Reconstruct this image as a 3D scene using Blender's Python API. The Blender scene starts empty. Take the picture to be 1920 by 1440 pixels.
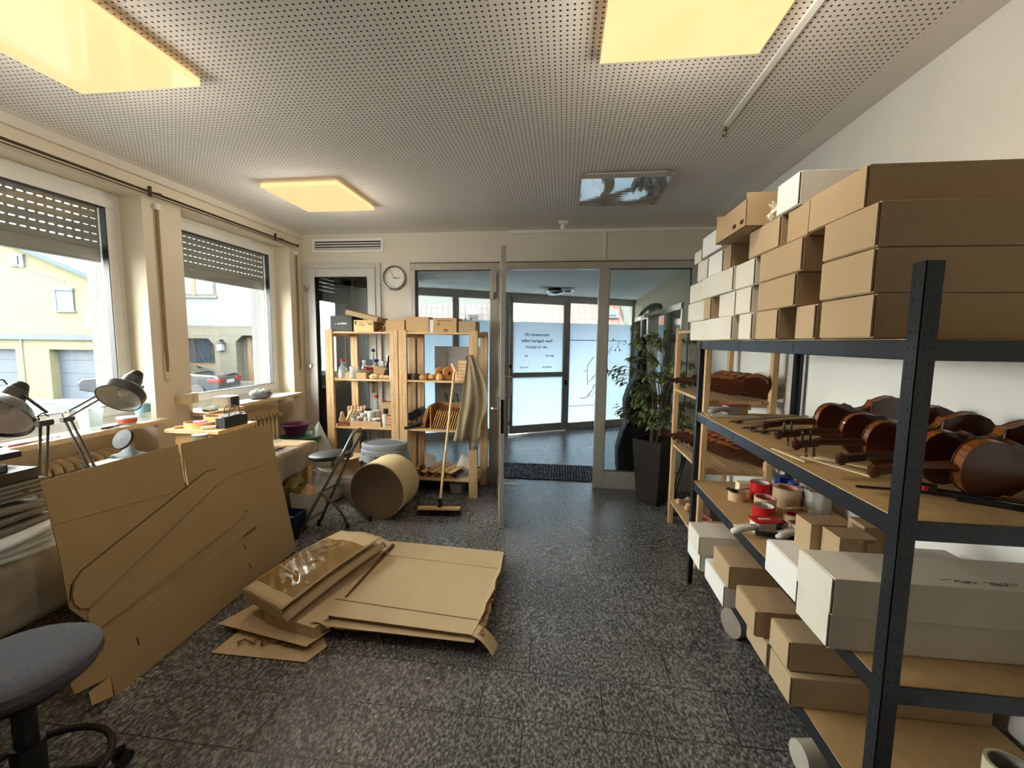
import bpy, bmesh, math, random
from mathutils import Vector, Matrix, Euler
S = bpy.context.scene
C = S.collection
PI = math.pi
random.seed(7)
# ------------------------------------------------------------------ camera, sky, exposure
CAM = Vector((0, 0, 1.575))
YAW, PITCH, ROLL, FPX = .1182, .0993, .0113, 803.0
_f = Vector((-math.sin(YAW) * math.cos(PITCH), math.cos(YAW) * math.cos(PITCH), -math.sin(PITCH)))
_r0 = Vector((math.cos(YAW), math.sin(YAW), 0)); _u0 = _r0.cross(_f)
_r = math.cos(ROLL) * _r0 + math.sin(ROLL) * _u0; _u = _r.cross(_f)
cd = bpy.data.cameras.new('camera'); cam = bpy.data.objects.new('camera', cd); C.objects.link(cam)
cam.matrix_world = Matrix(((_r.x, _u.x, -_f.x, CAM.x), (_r.y, _u.y, -_f.y, CAM.y), (_r.z, _u.z, -_f.z, CAM.z), (0, 0, 0, 1)))
cd.sensor_width = 36; cd.lens = FPX / 1920 * 36; cd.clip_start = .02; cd.clip_end = 200
S.camera = cam
S.view_settings.view_transform = 'Standard'; S.view_settings.look = 'None'
S.view_settings.gamma = 1; S.view_settings.use_curve_mapping = False
S.view_settings.exposure = 0.18
SKY = 26.0
LAMP = 1.32
PANEL_FILL = 15.0
w = bpy.data.worlds.new('sky'); S.world = w; w.use_nodes = True
_bg = w.node_tree.nodes['Background']
_tc = w.node_tree.nodes.new('ShaderNodeTexCoord'); _sp = w.node_tree.nodes.new('ShaderNodeSeparateXYZ')
_cr = w.node_tree.nodes.new('ShaderNodeValToRGB')
w.node_tree.links.new(_tc.outputs['Generated'], _sp.inputs[0]); w.node_tree.links.new(_sp.outputs['Z'], _cr.inputs[0])
_cr.color_ramp.elements[0].color = (1, .97, .92, 1); _cr.color_ramp.elements[1].color = (.96, .96, .95, 1)
w.node_tree.links.new(_cr.outputs[0], _bg.inputs[0]); _bg.inputs[1].default_value = SKY
S.cycles.use_denoising = True
S.cycles.max_bounces = 10; S.cycles.diffuse_bounces = 6; S.cycles.glossy_bounces = 4; S.cycles.transparent_max_bounces = 16
S.cycles.sample_clamp_indirect = 6
# ------------------------------------------------------------------ materials
def lin(h):
    h = h.lstrip('#'); o = []
    for i in (0, 2, 4):
        v = int(h[i:i + 2], 16) / 255
        o.append(v / 12.92 if v <= .04045 else ((v + .055) / 1.055) ** 2.4)
    return tuple(o) + (1,)
MC = {}
class NT:
    def __init__(s, name):
        s.m = bpy.data.materials.new(name); s.m.use_nodes = True; s.t = s.m.node_tree
        s.b = s.t.nodes['Principled BSDF']; s.out = s.t.nodes['Material Output']
    def n(s, k, **kw):
        x = s.t.nodes.new('ShaderNode' + k)
        for a, v in kw.items():
            if hasattr(x, a) and not (a in x.inputs.keys()): setattr(x, a, v)
            else: x.inputs[a].default_value = v
        return x
    def l(s, a, b): s.t.links.new(a, b)
    def math(s, op, a, b=None):
        x = s.n('Math'); x.operation = op
        for i, v in enumerate((a, b)):
            if v is None: continue
            if isinstance(v, (int, float)): x.inputs[i].default_value = v
            else: s.l(v, x.inputs[i])
        return x.outputs[0]
    def mix(s, f, a, b):
        x = s.n('MixRGB')
        for i, v in enumerate((f, a, b)):
            if isinstance(v, (int, float)): x.inputs[i].default_value = v if i == 0 else (v, v, v, 1)
            elif isinstance(v, tuple): x.inputs[i].default_value = v
            else: s.l(v, x.inputs[i])
        return x.outputs[0]
    def bump(s, h, st=.3, d=.01):
        x = s.n('Bump'); x.inputs['Strength'].default_value = st; x.inputs['Distance'].default_value = d
        s.l(h, x.inputs['Height']); s.l(x.outputs[0], s.b.inputs['Normal'])
def scl(c, k): return (min(1, c[0] * k), min(1, c[1] * k), min(1, c[2] * k), 1)
def mat(name, c, r=.6, metal=0, var=.08, sc=10, bump=0, stretch=None, coat=0, spec=.5, det=4):
    if name in MC: return MC[name]
    q = NT(name); c = lin(c) if isinstance(c, str) else tuple(c) + (1,)
    tc = q.n('TexCoord'); mp = q.n('Mapping'); q.l(tc.outputs['Object'], mp.inputs[0])
    if stretch: mp.inputs['Scale'].default_value = stretch
    no = q.n('TexNoise'); no.inputs['Scale'].default_value = sc; no.inputs['Detail'].default_value = det; q.l(mp.outputs[0], no.inputs[0])
    rp = q.n('ValToRGB'); rp.color_ramp.elements[0].position = .3; rp.color_ramp.elements[1].position = .7
    rp.color_ramp.elements[0].color = scl(c, 1 - var); rp.color_ramp.elements[1].color = scl(c, 1 + var)
    q.l(no.outputs[0], rp.inputs[0]); q.l(rp.outputs[0], q.b.inputs['Base Color'])
    q.b.inputs['Roughness'].default_value = r; q.b.inputs['Metallic'].default_value = metal
    q.b.inputs['Specular IOR Level'].default_value = spec
    if coat: q.b.inputs['Coat Weight'].default_value = coat; q.b.inputs['Coat Roughness'].default_value = .08
    if bump: q.bump(no.outputs[0], bump)
    MC[name] = q.m; return q.m
def wood(name, c1, c2, axis=0, r=.55, knots=True, sc=9, coat=0):
    if name in MC: return MC[name]
    q = NT(name); tc = q.n('TexCoord'); mp = q.n('Mapping'); q.l(tc.outputs['Object'], mp.inputs[0])
    s = [1, 1, 1]; s[axis] = .07; mp.inputs['Scale'].default_value = s
    no = q.n('TexNoise'); no.inputs['Scale'].default_value = sc * 6; no.inputs['Detail'].default_value = 3; q.l(mp.outputs[0], no.inputs[0])
    rp = q.n('ValToRGB'); rp.color_ramp.elements[0].position = .32; rp.color_ramp.elements[1].position = .68
    rp.color_ramp.elements[0].color = lin(c2); rp.color_ramp.elements[1].color = lin(c1)
    q.l(no.outputs[0], rp.inputs[0]); col = rp.outputs[0]
    if knots:
        mp2 = q.n('Mapping'); q.l(tc.outputs['Object'], mp2.inputs[0]); s2 = [1, 1, 1]; s2[axis] = .55; mp2.inputs['Scale'].default_value = s2
        vo = q.n('TexVoronoi'); vo.inputs['Scale'].default_value = 7; q.l(mp2.outputs[0], vo.inputs[0])
        k = q.math('LESS_THAN', vo.outputs[0], .085)
        d = scl(lin(c2), .45); col = q.mix(k, col, d)
    q.l(col, q.b.inputs['Base Color']); q.b.inputs['Roughness'].default_value = r
    if coat: q.b.inputs['Coat Weight'].default_value = coat
    q.bump(no.outputs[0], .08, .004)
    MC[name] = q.m; return q.m
def glass(name, tint=(.93, .96, .95), ior=1.45, rough=0.0, gl=(1, 1, 1)):
    if name in MC: return MC[name]
    q = NT(name); tr = q.n('BsdfTransparent'); tr.inputs[0].default_value = tint + (1,)
    g = q.n('BsdfGlossy'); g.inputs['Roughness'].default_value = rough; g.inputs[0].default_value = gl + (1,)
    f = q.n('Fresnel'); mx = q.n('MixShader'); ge = q.n('NewGeometry')
    q.l(q.math('ADD', q.math('MULTIPLY', ge.outputs['Backfacing'], 1 / ior - ior), ior), f.inputs[0])
    q.l(f.outputs[0], mx.inputs[0]); q.l(tr.outputs[0], mx.inputs[1]); q.l(g.outputs[0], mx.inputs[2]); q.l(mx.outputs[0], q.out.inputs[0])
    MC[name] = q.m; return q.m
def film(name, col=(.48, .55, .62), fac=1.0):
    if name in MC: return MC[name]
    q = NT(name); tr = q.n('BsdfTranslucent'); tr.inputs[0].default_value = col + (1,)
    t = q.n('BsdfTransparent'); mx = q.n('MixShader'); mx.inputs[0].default_value = 1 - fac
    q.l(tr.outputs[0], mx.inputs[1]); q.l(t.outputs[0], mx.inputs[2]); q.l(mx.outputs[0], q.out.inputs[0])
    MC[name] = q.m; return q.m
def emit(name, col, st):
    if name in MC: return MC[name]
    q = NT(name); e = q.n('Emission'); e.inputs[0].default_value = col + (1,); e.inputs[1].default_value = st
    q.l(e.outputs[0], q.out.inputs[0]); MC[name] = q.m; return q.m
def plastic_clear(name, tint=(.9, .95, .97)):
    if name in MC: return MC[name]
    q = NT(name); t = q.n('BsdfTransparent'); t.inputs[0].default_value = tint + (1,)
    g = q.n('BsdfPrincipled'); g.inputs['Base Color'].default_value = (.75, .8, .82, 1); g.inputs['Roughness'].default_value = .12
    mx = q.n('MixShader'); mx.inputs[0].default_value = .35
    q.l(t.outputs[0], mx.inputs[1]); q.l(q.b.outputs[0], mx.inputs[2]); q.b.inputs['Base Color'].default_value = (.7, .76, .78, 1); q.b.inputs['Roughness'].default_value = .12
    q.l(mx.outputs[0], q.out.inputs[0]); MC[name] = q.m; return q.m
def m_ceiling():
    q = NT('perforated_board'); tc = q.n('TexCoord')
    v = q.n('VectorMath'); v.operation = 'MULTIPLY'; v.inputs[1].default_value = (40, 40, 0); q.l(tc.outputs['Object'], v.inputs[0])
    f = q.n('VectorMath'); f.operation = 'FRACTION'; q.l(v.outputs[0], f.inputs[0])
    d = q.n('VectorMath'); d.operation = 'SUBTRACT'; d.inputs[1].default_value = (.5, .5, 0); q.l(f.outputs[0], d.inputs[0])
    ln = q.n('VectorMath'); ln.operation = 'LENGTH'; q.l(d.outputs[0], ln.inputs[0])
    h = q.math('LESS_THAN', ln.outputs['Value'], .185)
    sp = q.n('SeparateXYZ'); q.l(tc.outputs['Object'], sp.inputs[0])
    h = q.math('MULTIPLY', h, q.math('LESS_THAN', sp.outputs[0], 1.31)); h = q.math('MULTIPLY', h, q.math('GREATER_THAN', sp.outputs[0], -2.86))
    h = q.math('MULTIPLY', h, q.math('LESS_THAN', sp.outputs[1], 4.47))
    no = q.n('TexNoise'); no.inputs['Scale'].default_value = 1.4; no.inputs['Detail'].default_value = 5; q.l(tc.outputs['Object'], no.inputs[0])
    base = q.mix(no.outputs[0], lin('#d2ccc4'), lin('#e2dcd3'))
    jo = q.math('LESS_THAN', q.math('FRACT', q.math('DIVIDE', q.math('ADD', sp.outputs[0], 4.05), 1.2)), .0022)
    base = q.mix(q.math('MULTIPLY', jo, .35), base, lin('#8c867f'))
    q.l(q.mix(h, base, lin('#2e2a27')), q.b.inputs['Base Color']); q.b.inputs['Roughness'].default_value = .85
    q.bump(q.math('SUBTRACT', 1.0, h), .5, .006)
    return q.m
def m_floor():
    q = NT('speckled_stone_slabs'); tc = q.n('TexCoord')
    mp = q.n('Mapping'); q.l(tc.outputs['Object'], mp.inputs[0]); mp.inputs['Location'].default_value = (.13, -4.283, 0)
    b = q.n('TexBrick'); q.l(mp.outputs[0], b.inputs[0]); b.inputs['Scale'].default_value = 1; b.inputs['Brick Width'].default_value = .53
    b.inputs['Row Height'].default_value = .265; b.inputs['Mortar Size'].default_value = .0035; b.inputs['Mortar Smooth'].default_value = .3
    b.offset = .37; b.offset_frequency = 2; b.squash = 1.25; b.squash_frequency = 3
    b.inputs['Color1'].default_value = (.3, .3, .3, 1); b.inputs['Color2'].default_value = (.7, .7, .7, 1); b.inputs['Mortar'].default_value = (.5, .5, .5, 1)
    m2 = q.n('Mapping'); q.l(tc.outputs['Object'], m2.inputs[0]); m2.inputs['Rotation'].default_value = (0, 0, .75); m2.inputs['Scale'].default_value = (1, .6, 1)
    # each slab turned its own way
    no = q.n('TexNoise'); no.noise_dimensions = '4D'; no.inputs['Scale'].default_value = 85; no.inputs['Detail'].default_value = 4; no.inputs['Roughness'].default_value = .75; q.l(m2.outputs[0], no.inputs['Vector'])
    sb = q.n('SeparateColor'); q.l(b.outputs['Color'], sb.inputs[0]); q.l(q.math('MULTIPLY', sb.outputs[0], 37.0), no.inputs['W'])
    n2 = q.n('TexNoise'); n2.inputs['Scale'].default_value = 2.2; n2.inputs['Detail'].default_value = 6; q.l(tc.outputs['Object'], n2.inputs[0])
    rp = q.n('ValToRGB'); e = rp.color_ramp.elements; e[0].position = .38; e[0].color = lin('#353535'); e[1].position = .70; e[1].color = lin('#c9c7c2')
    e2 = e.new(.52); e2.color = lin('#686766')
    q.l(no.outputs[0], rp.inputs[0])
    c = q.mix(.5, rp.outputs[0], b.outputs['Color']); 
    hs = q.n('MixRGB'); hs.blend_type = 'MULTIPLY'; hs.inputs[0].default_value = .28; q.l(rp.outputs[0], hs.inputs[1]); q.l(b.outputs['Color'], hs.inputs[2])
    ms = q.n('MixRGB'); ms.blend_type = 'OVERLAY'; ms.inputs[0].default_value = .5; q.l(hs.outputs[0], ms.inputs[1]); q.l(n2.outputs[0], ms.inputs[2])
    col = q.mix(q.math('MULTIPLY', b.outputs['Fac'], .8), ms.outputs[0], lin('#1d1c1b'))
    q.l(col, q.b.inputs['Base Color'])
    rr = q.n('MapRange'); q.l(no.outputs[0], rr.inputs[0]); rr.inputs[3].default_value = .17; rr.inputs[4].default_value = .38; q.b.inputs['Specular IOR Level'].default_value = .8; q.l(rr.outputs[0], q.b.inputs['Roughness'])
    hh = q.math('SUBTRACT', q.math('MULTIPLY', no.outputs[0], .5), b.outputs['Fac']); q.bump(hh, .25, .004)
    return q.m
def m_tiles(name, c1, c2):
    q = NT(name); tc = q.n('TexCoord'); b = q.n('TexBrick'); q.l(tc.outputs['UV'], b.inputs[0]); b.inputs['Scale'].default_value = 1
    b.inputs['Brick Width'].default_value = .24; b.inputs['Row Height'].default_value = .38; b.inputs['Mortar Size'].default_value = .04
    b.inputs['Color1'].default_value = lin(c1); b.inputs['Color2'].default_value = lin(c2); b.inputs['Mortar'].default_value = scl(lin(c2), .45)
    b.offset = 0.0
    q.l(b.outputs[0], q.b.inputs['Base Color']); q.b.inputs['Roughness'].default_value = .8; return q.m
def m_mesh_brick(name, c1, c2, mo, bw, rh, ms=.01, off=.5):
    q = NT(name); tc = q.n('TexCoord'); sp = q.n('SeparateXYZ'); cb = q.n('CombineXYZ'); q.l(tc.outputs['Object'], sp.inputs[0])
    q.l(sp.outputs[0], cb.inputs[0]); q.l(sp.outputs[2], cb.inputs[1]); b = q.n('TexBrick'); q.l(cb.outputs[0], b.inputs[0]); b.inputs['Scale'].default_value = 1
    b.inputs['Brick Width'].default_value = bw; b.inputs['Row Height'].default_value = rh; b.inputs['Mortar Size'].default_value = ms; b.offset = off
    b.inputs['Color1'].default_value = lin(c1); b.inputs['Color2'].default_value = lin(c2); b.inputs['Mortar'].default_value = lin(mo)
    q.l(b.outputs[0], q.b.inputs['Base Color']); q.b.inputs['Roughness'].default_value = .85; return q.m
def m_card(name, c, edge=False, tape=False):
    if name in MC: return MC[name]
    q = NT(name); c = lin(c); tc = q.n('TexCoord'); no = q.n('TexNoise'); no.inputs['Scale'].default_value = 5; no.inputs['Detail'].default_value = 8; q.l(tc.outputs['Object'], no.inputs[0])
    n2 = q.n('TexNoise'); n2.inputs['Scale'].default_value = 160; n2.inputs['Detail'].default_value = 2; q.l(tc.outputs['Object'], n2.inputs[0])
    a = q.mix(no.outputs[0], scl(c, .88), scl(c, 1.1)); a = q.mix(q.math('MULTIPLY', n2.outputs[0], .25), a, scl(c, .72))
    wv = q.n('TexWave'); wv.inputs['Scale'].default_value = 45; wv.inputs['Distortion'].default_value = .4; q.l(tc.outputs['Object'], wv.inputs[0])
    q.l(a, q.b.inputs['Base Color']); q.b.inputs['Roughness'].default_value = .78; q.b.inputs['Specular IOR Level'].default_value = .25
    q.bump(wv.outputs['Fac'], .05, .002)
    MC[name] = q.m; return q.m
def m_violin(name, c1, c2):
    if name in MC: return MC[name]
    q = NT(name); tc = q.n('TexCoord'); mp = q.n('Mapping'); q.l(tc.outputs['Object'], mp.inputs[0]); mp.inputs['Scale'].default_value = (.35, 3.2, 1)
    wv = q.n('TexWave'); wv.bands_direction = 'X'; wv.inputs['Scale'].default_value = 60; wv.inputs['Distortion'].default_value = 3; wv.inputs['Detail'].default_value = 2; q.l(mp.outputs[0], wv.inputs[0])
    no = q.n('TexNoise'); no.inputs['Scale'].default_value = 7; no.inputs['Detail'].default_value = 3; q.l(tc.outputs['Object'], no.inputs[0])
    a = q.mix(no.outputs[0], lin(c1), lin(c2)); a = q.mix(q.math('MULTIPLY', wv.outputs['Fac'], .22), a, scl(lin(c2), 1.5))
    q.l(a, q.b.inputs['Base Color']); q.b.inputs['Roughness'].default_value = .28; q.b.inputs['Coat Weight'].default_value = .45; q.b.inputs['Coat Roughness'].default_value = .15
    MC[name] = q.m; return q.m
# ------------------------------------------------------------------ mesh helpers
def basis(d):
    d = Vector(d).normalized(); a = Vector((0, 0, 1)) if abs(d.z) < .95 else Vector((1, 0, 0))
    x = d.cross(a).normalized(); return x, d.cross(x).normalized(), d
class M:
    def __init__(s): s.v = []; s.f = []; s.mi = []; s.uv = None
    def add(s, vs, fs, mi=0, T=None):
        o = len(s.v); s.v += [(T @ Vector(v)) if T else Vector(v) for v in vs]; s.f += [[i + o for i in f] for f in fs]; s.mi += [mi] * len(fs); return s
    def box(s, x0, x1, y0, y1, z0, z1, mi=0, T=None):
        v = [(x, y, z) for z in (z0, z1) for y in (y0, y1) for x in (x0, x1)]
        return s.add(v, [[0, 2, 3, 1], [4, 5, 7, 6], [0, 1, 5, 4], [2, 6, 7, 3], [0, 4, 6, 2], [1, 3, 7, 5]], mi, T)
    def bar(s, p, q, a, b, up=(0, 0, 1), mi=0):
        p, q, up = Vector(p), Vector(q), Vector(up); d = (q - p).normalized()
        x = d.cross(up).normalized() if d.cross(up).length > 1e-4 else Vector((1, 0, 0)); y = x.cross(d).normalized(); v = []
        for c in (p, q):
            for sx, sy in ((-1, -1), (1, -1), (1, 1), (-1, 1)): v.append(c + x * sx * a / 2 + y * sy * b / 2)
        return s.add(v, [[0, 1, 2, 3], [7, 6, 5, 4], [0, 4, 5, 1], [1, 5, 6, 2], [2, 6, 7, 3], [3, 7, 4, 0]], mi)
    def tube(s, pts, r, n=8, mi=0, cap=True, closed=False):
        pts = [Vector(p) for p in pts]; m = len(pts); rs = r if isinstance(r, (list, tuple)) else [r] * m
        v = []; x = None
        for i, p in enumerate(pts):
            if closed: t = pts[(i + 1) % m] - pts[i - 1]
            else: t = pts[min(i + 1, m - 1)] - pts[max(i - 1, 0)]
            t.normalize()
            if x is None: x = basis(t)[0]
            else: x = (x - t * x.dot(t)); x = x.normalized() if x.length > 1e-5 else basis(t)[0]
            y = t.cross(x)
            for k in range(n):
                a = 2 * PI * k / n; v.append(p + (x * math.cos(a) + y * math.sin(a)) * rs[i])
        f = []
        for i in range(m if closed else m - 1):
            j = (i + 1) % m
            for k in range(n): f.append([i * n + k, i * n + (k + 1) % n, j * n + (k + 1) % n, j * n + k])
        if cap and not closed: f += [list(range(n))[::-1], [(m - 1) * n + k for k in range(n)]]
        return s.add(v, f, mi)
    def lathe(s, prof, n=24, T=None, mi=0, sx=1, sy=1, cap=True):
        v = []; f = []
        for (r, z) in prof:
            for k in range(n): a = 2 * PI * k / n; v.append((r * math.cos(a) * sx, r * math.sin(a) * sy, z))
        for i in range(len(prof) - 1):
            for k in range(n): f.append([i * n + k, i * n + (k + 1) % n, (i + 1) * n + (k + 1) % n, (i + 1) * n + k])
        if prof[0][0] < 1e-6 or prof[-1][0] < 1e-6: cap = False
        if cap and prof[0][0] > 1e-6: f.append(list(range(n))[::-1])
        if cap and prof[-1][0] > 1e-6: f.append([(len(prof) - 1) * n + k for k in range(n)])
        return s.add(v, f, mi, T)
    def prism(s, poly, h0, h1, T=None, mi=0):
        n = len(poly); v = [(x, y, h0) for x, y in poly] + [(x, y, h1) for x, y in poly]
        return s.add(v, [list(range(n))[::-1], list(range(n, 2 * n))] + [[i, (i + 1) % n, (i + 1) % n + n, i + n] for i in range(n)], mi, T)
    def cyl(s, p, q, r, n=20, r2=None, mi=0):
        return s.tube([p, q], [r, r if r2 is None else r2], n, mi)
    def grid(s, fn, nu, nv, mi=0, th=0):
        v = [Vector(fn(i / nu, j / nv)) for j in range(nv + 1) for i in range(nu + 1)]
        f = [[j * (nu + 1) + i, j * (nu + 1) + i + 1, (j + 1) * (nu + 1) + i + 1, (j + 1) * (nu + 1) + i] for j in range(nv) for i in range(nu)]
        return s.add(v, f, mi)
    def ob(s, name, mats, parent=None, smooth=False, bevel=0, origin=None, solid=0, world=True, sub=0):
        """one mesh object. Top level: origin at the base of the mesh. With a parent: vertices in world space unless world=False."""
        if not isinstance(mats, (list, tuple)): mats = [mats]
        vs = s.v
        if parent is None:
            if origin is None:
                xs = [v.x for v in vs]; ys = [v.y for v in vs]; zs = [v.z for v in vs]
                origin = Vector(((min(xs) + max(xs)) / 2, (min(ys) + max(ys)) / 2, min(zs)))
            origin = Vector(origin); vs = [v - origin for v in vs]
        elif world:
            p = parent; off = Vector((0, 0, 0))
            while p: off += p.location; p = p.parent
            vs = [v - off for v in vs]
        me = bpy.data.meshes.new(name); me.from_pydata([tuple(v) for v in vs], [], s.f)
        for m in mats: me.materials.append(m)
        for p, i in zip(me.polygons, s.mi): p.material_index = i; p.use_smooth = bool(smooth)
        me.update(); bm = bmesh.new(); bm.from_mesh(me); bmesh.ops.recalc_face_normals(bm, faces=bm.faces); bm.to_mesh(me); bm.free()
        o = bpy.data.objects.new(name, me); C.objects.link(o)
        if parent: o.parent = parent
        else: o.location = origin
        if solid: x = o.modifiers.new('thick', 'SOLIDIFY'); x.thickness = solid; x.offset = 0
        if sub: x = o.modifiers.new('sub', 'SUBSURF'); x.levels = sub; x.render_levels = sub
        if bevel:
            x = o.modifiers.new('bevel', 'BEVEL'); x.width = bevel; x.segments = 2; x.limit_method = 'ANGLE'; x.angle_limit = .7
        if smooth == 'auto' or (smooth and smooth is not True):
            a = smooth if isinstance(smooth, float) else .6
            bm = bmesh.new(); bm.from_mesh(me)
            for e in bm.edges:
                if len(e.link_faces) == 2 and e.calc_face_angle(0) > a: e.smooth = False
            bm.to_mesh(me); bm.free()
        return o
def thing(name, label, cat, loc=(0, 0, 0), rz=0, group=None):
    o = bpy.data.objects.new(name, None); C.objects.link(o); o.empty_display_size = .05
    o.location = loc; o.rotation_euler = (0, 0, rz); return tag(o, label, cat, group)
def tag(o, label, cat, group=None, kind=None):
    o['label'] = label; o['category'] = cat
    if group: o['group'] = group
    if kind: o['kind'] = kind
    return o
def struct(o): o['kind'] = 'structure'; return o
def sempty(name, loc=(0, 0, 0)):
    o = bpy.data.objects.new(name, None); C.objects.link(o); o.location = loc; o.empty_display_size = .05; return struct(o)
def dup(root, label, loc, rot=None, group=None):
    r = root.copy(); C.objects.link(r); r.location = loc; r['label'] = label
    if rot is not None: r.rotation_euler = rot
    if group: r['group'] = group
    for ch in list(root.children):
        c = ch.copy(); C.objects.link(c); c.parent = r
        for g in list(ch.children):
            d = g.copy(); C.objects.link(d); d.parent = c
    return r
def text(name, s, size, parent, loc, rot, m, mirror=False, th=.0006, align='CENTER'):
    cu = bpy.data.curves.new(name, 'FONT'); cu.body = s; cu.size = size; cu.align_x = align; cu.align_y = 'CENTER'; cu.extrude = th; cu.offset = size * .018
    t = bpy.data.objects.new(name, cu); C.objects.link(t); bpy.context.view_layer.update()
    me = bpy.data.meshes.new_from_object(t.evaluated_get(bpy.context.evaluated_depsgraph_get())); bpy.data.objects.remove(t)
    if mirror:
        for v in me.vertices: v.co.x = -v.co.x
    me.materials.clear(); me.materials.append(m); me.name = name
    o = bpy.data.objects.new(name, me); C.objects.link(o); o.parent = parent; o.location = loc; o.rotation_euler = rot; return o
def rbox(x0, x1, y0, y1, r, n=4):
    o = []
    for cx, cy, a in ((x1 - r, y1 - r, 0), (x0 + r, y1 - r, PI / 2), (x0 + r, y0 + r, PI), (x1 - r, y0 + r, 1.5 * PI)):
        for i in range(n + 1): o.append((cx + r * math.cos(a + i * PI / 2 / n), cy + r * math.sin(a + i * PI / 2 / n)))
    return o
# ------------------------------------------------------------------ palette
WALL = mat('wall_plaster', '#cfc8ba', .9, var=.03, sc=3, bump=.12, det=8)
WALLC = mat('lamp_tinted_plaster', '#d3c8b2', .9, var=.03, sc=3, bump=.12, det=8)  # left wall: warm lamp tint put into the plaster colour
WALLR = mat('white_plaster', '#dcdad2', .9, var=.03, sc=3, bump=.12, det=8)
WHITEW = mat('white_window_plastic', '#dfddd6', .35, var=.02)
ALU = mat('brushed_aluminium', '#b0aaa0', .38, .35, var=.06, sc=30, stretch=(1, 1, .05))
ALUD = mat('grey_metal', '#77716a', .35, .9, var=.05)
CHROME = mat('chrome', '#c9c9c9', .12, 1, var=.02)
BLACK = mat('black_plastic', '#141414', .45, var=.1)
DARKM = mat('black_metal', '#26282b', .35, .5, var=.1)
GLASS = glass('window_glass')
PINE = wood('pine_x', '#d8ba90', '#c29a68', 0); PINEY = wood('pine_y', '#d8ba90', '#c29a68', 1); PINEZ = wood('pine_z', '#d6b588', '#bd9360', 2)
DOORF = mat('grey_white_frame', '#b9b6af', .45, var=.02)
FILM = film('frosted_film')
CEIL = m_ceiling(); FLOOR = m_floor()
XL, XR, YF, ZC = -2.95, 1.47, 4.62, 2.735
YB = -2.2
# ------------------------------------------------------------------ setting
struct(M().box(-3.4, XR + .2, YB - .2, 4.78, -.2, 0).ob('floor', FLOOR, origin=(0, 0, 0)))
struct(M().box(-3.5, 1.6, 4.78, 9.0, -.2, 0).ob('floor', FLOOR, origin=(0, 0, 0)))
struct(M().box(-3.4, XR + .2, YB - .2, YF + .15, ZC, ZC + .2).ob('ceiling', CEIL, origin=(0, 0, 0)))
WIN = [(.85, 2.77), (3.08, 4.40)]
ZS, ZH = .985, 2.56
m = M(); ys = [YB - .2] + [y for w_ in WIN for y in w_] + [YF + .15]
for i in range(0, len(ys), 2): m.box(-3.42, XL, ys[i], ys[i + 1], 0, ZH)
m.box(-3.42, XL, YB - .2, YF + .15, ZH, ZC)
for a, b in WIN: m.box(-3.42, -3.15, a, b, 0, ZS - .03)
struct(m.ob('wall_left', WALLC, origin=(XL, 0, 0)))
m = M(); m.box(XR, XR + .2, YB - .2, YF + .15, 0, ZC); struct(m.ob('wall_right', WALLR, origin=(XR, 0, 0)))
m = M(); m.box(XL, XR, YB - .2, YB, 0, ZC); struct(m.ob('wall_back', WALL, origin=(0, YB, 0)))
DX0, DX1, GX0, GX1, ZG = -2.93, -2.02, -1.682, 1.345, 2.414
m = M(); m.box(XL, XR, YF, YF + .15, ZG, ZC); m.box(XL, DX0, YF, YF + .15, 0, ZG); m.box(DX1, GX0, YF, YF + .15, 0, ZG); m.box(GX1, XR, YF, YF + .15, 0, ZG)
struct(m.ob('wall_far', WALL, origin=(0, YF, 0)))
# stepped lintel ledge and vertical cable channel
struct(M().box(.385, .41, YF - .012, YF, ZG, ZC).ob('trim_1', WALLR))
struct(M().box(XL, XL + .03, YB, YF, 2.68, ZC).ob('trim_2', WALL))
struct(M().box(-.6, 1.47, YF - .02, YF, ZC - .03, ZC).ob('trim_3', WALLR))
# windows
OUTR = mat('rough_grey_render', '#5a5b59', .95, var=.15, sc=40, bump=.3)
def window(n, a, b):
    r = sempty('window_%d' % n, (-3.15, (a + b) / 2, ZS)); x0, x1 = -3.19, -3.125
    def ring(y0, y1, z0, z1, t, xa, xb):
        q = M(); q.box(xa, xb, y0, y1, z0, z0 + t); q.box(xa, xb, y0, y1, z1 - t, z1); q.box(xa, xb, y0, y0 + t, z0 + t, z1 - t); q.box(xa, xb, y1 - t, y1, z0 + t, z1 - t); return q
    ring(a, b, ZS - .0, ZH, .055, x0, x1).ob('window_frame', WHITEW, r, bevel=.004)
    s0, s1, t0, t1 = a + .045, b - .045, ZS + .045, ZH - .045
    sa = ring(s0, s1, t0, t1, .065, x0 + .012, x1 + .018).ob('sash', WHITEW, r, bevel=.005)
    g = ring(s0 + .062, s1 - .062, t0 + .062, t1 - .062, .008, -3.155, -3.112); g.ob('gasket', BLACK, sa)
    M().box(-3.150, -3.144, s0 + .06, s1 - .06, t0 + .06, t1 - .06).ob('glass_pane', GLASS, sa)
    yh = s0 + .03; zh = 1.47 if n != 2 else 1.50
    h = M().box(x1 + .018, x1 + .026, yh - .015, yh + .015, zh - .04, zh + .04)
    h.tube([(x1 + .02, yh, zh), (x1 + .055, yh, zh), (x1 + .062, yh + .01, zh + .0), (x1 + .062, yh + .015, zh - .04), (x1 + .058, yh + .01, zh - .12)], .009, 8)
    h.ob('handle', WHITEW, sa, smooth=True)
    # outside reveal and ledge
    M().box(-3.425, -3.19, b - .006, b, ZS - .02, ZH).ob('outer_reveal', OUTR, r); M().box(-3.425, -3.19, a, a + .006, ZS - .02, ZH).ob('outer_reveal', OUTR, r)
    M().box(-3.5, -3.19, a, b, ZS - .06, ZS - .02).ob('outer_ledge', OUTR, r)
for i, (a, b) in zip((1, 2), WIN): window(i, a, b)
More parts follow.
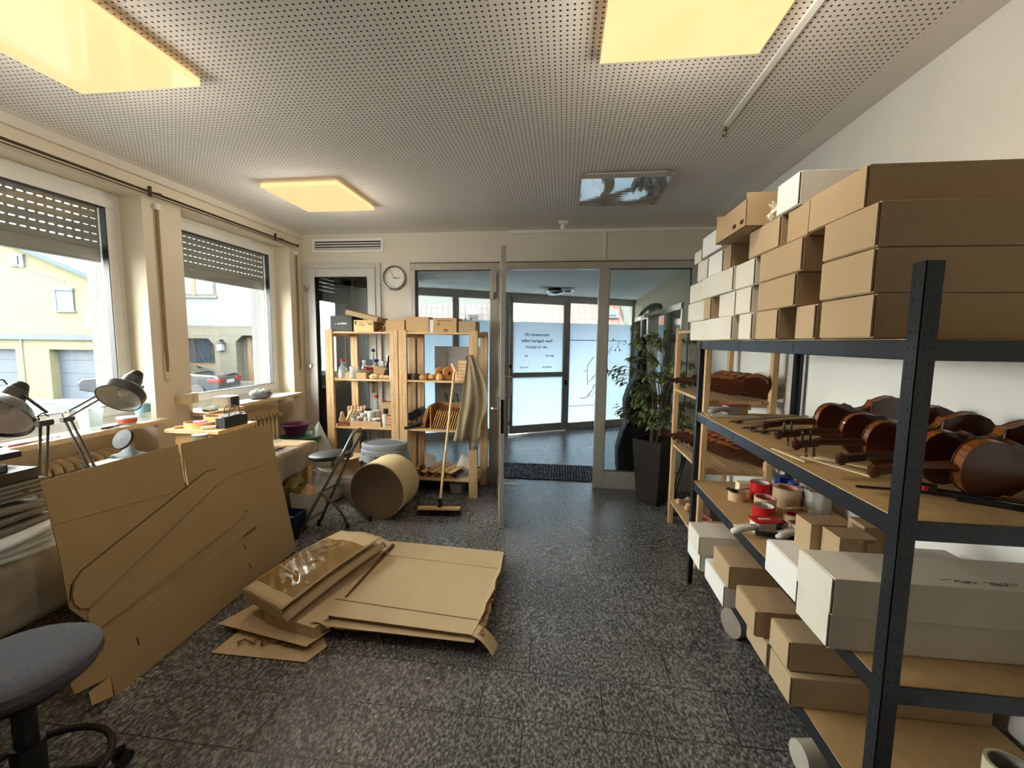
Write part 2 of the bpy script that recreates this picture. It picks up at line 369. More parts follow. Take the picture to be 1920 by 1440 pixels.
# sills
SILL = mat('pale_wood_sill', '#c9b18a', .5, var=.12, sc=14, stretch=(1, .1, 1))
SILLT = mat('white_sill_top', '#e4ded1', .5, var=.05, sc=9)
def sill(a, b, nm):
    m = M(); m.box(-3.125, -2.865, a - .02, b + .02, ZS - .028, ZS - .002); m.box(-3.125, -2.867, a - .018, b + .018, ZS - .002, ZS, 1)
    return m
for k, (a, b) in enumerate(WIN):
    o = sill(a, b, k).ob('window_sill', [SILL, SILLT]); struct(o); o.name = 'trim_%d' % (4 + k)
# roller shutters with light slots
SH = mat('beige_shutter', '#8b8378', .6, var=.08, sc=20, stretch=(1, .2, 3)); 
def shutter(a, b, label):
    t = thing('roller_shutter', label, 'shutter', (-3.27, (a + b) / 2, 2.10), group='half lowered roller shutters')
    m = M(); z = 2.19
    while z < 2.74:
        m.box(-3.276, -3.264, a, b, z, z + .043)
        y = a
        while y < b: m.box(-3.274, -3.266, y, y + .018, z + .043, z + .052); y += .05
        z += .052
    m.ob('slats', SH, t)
    q = M().box(-3.28, -3.26, a, b, 2.10, 2.19); q.box(-3.283, -3.257, a, b, 2.095, 2.108); q.ob('bottom_bar', SH, t, bevel=.004)
    M().box(-3.285, -3.255, a - .02, a, ZS, 2.735).ob('guide_rail', ALU, t); M().box(-3.285, -3.255, b, b + .02, ZS, 2.735).ob('guide_rail', ALU, t)
shutter(.85 + .02, 2.77 - .02, 'beige roller shutter half lowered outside the nearer window'); shutter(3.10, 4.38, 'beige roller shutter half lowered outside the window by the far corner')

# radiators in the niches
CREAM = mat('cream_radiator_paint', '#d8c39a', .45, var=.08, sc=12)
def radiator(a, b, zt, label):
    t = thing('radiator', label, 'radiator', (-3.06, (a + b) / 2, .1), group='cream column radiators')
    n = int((b - a) / .06); m = M()
    for i in range(n):
        y = a + .03 + i * .06
        for x in (-3.11, -3.065, -3.02):
            m.tube([(x, y, .14), (x, y, zt - .05)], .015, 8)
        for z in (.14, zt - .05):
            m.tube([(-3.13, y, z), (-3.125, y, z + (.03 if z > .3 else -.02)), (-3.065, y, z + (.05 if z > .3 else -.03)), (-3.005, y, z + (.03 if z > .3 else -.02)), (-3.0, y, z)], .024, 8)
    m.ob('columns', CREAM, t, smooth=True)
    M().cyl((-3.1, a, .16), (-3.1, b + .08, .16), .012).cyl((-3.06, b, zt - .07), (-3.06, b + .1, zt - .07), .02).ob('pipe', CREAM, t, smooth=True)
radiator(1.3, 2.62, .80, 'cream column radiator in the niche under the nearer window'); radiator(3.42, 4.22, .82, 'cream column radiator under the window by the far corner')
# curtain rod
ROD = mat('bronze_rod', '#5c4b38', .35, .8, var=.1)
t = thing('curtain_rail', 'long thin bronze curtain rod running above the windows', 'curtain rod', (-2.85, 2, 2.575))
M().cyl((-2.852, -2.3, 2.578), (-2.852, 4.40, 2.568), .0085, 10).cyl((-2.852, -2.3, 2.556), (-2.852, 4.36, 2.548), .004, 6).ob('rod', ROD, t, smooth=True)
M().lathe([(0, 0), (.012, .003), (.017, .012), (.012, .022), (0, .025)], 12, Matrix.Translation((-2.852, 4.39, 2.568)) @ Matrix.Rotation(-PI / 2, 4, 'X')).ob('finial', ROD, t, smooth=True)
for y in (2.83, 4.17): m = M(); m.bar((-2.949, y, 2.60), (-2.855, y, 2.582), .02, .01).bar((-2.944, y, 2.60 - .03), (-2.944, y, 2.64), .03, .01); m.ob('bracket', ROD, t)
# shutter straps
BELT = mat('tan_webbing', '#8d7350', .85, var=.15, sc=60, stretch=(1, 1, .2))
def belt(y, zb, lab):
    t = thing('shutter_strap', lab, 'strap', (XL, y, zb), group='tan shutter straps')
    M().box(XL + .012, XL + .0145, y - .01, y + .01, zb, 2.50).box(XL + .017, XL + .0195, y - .01, y + .01, zb + .03, 2.50).ob('strap', BELT, t)
    M().box(XL, XL + .03, y - .018, y + .018, 2.49, 2.53).ob('guide', WHITEW, t, bevel=.003)
    M().box(XL, XL + .012, y - .02, y + .02, zb - .06, zb + .14).ob('winder_plate', mat('beige_plastic', '#cdbf9f', .4), t, bevel=.003)
belt(2.87, 1.32, 'tan shutter strap on the wall between the two windows'); belt(4.50, 1.22, 'tan shutter strap beside the window by the far corner')
# ---- ceiling lamps
LW = mat('lamp_housing', '#e9e1cc', .5, var=.03)
def ceiling_lamp(x, y, on, label, w=.60, d=.605):
    t = thing('ceiling_lamp', label, 'ceiling lamp', (x + w / 2, y + d / 2, 2.69), group='square acrylic ceiling lamps')
    m = M(); m.box(x + .03, x + w - .03, y + .03, y + d - .03, 2.715, ZC)
    m.ob('base_plate', LW, t)
    e = lamp_mat if on else off_mat
    m = M(); P = [(0, .012, 2.6875), (.0, 0, 2.69)]
    # shallow acrylic tray with a rim
    n = 12
    def fn(u, v):
        s = .0018 * math.sin(u * 9 + v * 4) * (1 - abs(2 * v - 1)) * 4
        return (x + w * u, y + d * v, 2.688 + (0 if on else s * .6))
    m.grid(fn, n, n); 
    m.box(x - .001, x + .002, y, y + d, 2.688, 2.718); m.box(x + w - .002, x + w + .001, y, y + d, 2.688, 2.718); m.box(x, x + w, y - .001, y + .002, 2.688, 2.718); m.box(x, x + w, y + d - .002, y + d + .001, 2.688, 2.718)
    m.ob('diffuser', e, t)
    if on:
        L = bpy.data.lights.new('panel_fill_light', 'POINT'); L.energy = PANEL_FILL; L.color = (1, .92, .78); L.shadow_soft_size = .16  # floating point light added under the lit panel to brighten ceiling and room
        lo = bpy.data.objects.new('panel_fill_light', L); C.objects.link(lo); lo.visible_glossy = False; lo.location = (x + w / 2, y + d / 2, 2.50)
def _lampmat():
    q = NT('lit_acrylic'); tc = q.n('TexCoord'); no = q.n('TexNoise'); no.inputs['Scale'].default_value = 3; q.l(tc.outputs['Object'], no.inputs[0])
    e = q.n('Emission'); q.l(q.mix(no.outputs[0], (1, .60, .25, 1), (1, .68, .33, 1)), e.inputs[0]); e.inputs[1].default_value = LAMP
    g = q.n('BsdfGlossy'); g.inputs['Roughness'].default_value = .1; f = q.n('Fresnel'); f.inputs[0].default_value = 1.4
    mx = q.n('MixShader'); q.l(f.outputs[0], mx.inputs[0]); q.l(e.outputs[0], mx.inputs[1]); q.l(g.outputs[0], mx.inputs[2]); q.l(mx.outputs[0], q.out.inputs[0]); return q.m
lamp_mat = _lampmat(); off_mat = mat('unlit_acrylic', '#c2beb8', .07, .75, var=.03)
ceiling_lamp(-2.23, 1.24, True, 'lit square ceiling lamp at the top left, above the nearer window side'); ceiling_lamp(-2.255, 3.055, True, 'lit square ceiling lamp nearest the clock and far wall')
ceiling_lamp(.12, 1.26, True, 'lit square ceiling lamp at the top, near the conduit'); ceiling_lamp(.10, 3.10, False, 'unlit glossy square ceiling lamp reflecting the bright glass door')
ceiling_lamp(-2.25, -1.0, False, 'unlit square ceiling lamp behind the camera on the window side'); ceiling_lamp(.1, -1.0, False, 'unlit square ceiling lamp behind the camera on the shelf side')
m = M().box(.815, .84, .5, 2.51, ZC - .015, ZC); t = thing('cable_conduit', 'thin white cable conduit running along the perforated ceiling', 'conduit', (.83, 1.5, ZC)); m.ob('channel', WHITEW, t)
M().cyl((.832, 2.52, ZC), (.832, 2.52, ZC - .03), .012, 10).tube([(.832, 2.52, ZC - .03), (.84, 2.53, ZC - .045), (.835, 2.55, ZC - .05), (.825, 2.55, ZC - .035)], .004, 6).ob('ceiling_hook', mat('old_brass', '#8a7a5c', .4, .8), t, smooth=True)
t = thing('motion_sensor', 'small white motion sensor on the ceiling by the far wall', 'sensor', (-.035, 4.3, ZC))
M().box(-.075, .015, 4.27, 4.33, ZC - .028, ZC).ob('base', WHITEW, t, bevel=.004); M().lathe([(0, -.055), (.02, -.05), (.026, -.03), (.022, 0)], 16, Matrix.Translation((-.03, 4.29, ZC - .03))).ob('lens', WHITEW, t, smooth=True)
# ---- vent
t = thing('air_vent', 'white louvred air vent above the grey side door', 'vent', (-2.4, YF, 2.6))
m = M(); a, b, c, d = -2.815, -1.98, 2.535, 2.685; m.box(a, b, YF - .015, YF, c, c + .03).box(a, b, YF - .015, YF, d - .03, d).box(a, a + .03, YF - .015, YF, c + .03, d - .03).box(b - .03, b, YF - .015, YF, c + .03, d - .03); m.ob('frame', WHITEW, t, bevel=.002)
m = M()
for z in (2.57, 2.598, 2.626): m.bar((a + .03, YF - .008, z + .006), (b - .03, YF - .008, z + .006), .026, .003, up=(0, .6, 1))
m.ob('louvres', WHITEW, t); M().box(a + .03, b - .03, YF - .002, YF - .0005, c + .03, d - .03).ob('duct', BLACK, t)
# ---- clock
t = thing('wall_clock', 'round silver wall clock with white face beside the side door', 'clock', (-1.86, YF, 2.254)); TX = Matrix.Translation((-1.86, YF, 2.254)) @ Matrix.Rotation(PI / 2, 4, 'X')
M().lathe([(.118, .001), (.128, .001), (.133, .018), (.13, .034), (.122, .038), (.114, .03), (.112, .012), (.116, .002)], 40, TX).ob('rim', mat('silver_rim', '#a5a5a2', .25, .8), t, smooth='auto')
M().lathe([(0, .008), (.113, .008)], 40, TX).ob('dial', mat('clock_white', '#dedbd2', .3, var=.01, coat=1), t)
m = M()
for k in range(12): a = k * PI / 6; m.bar((-1.86 + math.sin(a) * .086, YF - .0095, 2.254 + math.cos(a) * .086), (-1.86 + math.sin(a) * .1, YF - .0095, 2.254 + math.cos(a) * .1), .004, .001, up=(0, 1, 0))
m.ob('hour_marks', BLACK, t)
def hand(a, L, wd, nm):
    d = Vector((math.sin(a), 0, math.cos(a))); c = Vector((-1.86, YF - .011, 2.254)); M().bar(c - d * .02, c + d * L, wd, .001, up=(0, 1, 0)).ob(nm, BLACK, t)
hand(math.radians(92), .06, .006, 'hour_hand'); hand(math.radians(-33), .095, .004, 'minute_hand')
# ---- side door
r = sempty('door_1', (-2.475, YF, 0))
def frame2(m, x0, x1, z0, z1, t, y0, y1, bottom=True):
    m.box(x0, x0 + t, y0, y1, z0, z1); m.box(x1 - t, x1, y0, y1, z0, z1); m.box(x0 + t, x1 - t, y0, y1, z1 - t, z1)
    if bottom: m.box(x0 + t, x1 - t, y0, y1, z0, z0 + t)
    return m
frame2(M(), DX0, DX1, 0, ZG, .055, YF - .025, YF + .06, False).ob('door_frame', DOORF, r, bevel=.003)
m = M(); frame2(m, DX0 + .057, DX1 - .057, .01, ZG - .057, .092, YF - .035, YF + .03); lf = m.ob('leaf', DOORF, r, bevel=.003)
q = frame2(M(), DX0 + .147, DX1 - .147, .1, ZG - .147, .006, YF - .036, YF + .02).ob('gasket', BLACK, r)
M().box(DX0 + .15, DX1 - .15, YF, YF + .006, .1, ZG - .15).ob('glass_pane', glass('grey_glass', (.85, .88, .9)), r)
m = M()
for z in (.35, 1.27, 2.15): m.box(DX0 + .035, DX0 + .085, YF - .06, YF - .025, z - .02, z + .02).cyl((DX0 + .05, YF - .05, z - .045), (DX0 + .05, YF - .05, z - .02), .012, 10)
m.ob('hinge', CHROME, r, bevel=.002)
hx = -2.115
M().box(hx - .018, hx + .018, YF - .045, YF - .035, .98, 1.16).tube([(hx, YF - .045, 1.09), (hx, YF - .085, 1.09), (hx - .02, YF - .09, 1.09), (hx - .13, YF - .09, 1.09)], .009, 8).ob('handle', CHROME, lf, smooth='auto')
# roofless room behind the side door; its dimness is put into the wall colour
DIM = mat('painted_dimness_grey', '#3a3836', .8, var=.05)
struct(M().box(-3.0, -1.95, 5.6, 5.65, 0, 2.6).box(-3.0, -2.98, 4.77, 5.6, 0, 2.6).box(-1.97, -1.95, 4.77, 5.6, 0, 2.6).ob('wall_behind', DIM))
t = thing('folding_screen', 'pale grey slanted panel standing behind the glass of the side door', 'panel', (-2.4, 4.9, 0))
M().prism([(-2.98, 0), (-2.0, 0), (-2.0, 2.14), (-2.98, 2.28)], 0, .02, Matrix.Translation((0, 5.1, 0)) @ Matrix.Rotation(PI / 2, 4, 'X')).ob('panel', mat('pale_grey_laminate', '#b9bab6', .5, var=.04), t)
# ---- glazed front
r = sempty('window_4', (-.2, YF, 0)); F0, F1 = YF - .03, YF + .05
m = M(); m.box(GX0, GX1, F0, F1, ZG - .082, ZG); m.box(GX0, GX0 + .06, F0, F1, 0, ZG - .082); m.box(GX1 - .07, GX1, F0, F1, 0, ZG - .082); m.box(.349, .459, F0, F1, 0, ZG - .082); m.box(-.79, -.70, F0, F1, 0, ZG - .082)
m.box(.459, GX1 - .07, F0, F1, 0, .19); m.box(GX0 + .06, -.79, F0, F1, 0, .16)
m.ob('window_frame', ALU, r, bevel=.004)
m = M(); frame2(m, GX0 + .058, -.788, .158, ZG - .08, .008, F0 + .02, F1 - .02); frame2(m, .457, GX1 - .068, .188, ZG - .08, .008, F0 + .02, F1 - .02); m.ob('gasket', BLACK, r)
M().box(GX0 + .06, -.79, YF + .005, YF + .011, .16, ZG - .082).ob('glass_pane', GLASS, r); M().box(.459, GX1 - .07, YF + .005, YF + .011, .19, ZG - .082).ob('glass_pane', GLASS, r)
M().box(GX0 + .005, GX1 - .005, F0 - .004, F0, ZG - .012, ZG - .002).ob('top_joint', ALUD, r)
# open leaf, hinged at the post, swung into the room
r = sempty('door_2', (-.685, YF - .03, 0)); hx, hy = -.672, YF - .05; L = 1.155
ang = math.atan2(3.454 - hy, -.489 - hx)
T = Matrix.Translation((hx, hy, 0)) @ Matrix.Rotation(ang, 4, 'Z')
m = M(); zt = 2.325
m.box(0, .085, -.02, .02, .01, zt, T=T); m.box(L - .085, L, -.02, .02, .01, zt, T=T); m.box(.085, L - .085, -.02, .02, zt - .09, zt, T=T); m.box(.085, L - .085, -.02, .02, .01, .13, T=T)
lf = m.ob('leaf_frame', ALU, r, bevel=.003)
M().box(.085, L - .085, -.003, .003, .13, zt - .09, T=T).ob('glass_pane', GLASS, r)
M().box(L, L + .003, -.012, .012, .82, 1.10, T=T).ob('lock_plate', mat('black_steel', '#1a1a1b', .3, .6), r)
m = M().box(L - .055, L - .02, -.032, -.02, .93, 1.12, T=T); P = [T @ Vector(p) for p in ((L - .04, -.02, 1.02), (L - .04, -.075, 1.02), (L - .05, -.082, 1.02), (L - .15, -.082, 1.02))]; m.tube(P, .009, 8); m.ob('lever', CHROME, lf, smooth='auto')
m = M().box(L - .12, L - .03, .02, .032, 1.10, 1.30, T=T); m.tube([T @ Vector(p) for p in ((L - .07, .03, 1.28), (L - .07, .07, 1.28), (L - .07, .07, 1.12), (L - .07, .03, 1.12))], .012, 8); m.ob('pull', CHROME, lf, smooth='auto')
m = M()
for z in (.3, 1.2, 2.13): m.cyl(T @ Vector((-.005, .02, z - .06)), T @ Vector((-.005, .02, z + .06)), .014, 10)
m.ob('hinge', CHROME, r, smooth='auto')
# strike plate and closer on the post
t = thing('door_closer_box', 'small steel strike box on the aluminium post by the open door', 'strike box', (-.74, YF - .03, 2.1)); M().box(-.79, -.75, YF - .07, YF - .03, 2.02, 2.09).box(-.78, -.72, YF - .06, YF - .03, 2.09, 2.3).ob('box', ALU, t, bevel=.002)
# ------------------------------------------------------------------ vestibule
A = Vector((-.94, 7.075, 0)); ddx, ddy = 2.02, 1.155; aw = math.atan2(ddy, ddx); TW = Matrix.Translation(A) @ Matrix.Rotation(aw, 4, 'Z')
VZ = 2.365
TILEW = m_mesh_brick('beige_wall_panels', '#d9d1b8', '#ddd5bc', '#a49c86', .62, 3, .006, 0)
struct(M().box(-3.5, 1.5, YF + .15, 9.0, VZ, VZ + .2).ob('ceiling', mat('vestibule_ceiling_paint', '#e6e4da', .85, var=.02, sc=2)))
m = M().box(1.31, 1.42, YF + .15, 8.45, 2.02, VZ).box(1.31, 1.42, YF + .15, 5.0, 0, 2.02); struct(m.ob('wall_vestibule', TILEW, origin=(1.31, 6, 0)))
r = sempty('window_5', (1.33, 6.7, 0)); m = M()
for y in (5.0, 5.75, 6.6, 7.5, 8.3): m.box(1.30, 1.36, y, y + .06, 0, 2.02)
m.box(1.30, 1.36, 5.0, 8.4, 1.96, 2.03).box(1.30, 1.36, 5.0, 8.4, 0, .1); m.ob('window_frame', ALU, r)
M().box(1.34, 1.345, 5.0, 8.36, .1, 1.96).ob('glass_pane', mat('dark_showcase_glass', '#1c1a1a', .08, var=.1, spec=.6), r)
# oblique outer front
r = sempty('window_6', A); m = M(); z0 = .13
def wb(m, a, b, z0, z1, y0=-.03, y1=.03): m.box(a, b, y0, y1, z0, z1, T=TW)
wb(m, -3.2, 2.6, 2.30, VZ); wb(m, 2.516, 2.6, 0, 2.3); wb(m, 1.15, 1.20, 0, 2.30, -.02, .03); wb(m, -.06, .04, 0, 2.3); wb(m, -.92, -.82, 0, 2.3); wb(m, -3.0, -2.92, 0, 2.3)
for a, b in ((-2.92, -.92), (-.82, -.06), (1.2, 2.516)): wb(m, a, b, 0, z0); wb(m, a, b, 2.25, 2.3)
m.ob('window_frame', ALU, r, bevel=.003)
for a, b in ((-2.92, -.92), (-.82, -.06), (1.2, 2.516)):
    m = M(); wb(m, a, b, z0, 2.25, -.003, .003); m.ob('glass_pane', GLASS, r)
    m = M(); wb(m, a, b, z0, 1.905, -.0065, -.0045); m.ob('frosted_film', FILM, r)
INK = mat('vinyl_and_shadow_grey', '#565b62', .7, var=.02)
m = M(); wb(m, 1.2, 2.42, 1.60, 1.612, -.009, -.007); wb(m, 1.2, 1.9, .42, .43, -.009, -.007); m.ob('handrail_shadow_line', INK, r)  # strips draw an outside handrail's shadow lines on the film
def stroke(m, pts, r_=.006): m.tube([TW @ Vector((a, -.009, z)) for a, z in pts], r_, 5)
m = M()
for k in range(4): stroke(m, [(1.60 + .035 * k * .7, .83 + .03 * k), (1.96, 1.10 + .035 * k)], .0025)
stroke(m, [(1.50, 1.06), (1.58, 1.06), (1.585, .98), (1.60, .80)]); stroke(m, [(1.585, 1.06), (1.59, 1.16), (1.70, 1.30), (1.74, 1.31)]); stroke(m, [(1.70, .72), (1.75, .80), (1.86, .83)], .008); stroke(m, [(1.60, .60), (1.70, .70)], .008); stroke(m, [(1.68, .58), (1.77, .68)], .004)
stroke(m, [(1.44, .57), (1.52, .56), (1.60, .58), (1.66, .62)], .006)
for k in range(3): stroke(m, [(1.98 + .02 * k, 1.33 + .04 * k), (2.12, 1.45 + .04 * k)], .003)
stroke(m, [(2.0, 1.16), (2.03, 1.03), (2.05, .95)], .008); stroke(m, [(2.18, 1.44), (2.24, 1.52), (2.28, 1.44)], .004); stroke(m, [(2.24, 1.52), (2.27, 1.60)], .004); stroke(m, [(2.33, 1.56), (2.38, 1.53), (2.42, 1.58), (2.38, 1.62)], .004)
for a, z in ((2.18, 1.43), (2.28, 1.43), (2.13, 1.63)): m.lathe([(0, -.001), (.018, -.001), (.018, .001), (0, .001)], 10, TW @ Matrix.Translation((a, -.009, z)) @ Matrix.Rotation(PI / 2, 4, 'X'))
m.ob('line_drawing', INK, r)
r = sempty('door_3', A); m = M(); wb(m, .05, .11, .01, 2.275); wb(m, 1.06, 1.145, .01, 2.275); wb(m, .05, 1.145, 2.21, 2.302); wb(m, .11, 1.06, .01, .146); wb(m, .11, 1.06, .968, 1.05); m.ob('leaf_frame', ALU, r, bevel=.003)
m = M(); wb(m, .11, 1.06, .146, .968, -.003, .003); m.ob('glass_pane', GLASS, r); m = M(); wb(m, .11, 1.06, 1.05, 2.21, -.003, .003); m.ob('glass_pane', GLASS, r)
m = M(); wb(m, .11, 1.06, .146, .968, -.0065, -.0045); m.ob('frosted_film', FILM, r); m = M(); wb(m, .11, 1.06, 1.05, 1.905, -.0065, -.0045); m.ob('frosted_film', FILM, r)
m = M()
for z in (1.16, 2.05, .2): wb(m, .03, .075, z - .03, z + .03, -.05, -.03)
m.ob('hinge', CHROME, r)
m = M(); wb(m, 1.1, 1.135, .82, .9, -.05, -.03); m.ob('lock', DARKM, r)
INKD = mat('dark_vinyl', '#22262b', .7, var=.02); rt = (PI / 2, 0, aw)
for s_, z, sz, a in (('Instruments UG', 1.69, .070, .56), ('Peter Siegfried Heffler', 1.585, .066, .56), ('+49 175 9265577', 1.475, .060, .56), ('geb. abr.', 1.335, .05, .80), ('nac.', 1.335, .05, .36), ('www.p-a-', 1.14, .048, .76), ('l-er.com', 1.14, .048, .32)):
    text('lettering', s_, sz, r, TW.to_3x3() @ Vector((a, -.008, 0)) + Vector((0, 0, z)), rt, INKD, mirror=True)
# vestibule ceiling lamp
t = thing('dome_lamp', 'round chrome dome lamp on the vestibule ceiling beyond the open door', 'ceiling lamp', (-.15, 6.5, VZ))
M().lathe([(0, -.11), (.08, -.10), (.13, -.07), (.145, -.045), (.12, -.04)], 28, Matrix.Translation((-.15, 6.5, VZ))).ob('dome', CHROME, t, smooth=True)
M().lathe([(.0, -.002), (.1, -.002), (.1, -.045), (.0, -.045)], 24, Matrix.Translation((-.15, 6.5, VZ))).ob('base', BLACK, t)
m = M().lathe([(0, -.05), (.11, -.05), (.125, -.043), (.11, -.038), (0, -.036)], 24, Matrix.Translation((-.31, 6.45, VZ))); m.ob('glass_disc', mat('opal_glass', '#eeeeea', .2, var=.01), t, smooth='auto')
M().lathe([(0, -.045), (.10, -.045), (.11, -.038), (.10, -.034), (0, -.034)], 24, Matrix.Translation((.03, 6.5, VZ))).ob('side_disc', CHROME, t, smooth='auto')
# door mat grating
t = thing('door_mat', 'black rubber grid door mat set in the floor at the open doorway', 'door mat', (-.15, 5.07, 0)); RUB = mat('black_rubber', '#131313', .6)
m = M(); x0, x1, y0, y1 = -.72, .40, 4.80, 5.38
nx = 34; ny = 7
for i in range(nx + 1): x = x0 + (x1 - x0) * i / nx; m.box(x - .006, x + .006, y0, y1, .001, .014)
for j in range(ny + 1): y = y0 + (y1 - y0) * j / ny; m.box(x0, x1, y - .009, y + .009, .001, .012)
m.ob('grid', RUB, t)
M().box(-.70, -.47, 4.56, 4.63, 0, .004).ob('floor_label', mat('cream_label', '#d9d6c4', .5), thing('floor_strip', 'small cream strip label stuck on the floor beside the open door', 'label', (-.6, 4.6, 0)))
# ------------------------------------------------------------------ outside
EXR = Matrix.Rotation(YAW, 4, 'Z')           # the houses face squarely up the street
def ET(s, d, z=0): return EXR @ Vector((s, d, z))
ZR = -1.3
ASPH = mat('street_asphalt', '#394047', .9, var=.08, sc=3); PAVE = mat('pale_pavement', '#414343', .9, var=.06, sc=4)
m = M(); m.box(-60, 60, 30, -25, ZR - .2, ZR, T=EXR) if False else m.box(-60, 60, -25, 60, ZR - .3, ZR, T=EXR)
struct(m.ob('ground', ASPH, origin=(0, 0, ZR)))
struct(M().box(-40, -16.9, 17.6, 40, ZR, ZR + .12, T=EXR).ob('pavement', PAVE)); struct(M().box(-17.4, -5, 16.2, 40, ZR, ZR + .33, T=EXR).ob('pavement', PAVE))
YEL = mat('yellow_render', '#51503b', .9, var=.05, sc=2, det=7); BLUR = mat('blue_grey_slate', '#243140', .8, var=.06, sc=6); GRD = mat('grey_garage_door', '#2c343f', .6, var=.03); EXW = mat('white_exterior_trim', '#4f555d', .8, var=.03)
def ext(name, label, cat, s, d, z=ZR): return thing(name, label, cat, ET(s, d, z))
# yellow gabled house
t = ext('house', 'pale yellow gabled house with blue-grey roof seen through the nearer window', 'house', -22, 20)
m = M(); m.prism([(-26, -1.3), (-18.7, -1.3), (-18.7, 4.0), (-22.2, 5.5), (-26, 7.1)], 0, 4.5, EXR @ Matrix.Translation((0, 19.6, 0)) @ Matrix.Rotation(PI / 2, 4, 'X') @ Matrix.Scale(-1, 4, (0, 0, 1))); m.box(-18.7, -18.2, 20.4, 24, ZR, 3.9, T=EXR); m.ob('wall', YEL, t)
m = M(); 
def slab(m, pts, th, T): 
    v = [Vector(p) for p in pts]; n = (v[1] - v[0]).cross(v[2] - v[0]).normalized() * th; m.add(v + [p + n for p in v], [[0, 1, 2, 3], [7, 6, 5, 4], [0, 4, 5, 1], [1, 5, 6, 2], [2, 6, 7, 3], [3, 7, 4, 0]], 0, T)
slab(m, [(-26.3, 19.2, 7.25), (-18.0, 19.2, 3.82), (-18.0, 25, 3.82), (-26.3, 25, 7.25)], .18, EXR); m.ob('roof', BLUR, t)
m = M(); m.box(-20.55, -19.78, 19.52, 19.58, 2.72, 3.66, T=EXR); m.ob('closed_shutter', GRD, t)
m = M(); m.box(-20.72, -20.55, 19.5, 19.6, 2.70, 3.72, T=EXR).box(-20.72, -19.75, 19.46, 19.6, 3.62, 3.74, T=EXR).box(-20.6, -19.72, 19.48, 19.6, 2.66, 2.71, T=EXR).box(-22.5, -21.85, 19.5, 19.6, 4.65, 5.2, T=EXR); m.ob('window_trim', EXW, t)
M().box(-22.35, -22.05, 19.46, 19.52, 4.75, 5.1, T=EXR).ob('window', BLACK, t)
M().box(-18.5, -17.8, 18.7, 20.4, 1.98, 2.65, T=EXR).ob('balcony', EXW, t)
m = M(); m.tube([ET(-26, 17, 7.3), ET(-20, 17, 4.5), ET(-17.5, 17, 3.7)], .02, 5); tag(m.ob('overhead_cable', BLACK), 'thin dark overhead cable crossing before the yellow house', 'cable')
# garages
t = ext('garage_block', 'pale yellow garage block with two grey sectional doors', 'garage', -20.5, 18.8)
m = M(); m.box(-26, -24.3, 18.6, 19.4, ZR, 1.42, T=EXR); m.box(-21.55, -20.1, 18.6, 19.4, ZR, 1.42, T=EXR); m.box(-17.5, -16.9, 18.6, 19.4, ZR, 1.42, T=EXR); m.box(-24.3, -21.55, 18.6, 19.4, 1.0, 1.42, T=EXR); m.box(-20.1, -17.5, 18.6, 19.4, 1.0, 1.42, T=EXR); m.box(-26, -16.9, 19.4, 19.55, ZR, 1.42, T=EXR); m.ob('wall', YEL, t)
M().box(-26.1, -16.8, 18.45, 19.6, 1.42, 1.66, T=EXR).ob('fascia', mat('grey_fascia', '#242c35', .6), t)
for a, b in ((-24.3, -21.55), (-20.1, -17.5)):
    m = M()
    for k in range(4): z = ZR + .1 + k * .575; m.box(a, b, 18.98, 19.02, z, z + .565, T=EXR)
    m.ob('garage_door', GRD, t)
M().cyl(ET(-21.22, 18.55, ZR), ET(-21.22, 18.55, 1.42), .03, 8).ob('downpipe', ALUD, t)
# white and stone house
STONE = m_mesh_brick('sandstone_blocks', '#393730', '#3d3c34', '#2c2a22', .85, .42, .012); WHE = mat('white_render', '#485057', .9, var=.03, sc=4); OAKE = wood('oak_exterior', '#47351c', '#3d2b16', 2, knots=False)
t = ext('townhouse', 'white townhouse with sandstone ground floor seen through the farther window', 'house', -14.5, 22)
M().box(-17.5, -5, 22, 26, 2.2, 8, T=EXR).ob('upper_wall', WHE, t)
T22 = EXR @ Matrix.Translation((0, 22.0, 0))
m = M(); m.box(-17.5, -16.9, -.02, 3, ZR, 2.2).box(-15.25, -14.15, -.02, 3, ZR, 2.2).box(-16.9, -15.25, -.02, 3, ZR, .15).box(-16.9, -15.25, -.02, 3, 1.55, 2.2).box(-14.15, -12.4, -.02, 3, 1.72, 2.2).box(-12.4, -5, -.02, 3, ZR, 2.2).box(-14.15, -12.4, .6, .8, ZR, 1.72)
m.prism([(-15.25, 1.55), (-15.55, 1.55), (-15.25, 1.2)], -.35, .02, Matrix.Rotation(PI / 2, 4, 'X')); m.prism([(-14.15, 1.72), (-13.8, 1.72), (-14.15, 1.4)], -.35, .02, Matrix.Rotation(PI / 2, 4, 'X'))
o = m.ob('stone_wall', STONE, t, world=False); o.matrix_local = Matrix.Translation(-t.location) @ T22
m = M().box(-16.9, -15.25, 22.25, 22.28, .15, 1.6, T=EXR); m.ob('window', mat('dark_curtained_glass', '#1d2329', .15, var=.35, sc=14, stretch=(1, 1, .25)), t)
M().box(-16.9, -15.25, 22.1, 22.3, .13, .27, T=EXR).ob('window_box', OAKE, t)
m = M().box(-17.6, -14.95, 21.9, 22.05, 3.58, 3.68, T=EXR).box(-17.4, -15.03, 21.95, 22.02, 3.68, 5.1, T=EXR); m.ob('window_trim', mat('tan_trim', '#3d3b34', .8), t)
M().box(-17.3, -16.18, 21.92, 21.96, 3.75, 5.05, T=EXR).box(-16.0, -15.1, 21.92, 21.96, 3.75, 5.05, T=EXR).ob('window', mat('net_curtain', '#313842', .5, var=.25, sc=12, stretch=(3, 1, .15)), t)
M().box(-16.2, -16.0, 21.90, 21.95, 3.7, 5.1, T=EXR).ob('window_post', OAKE, t)
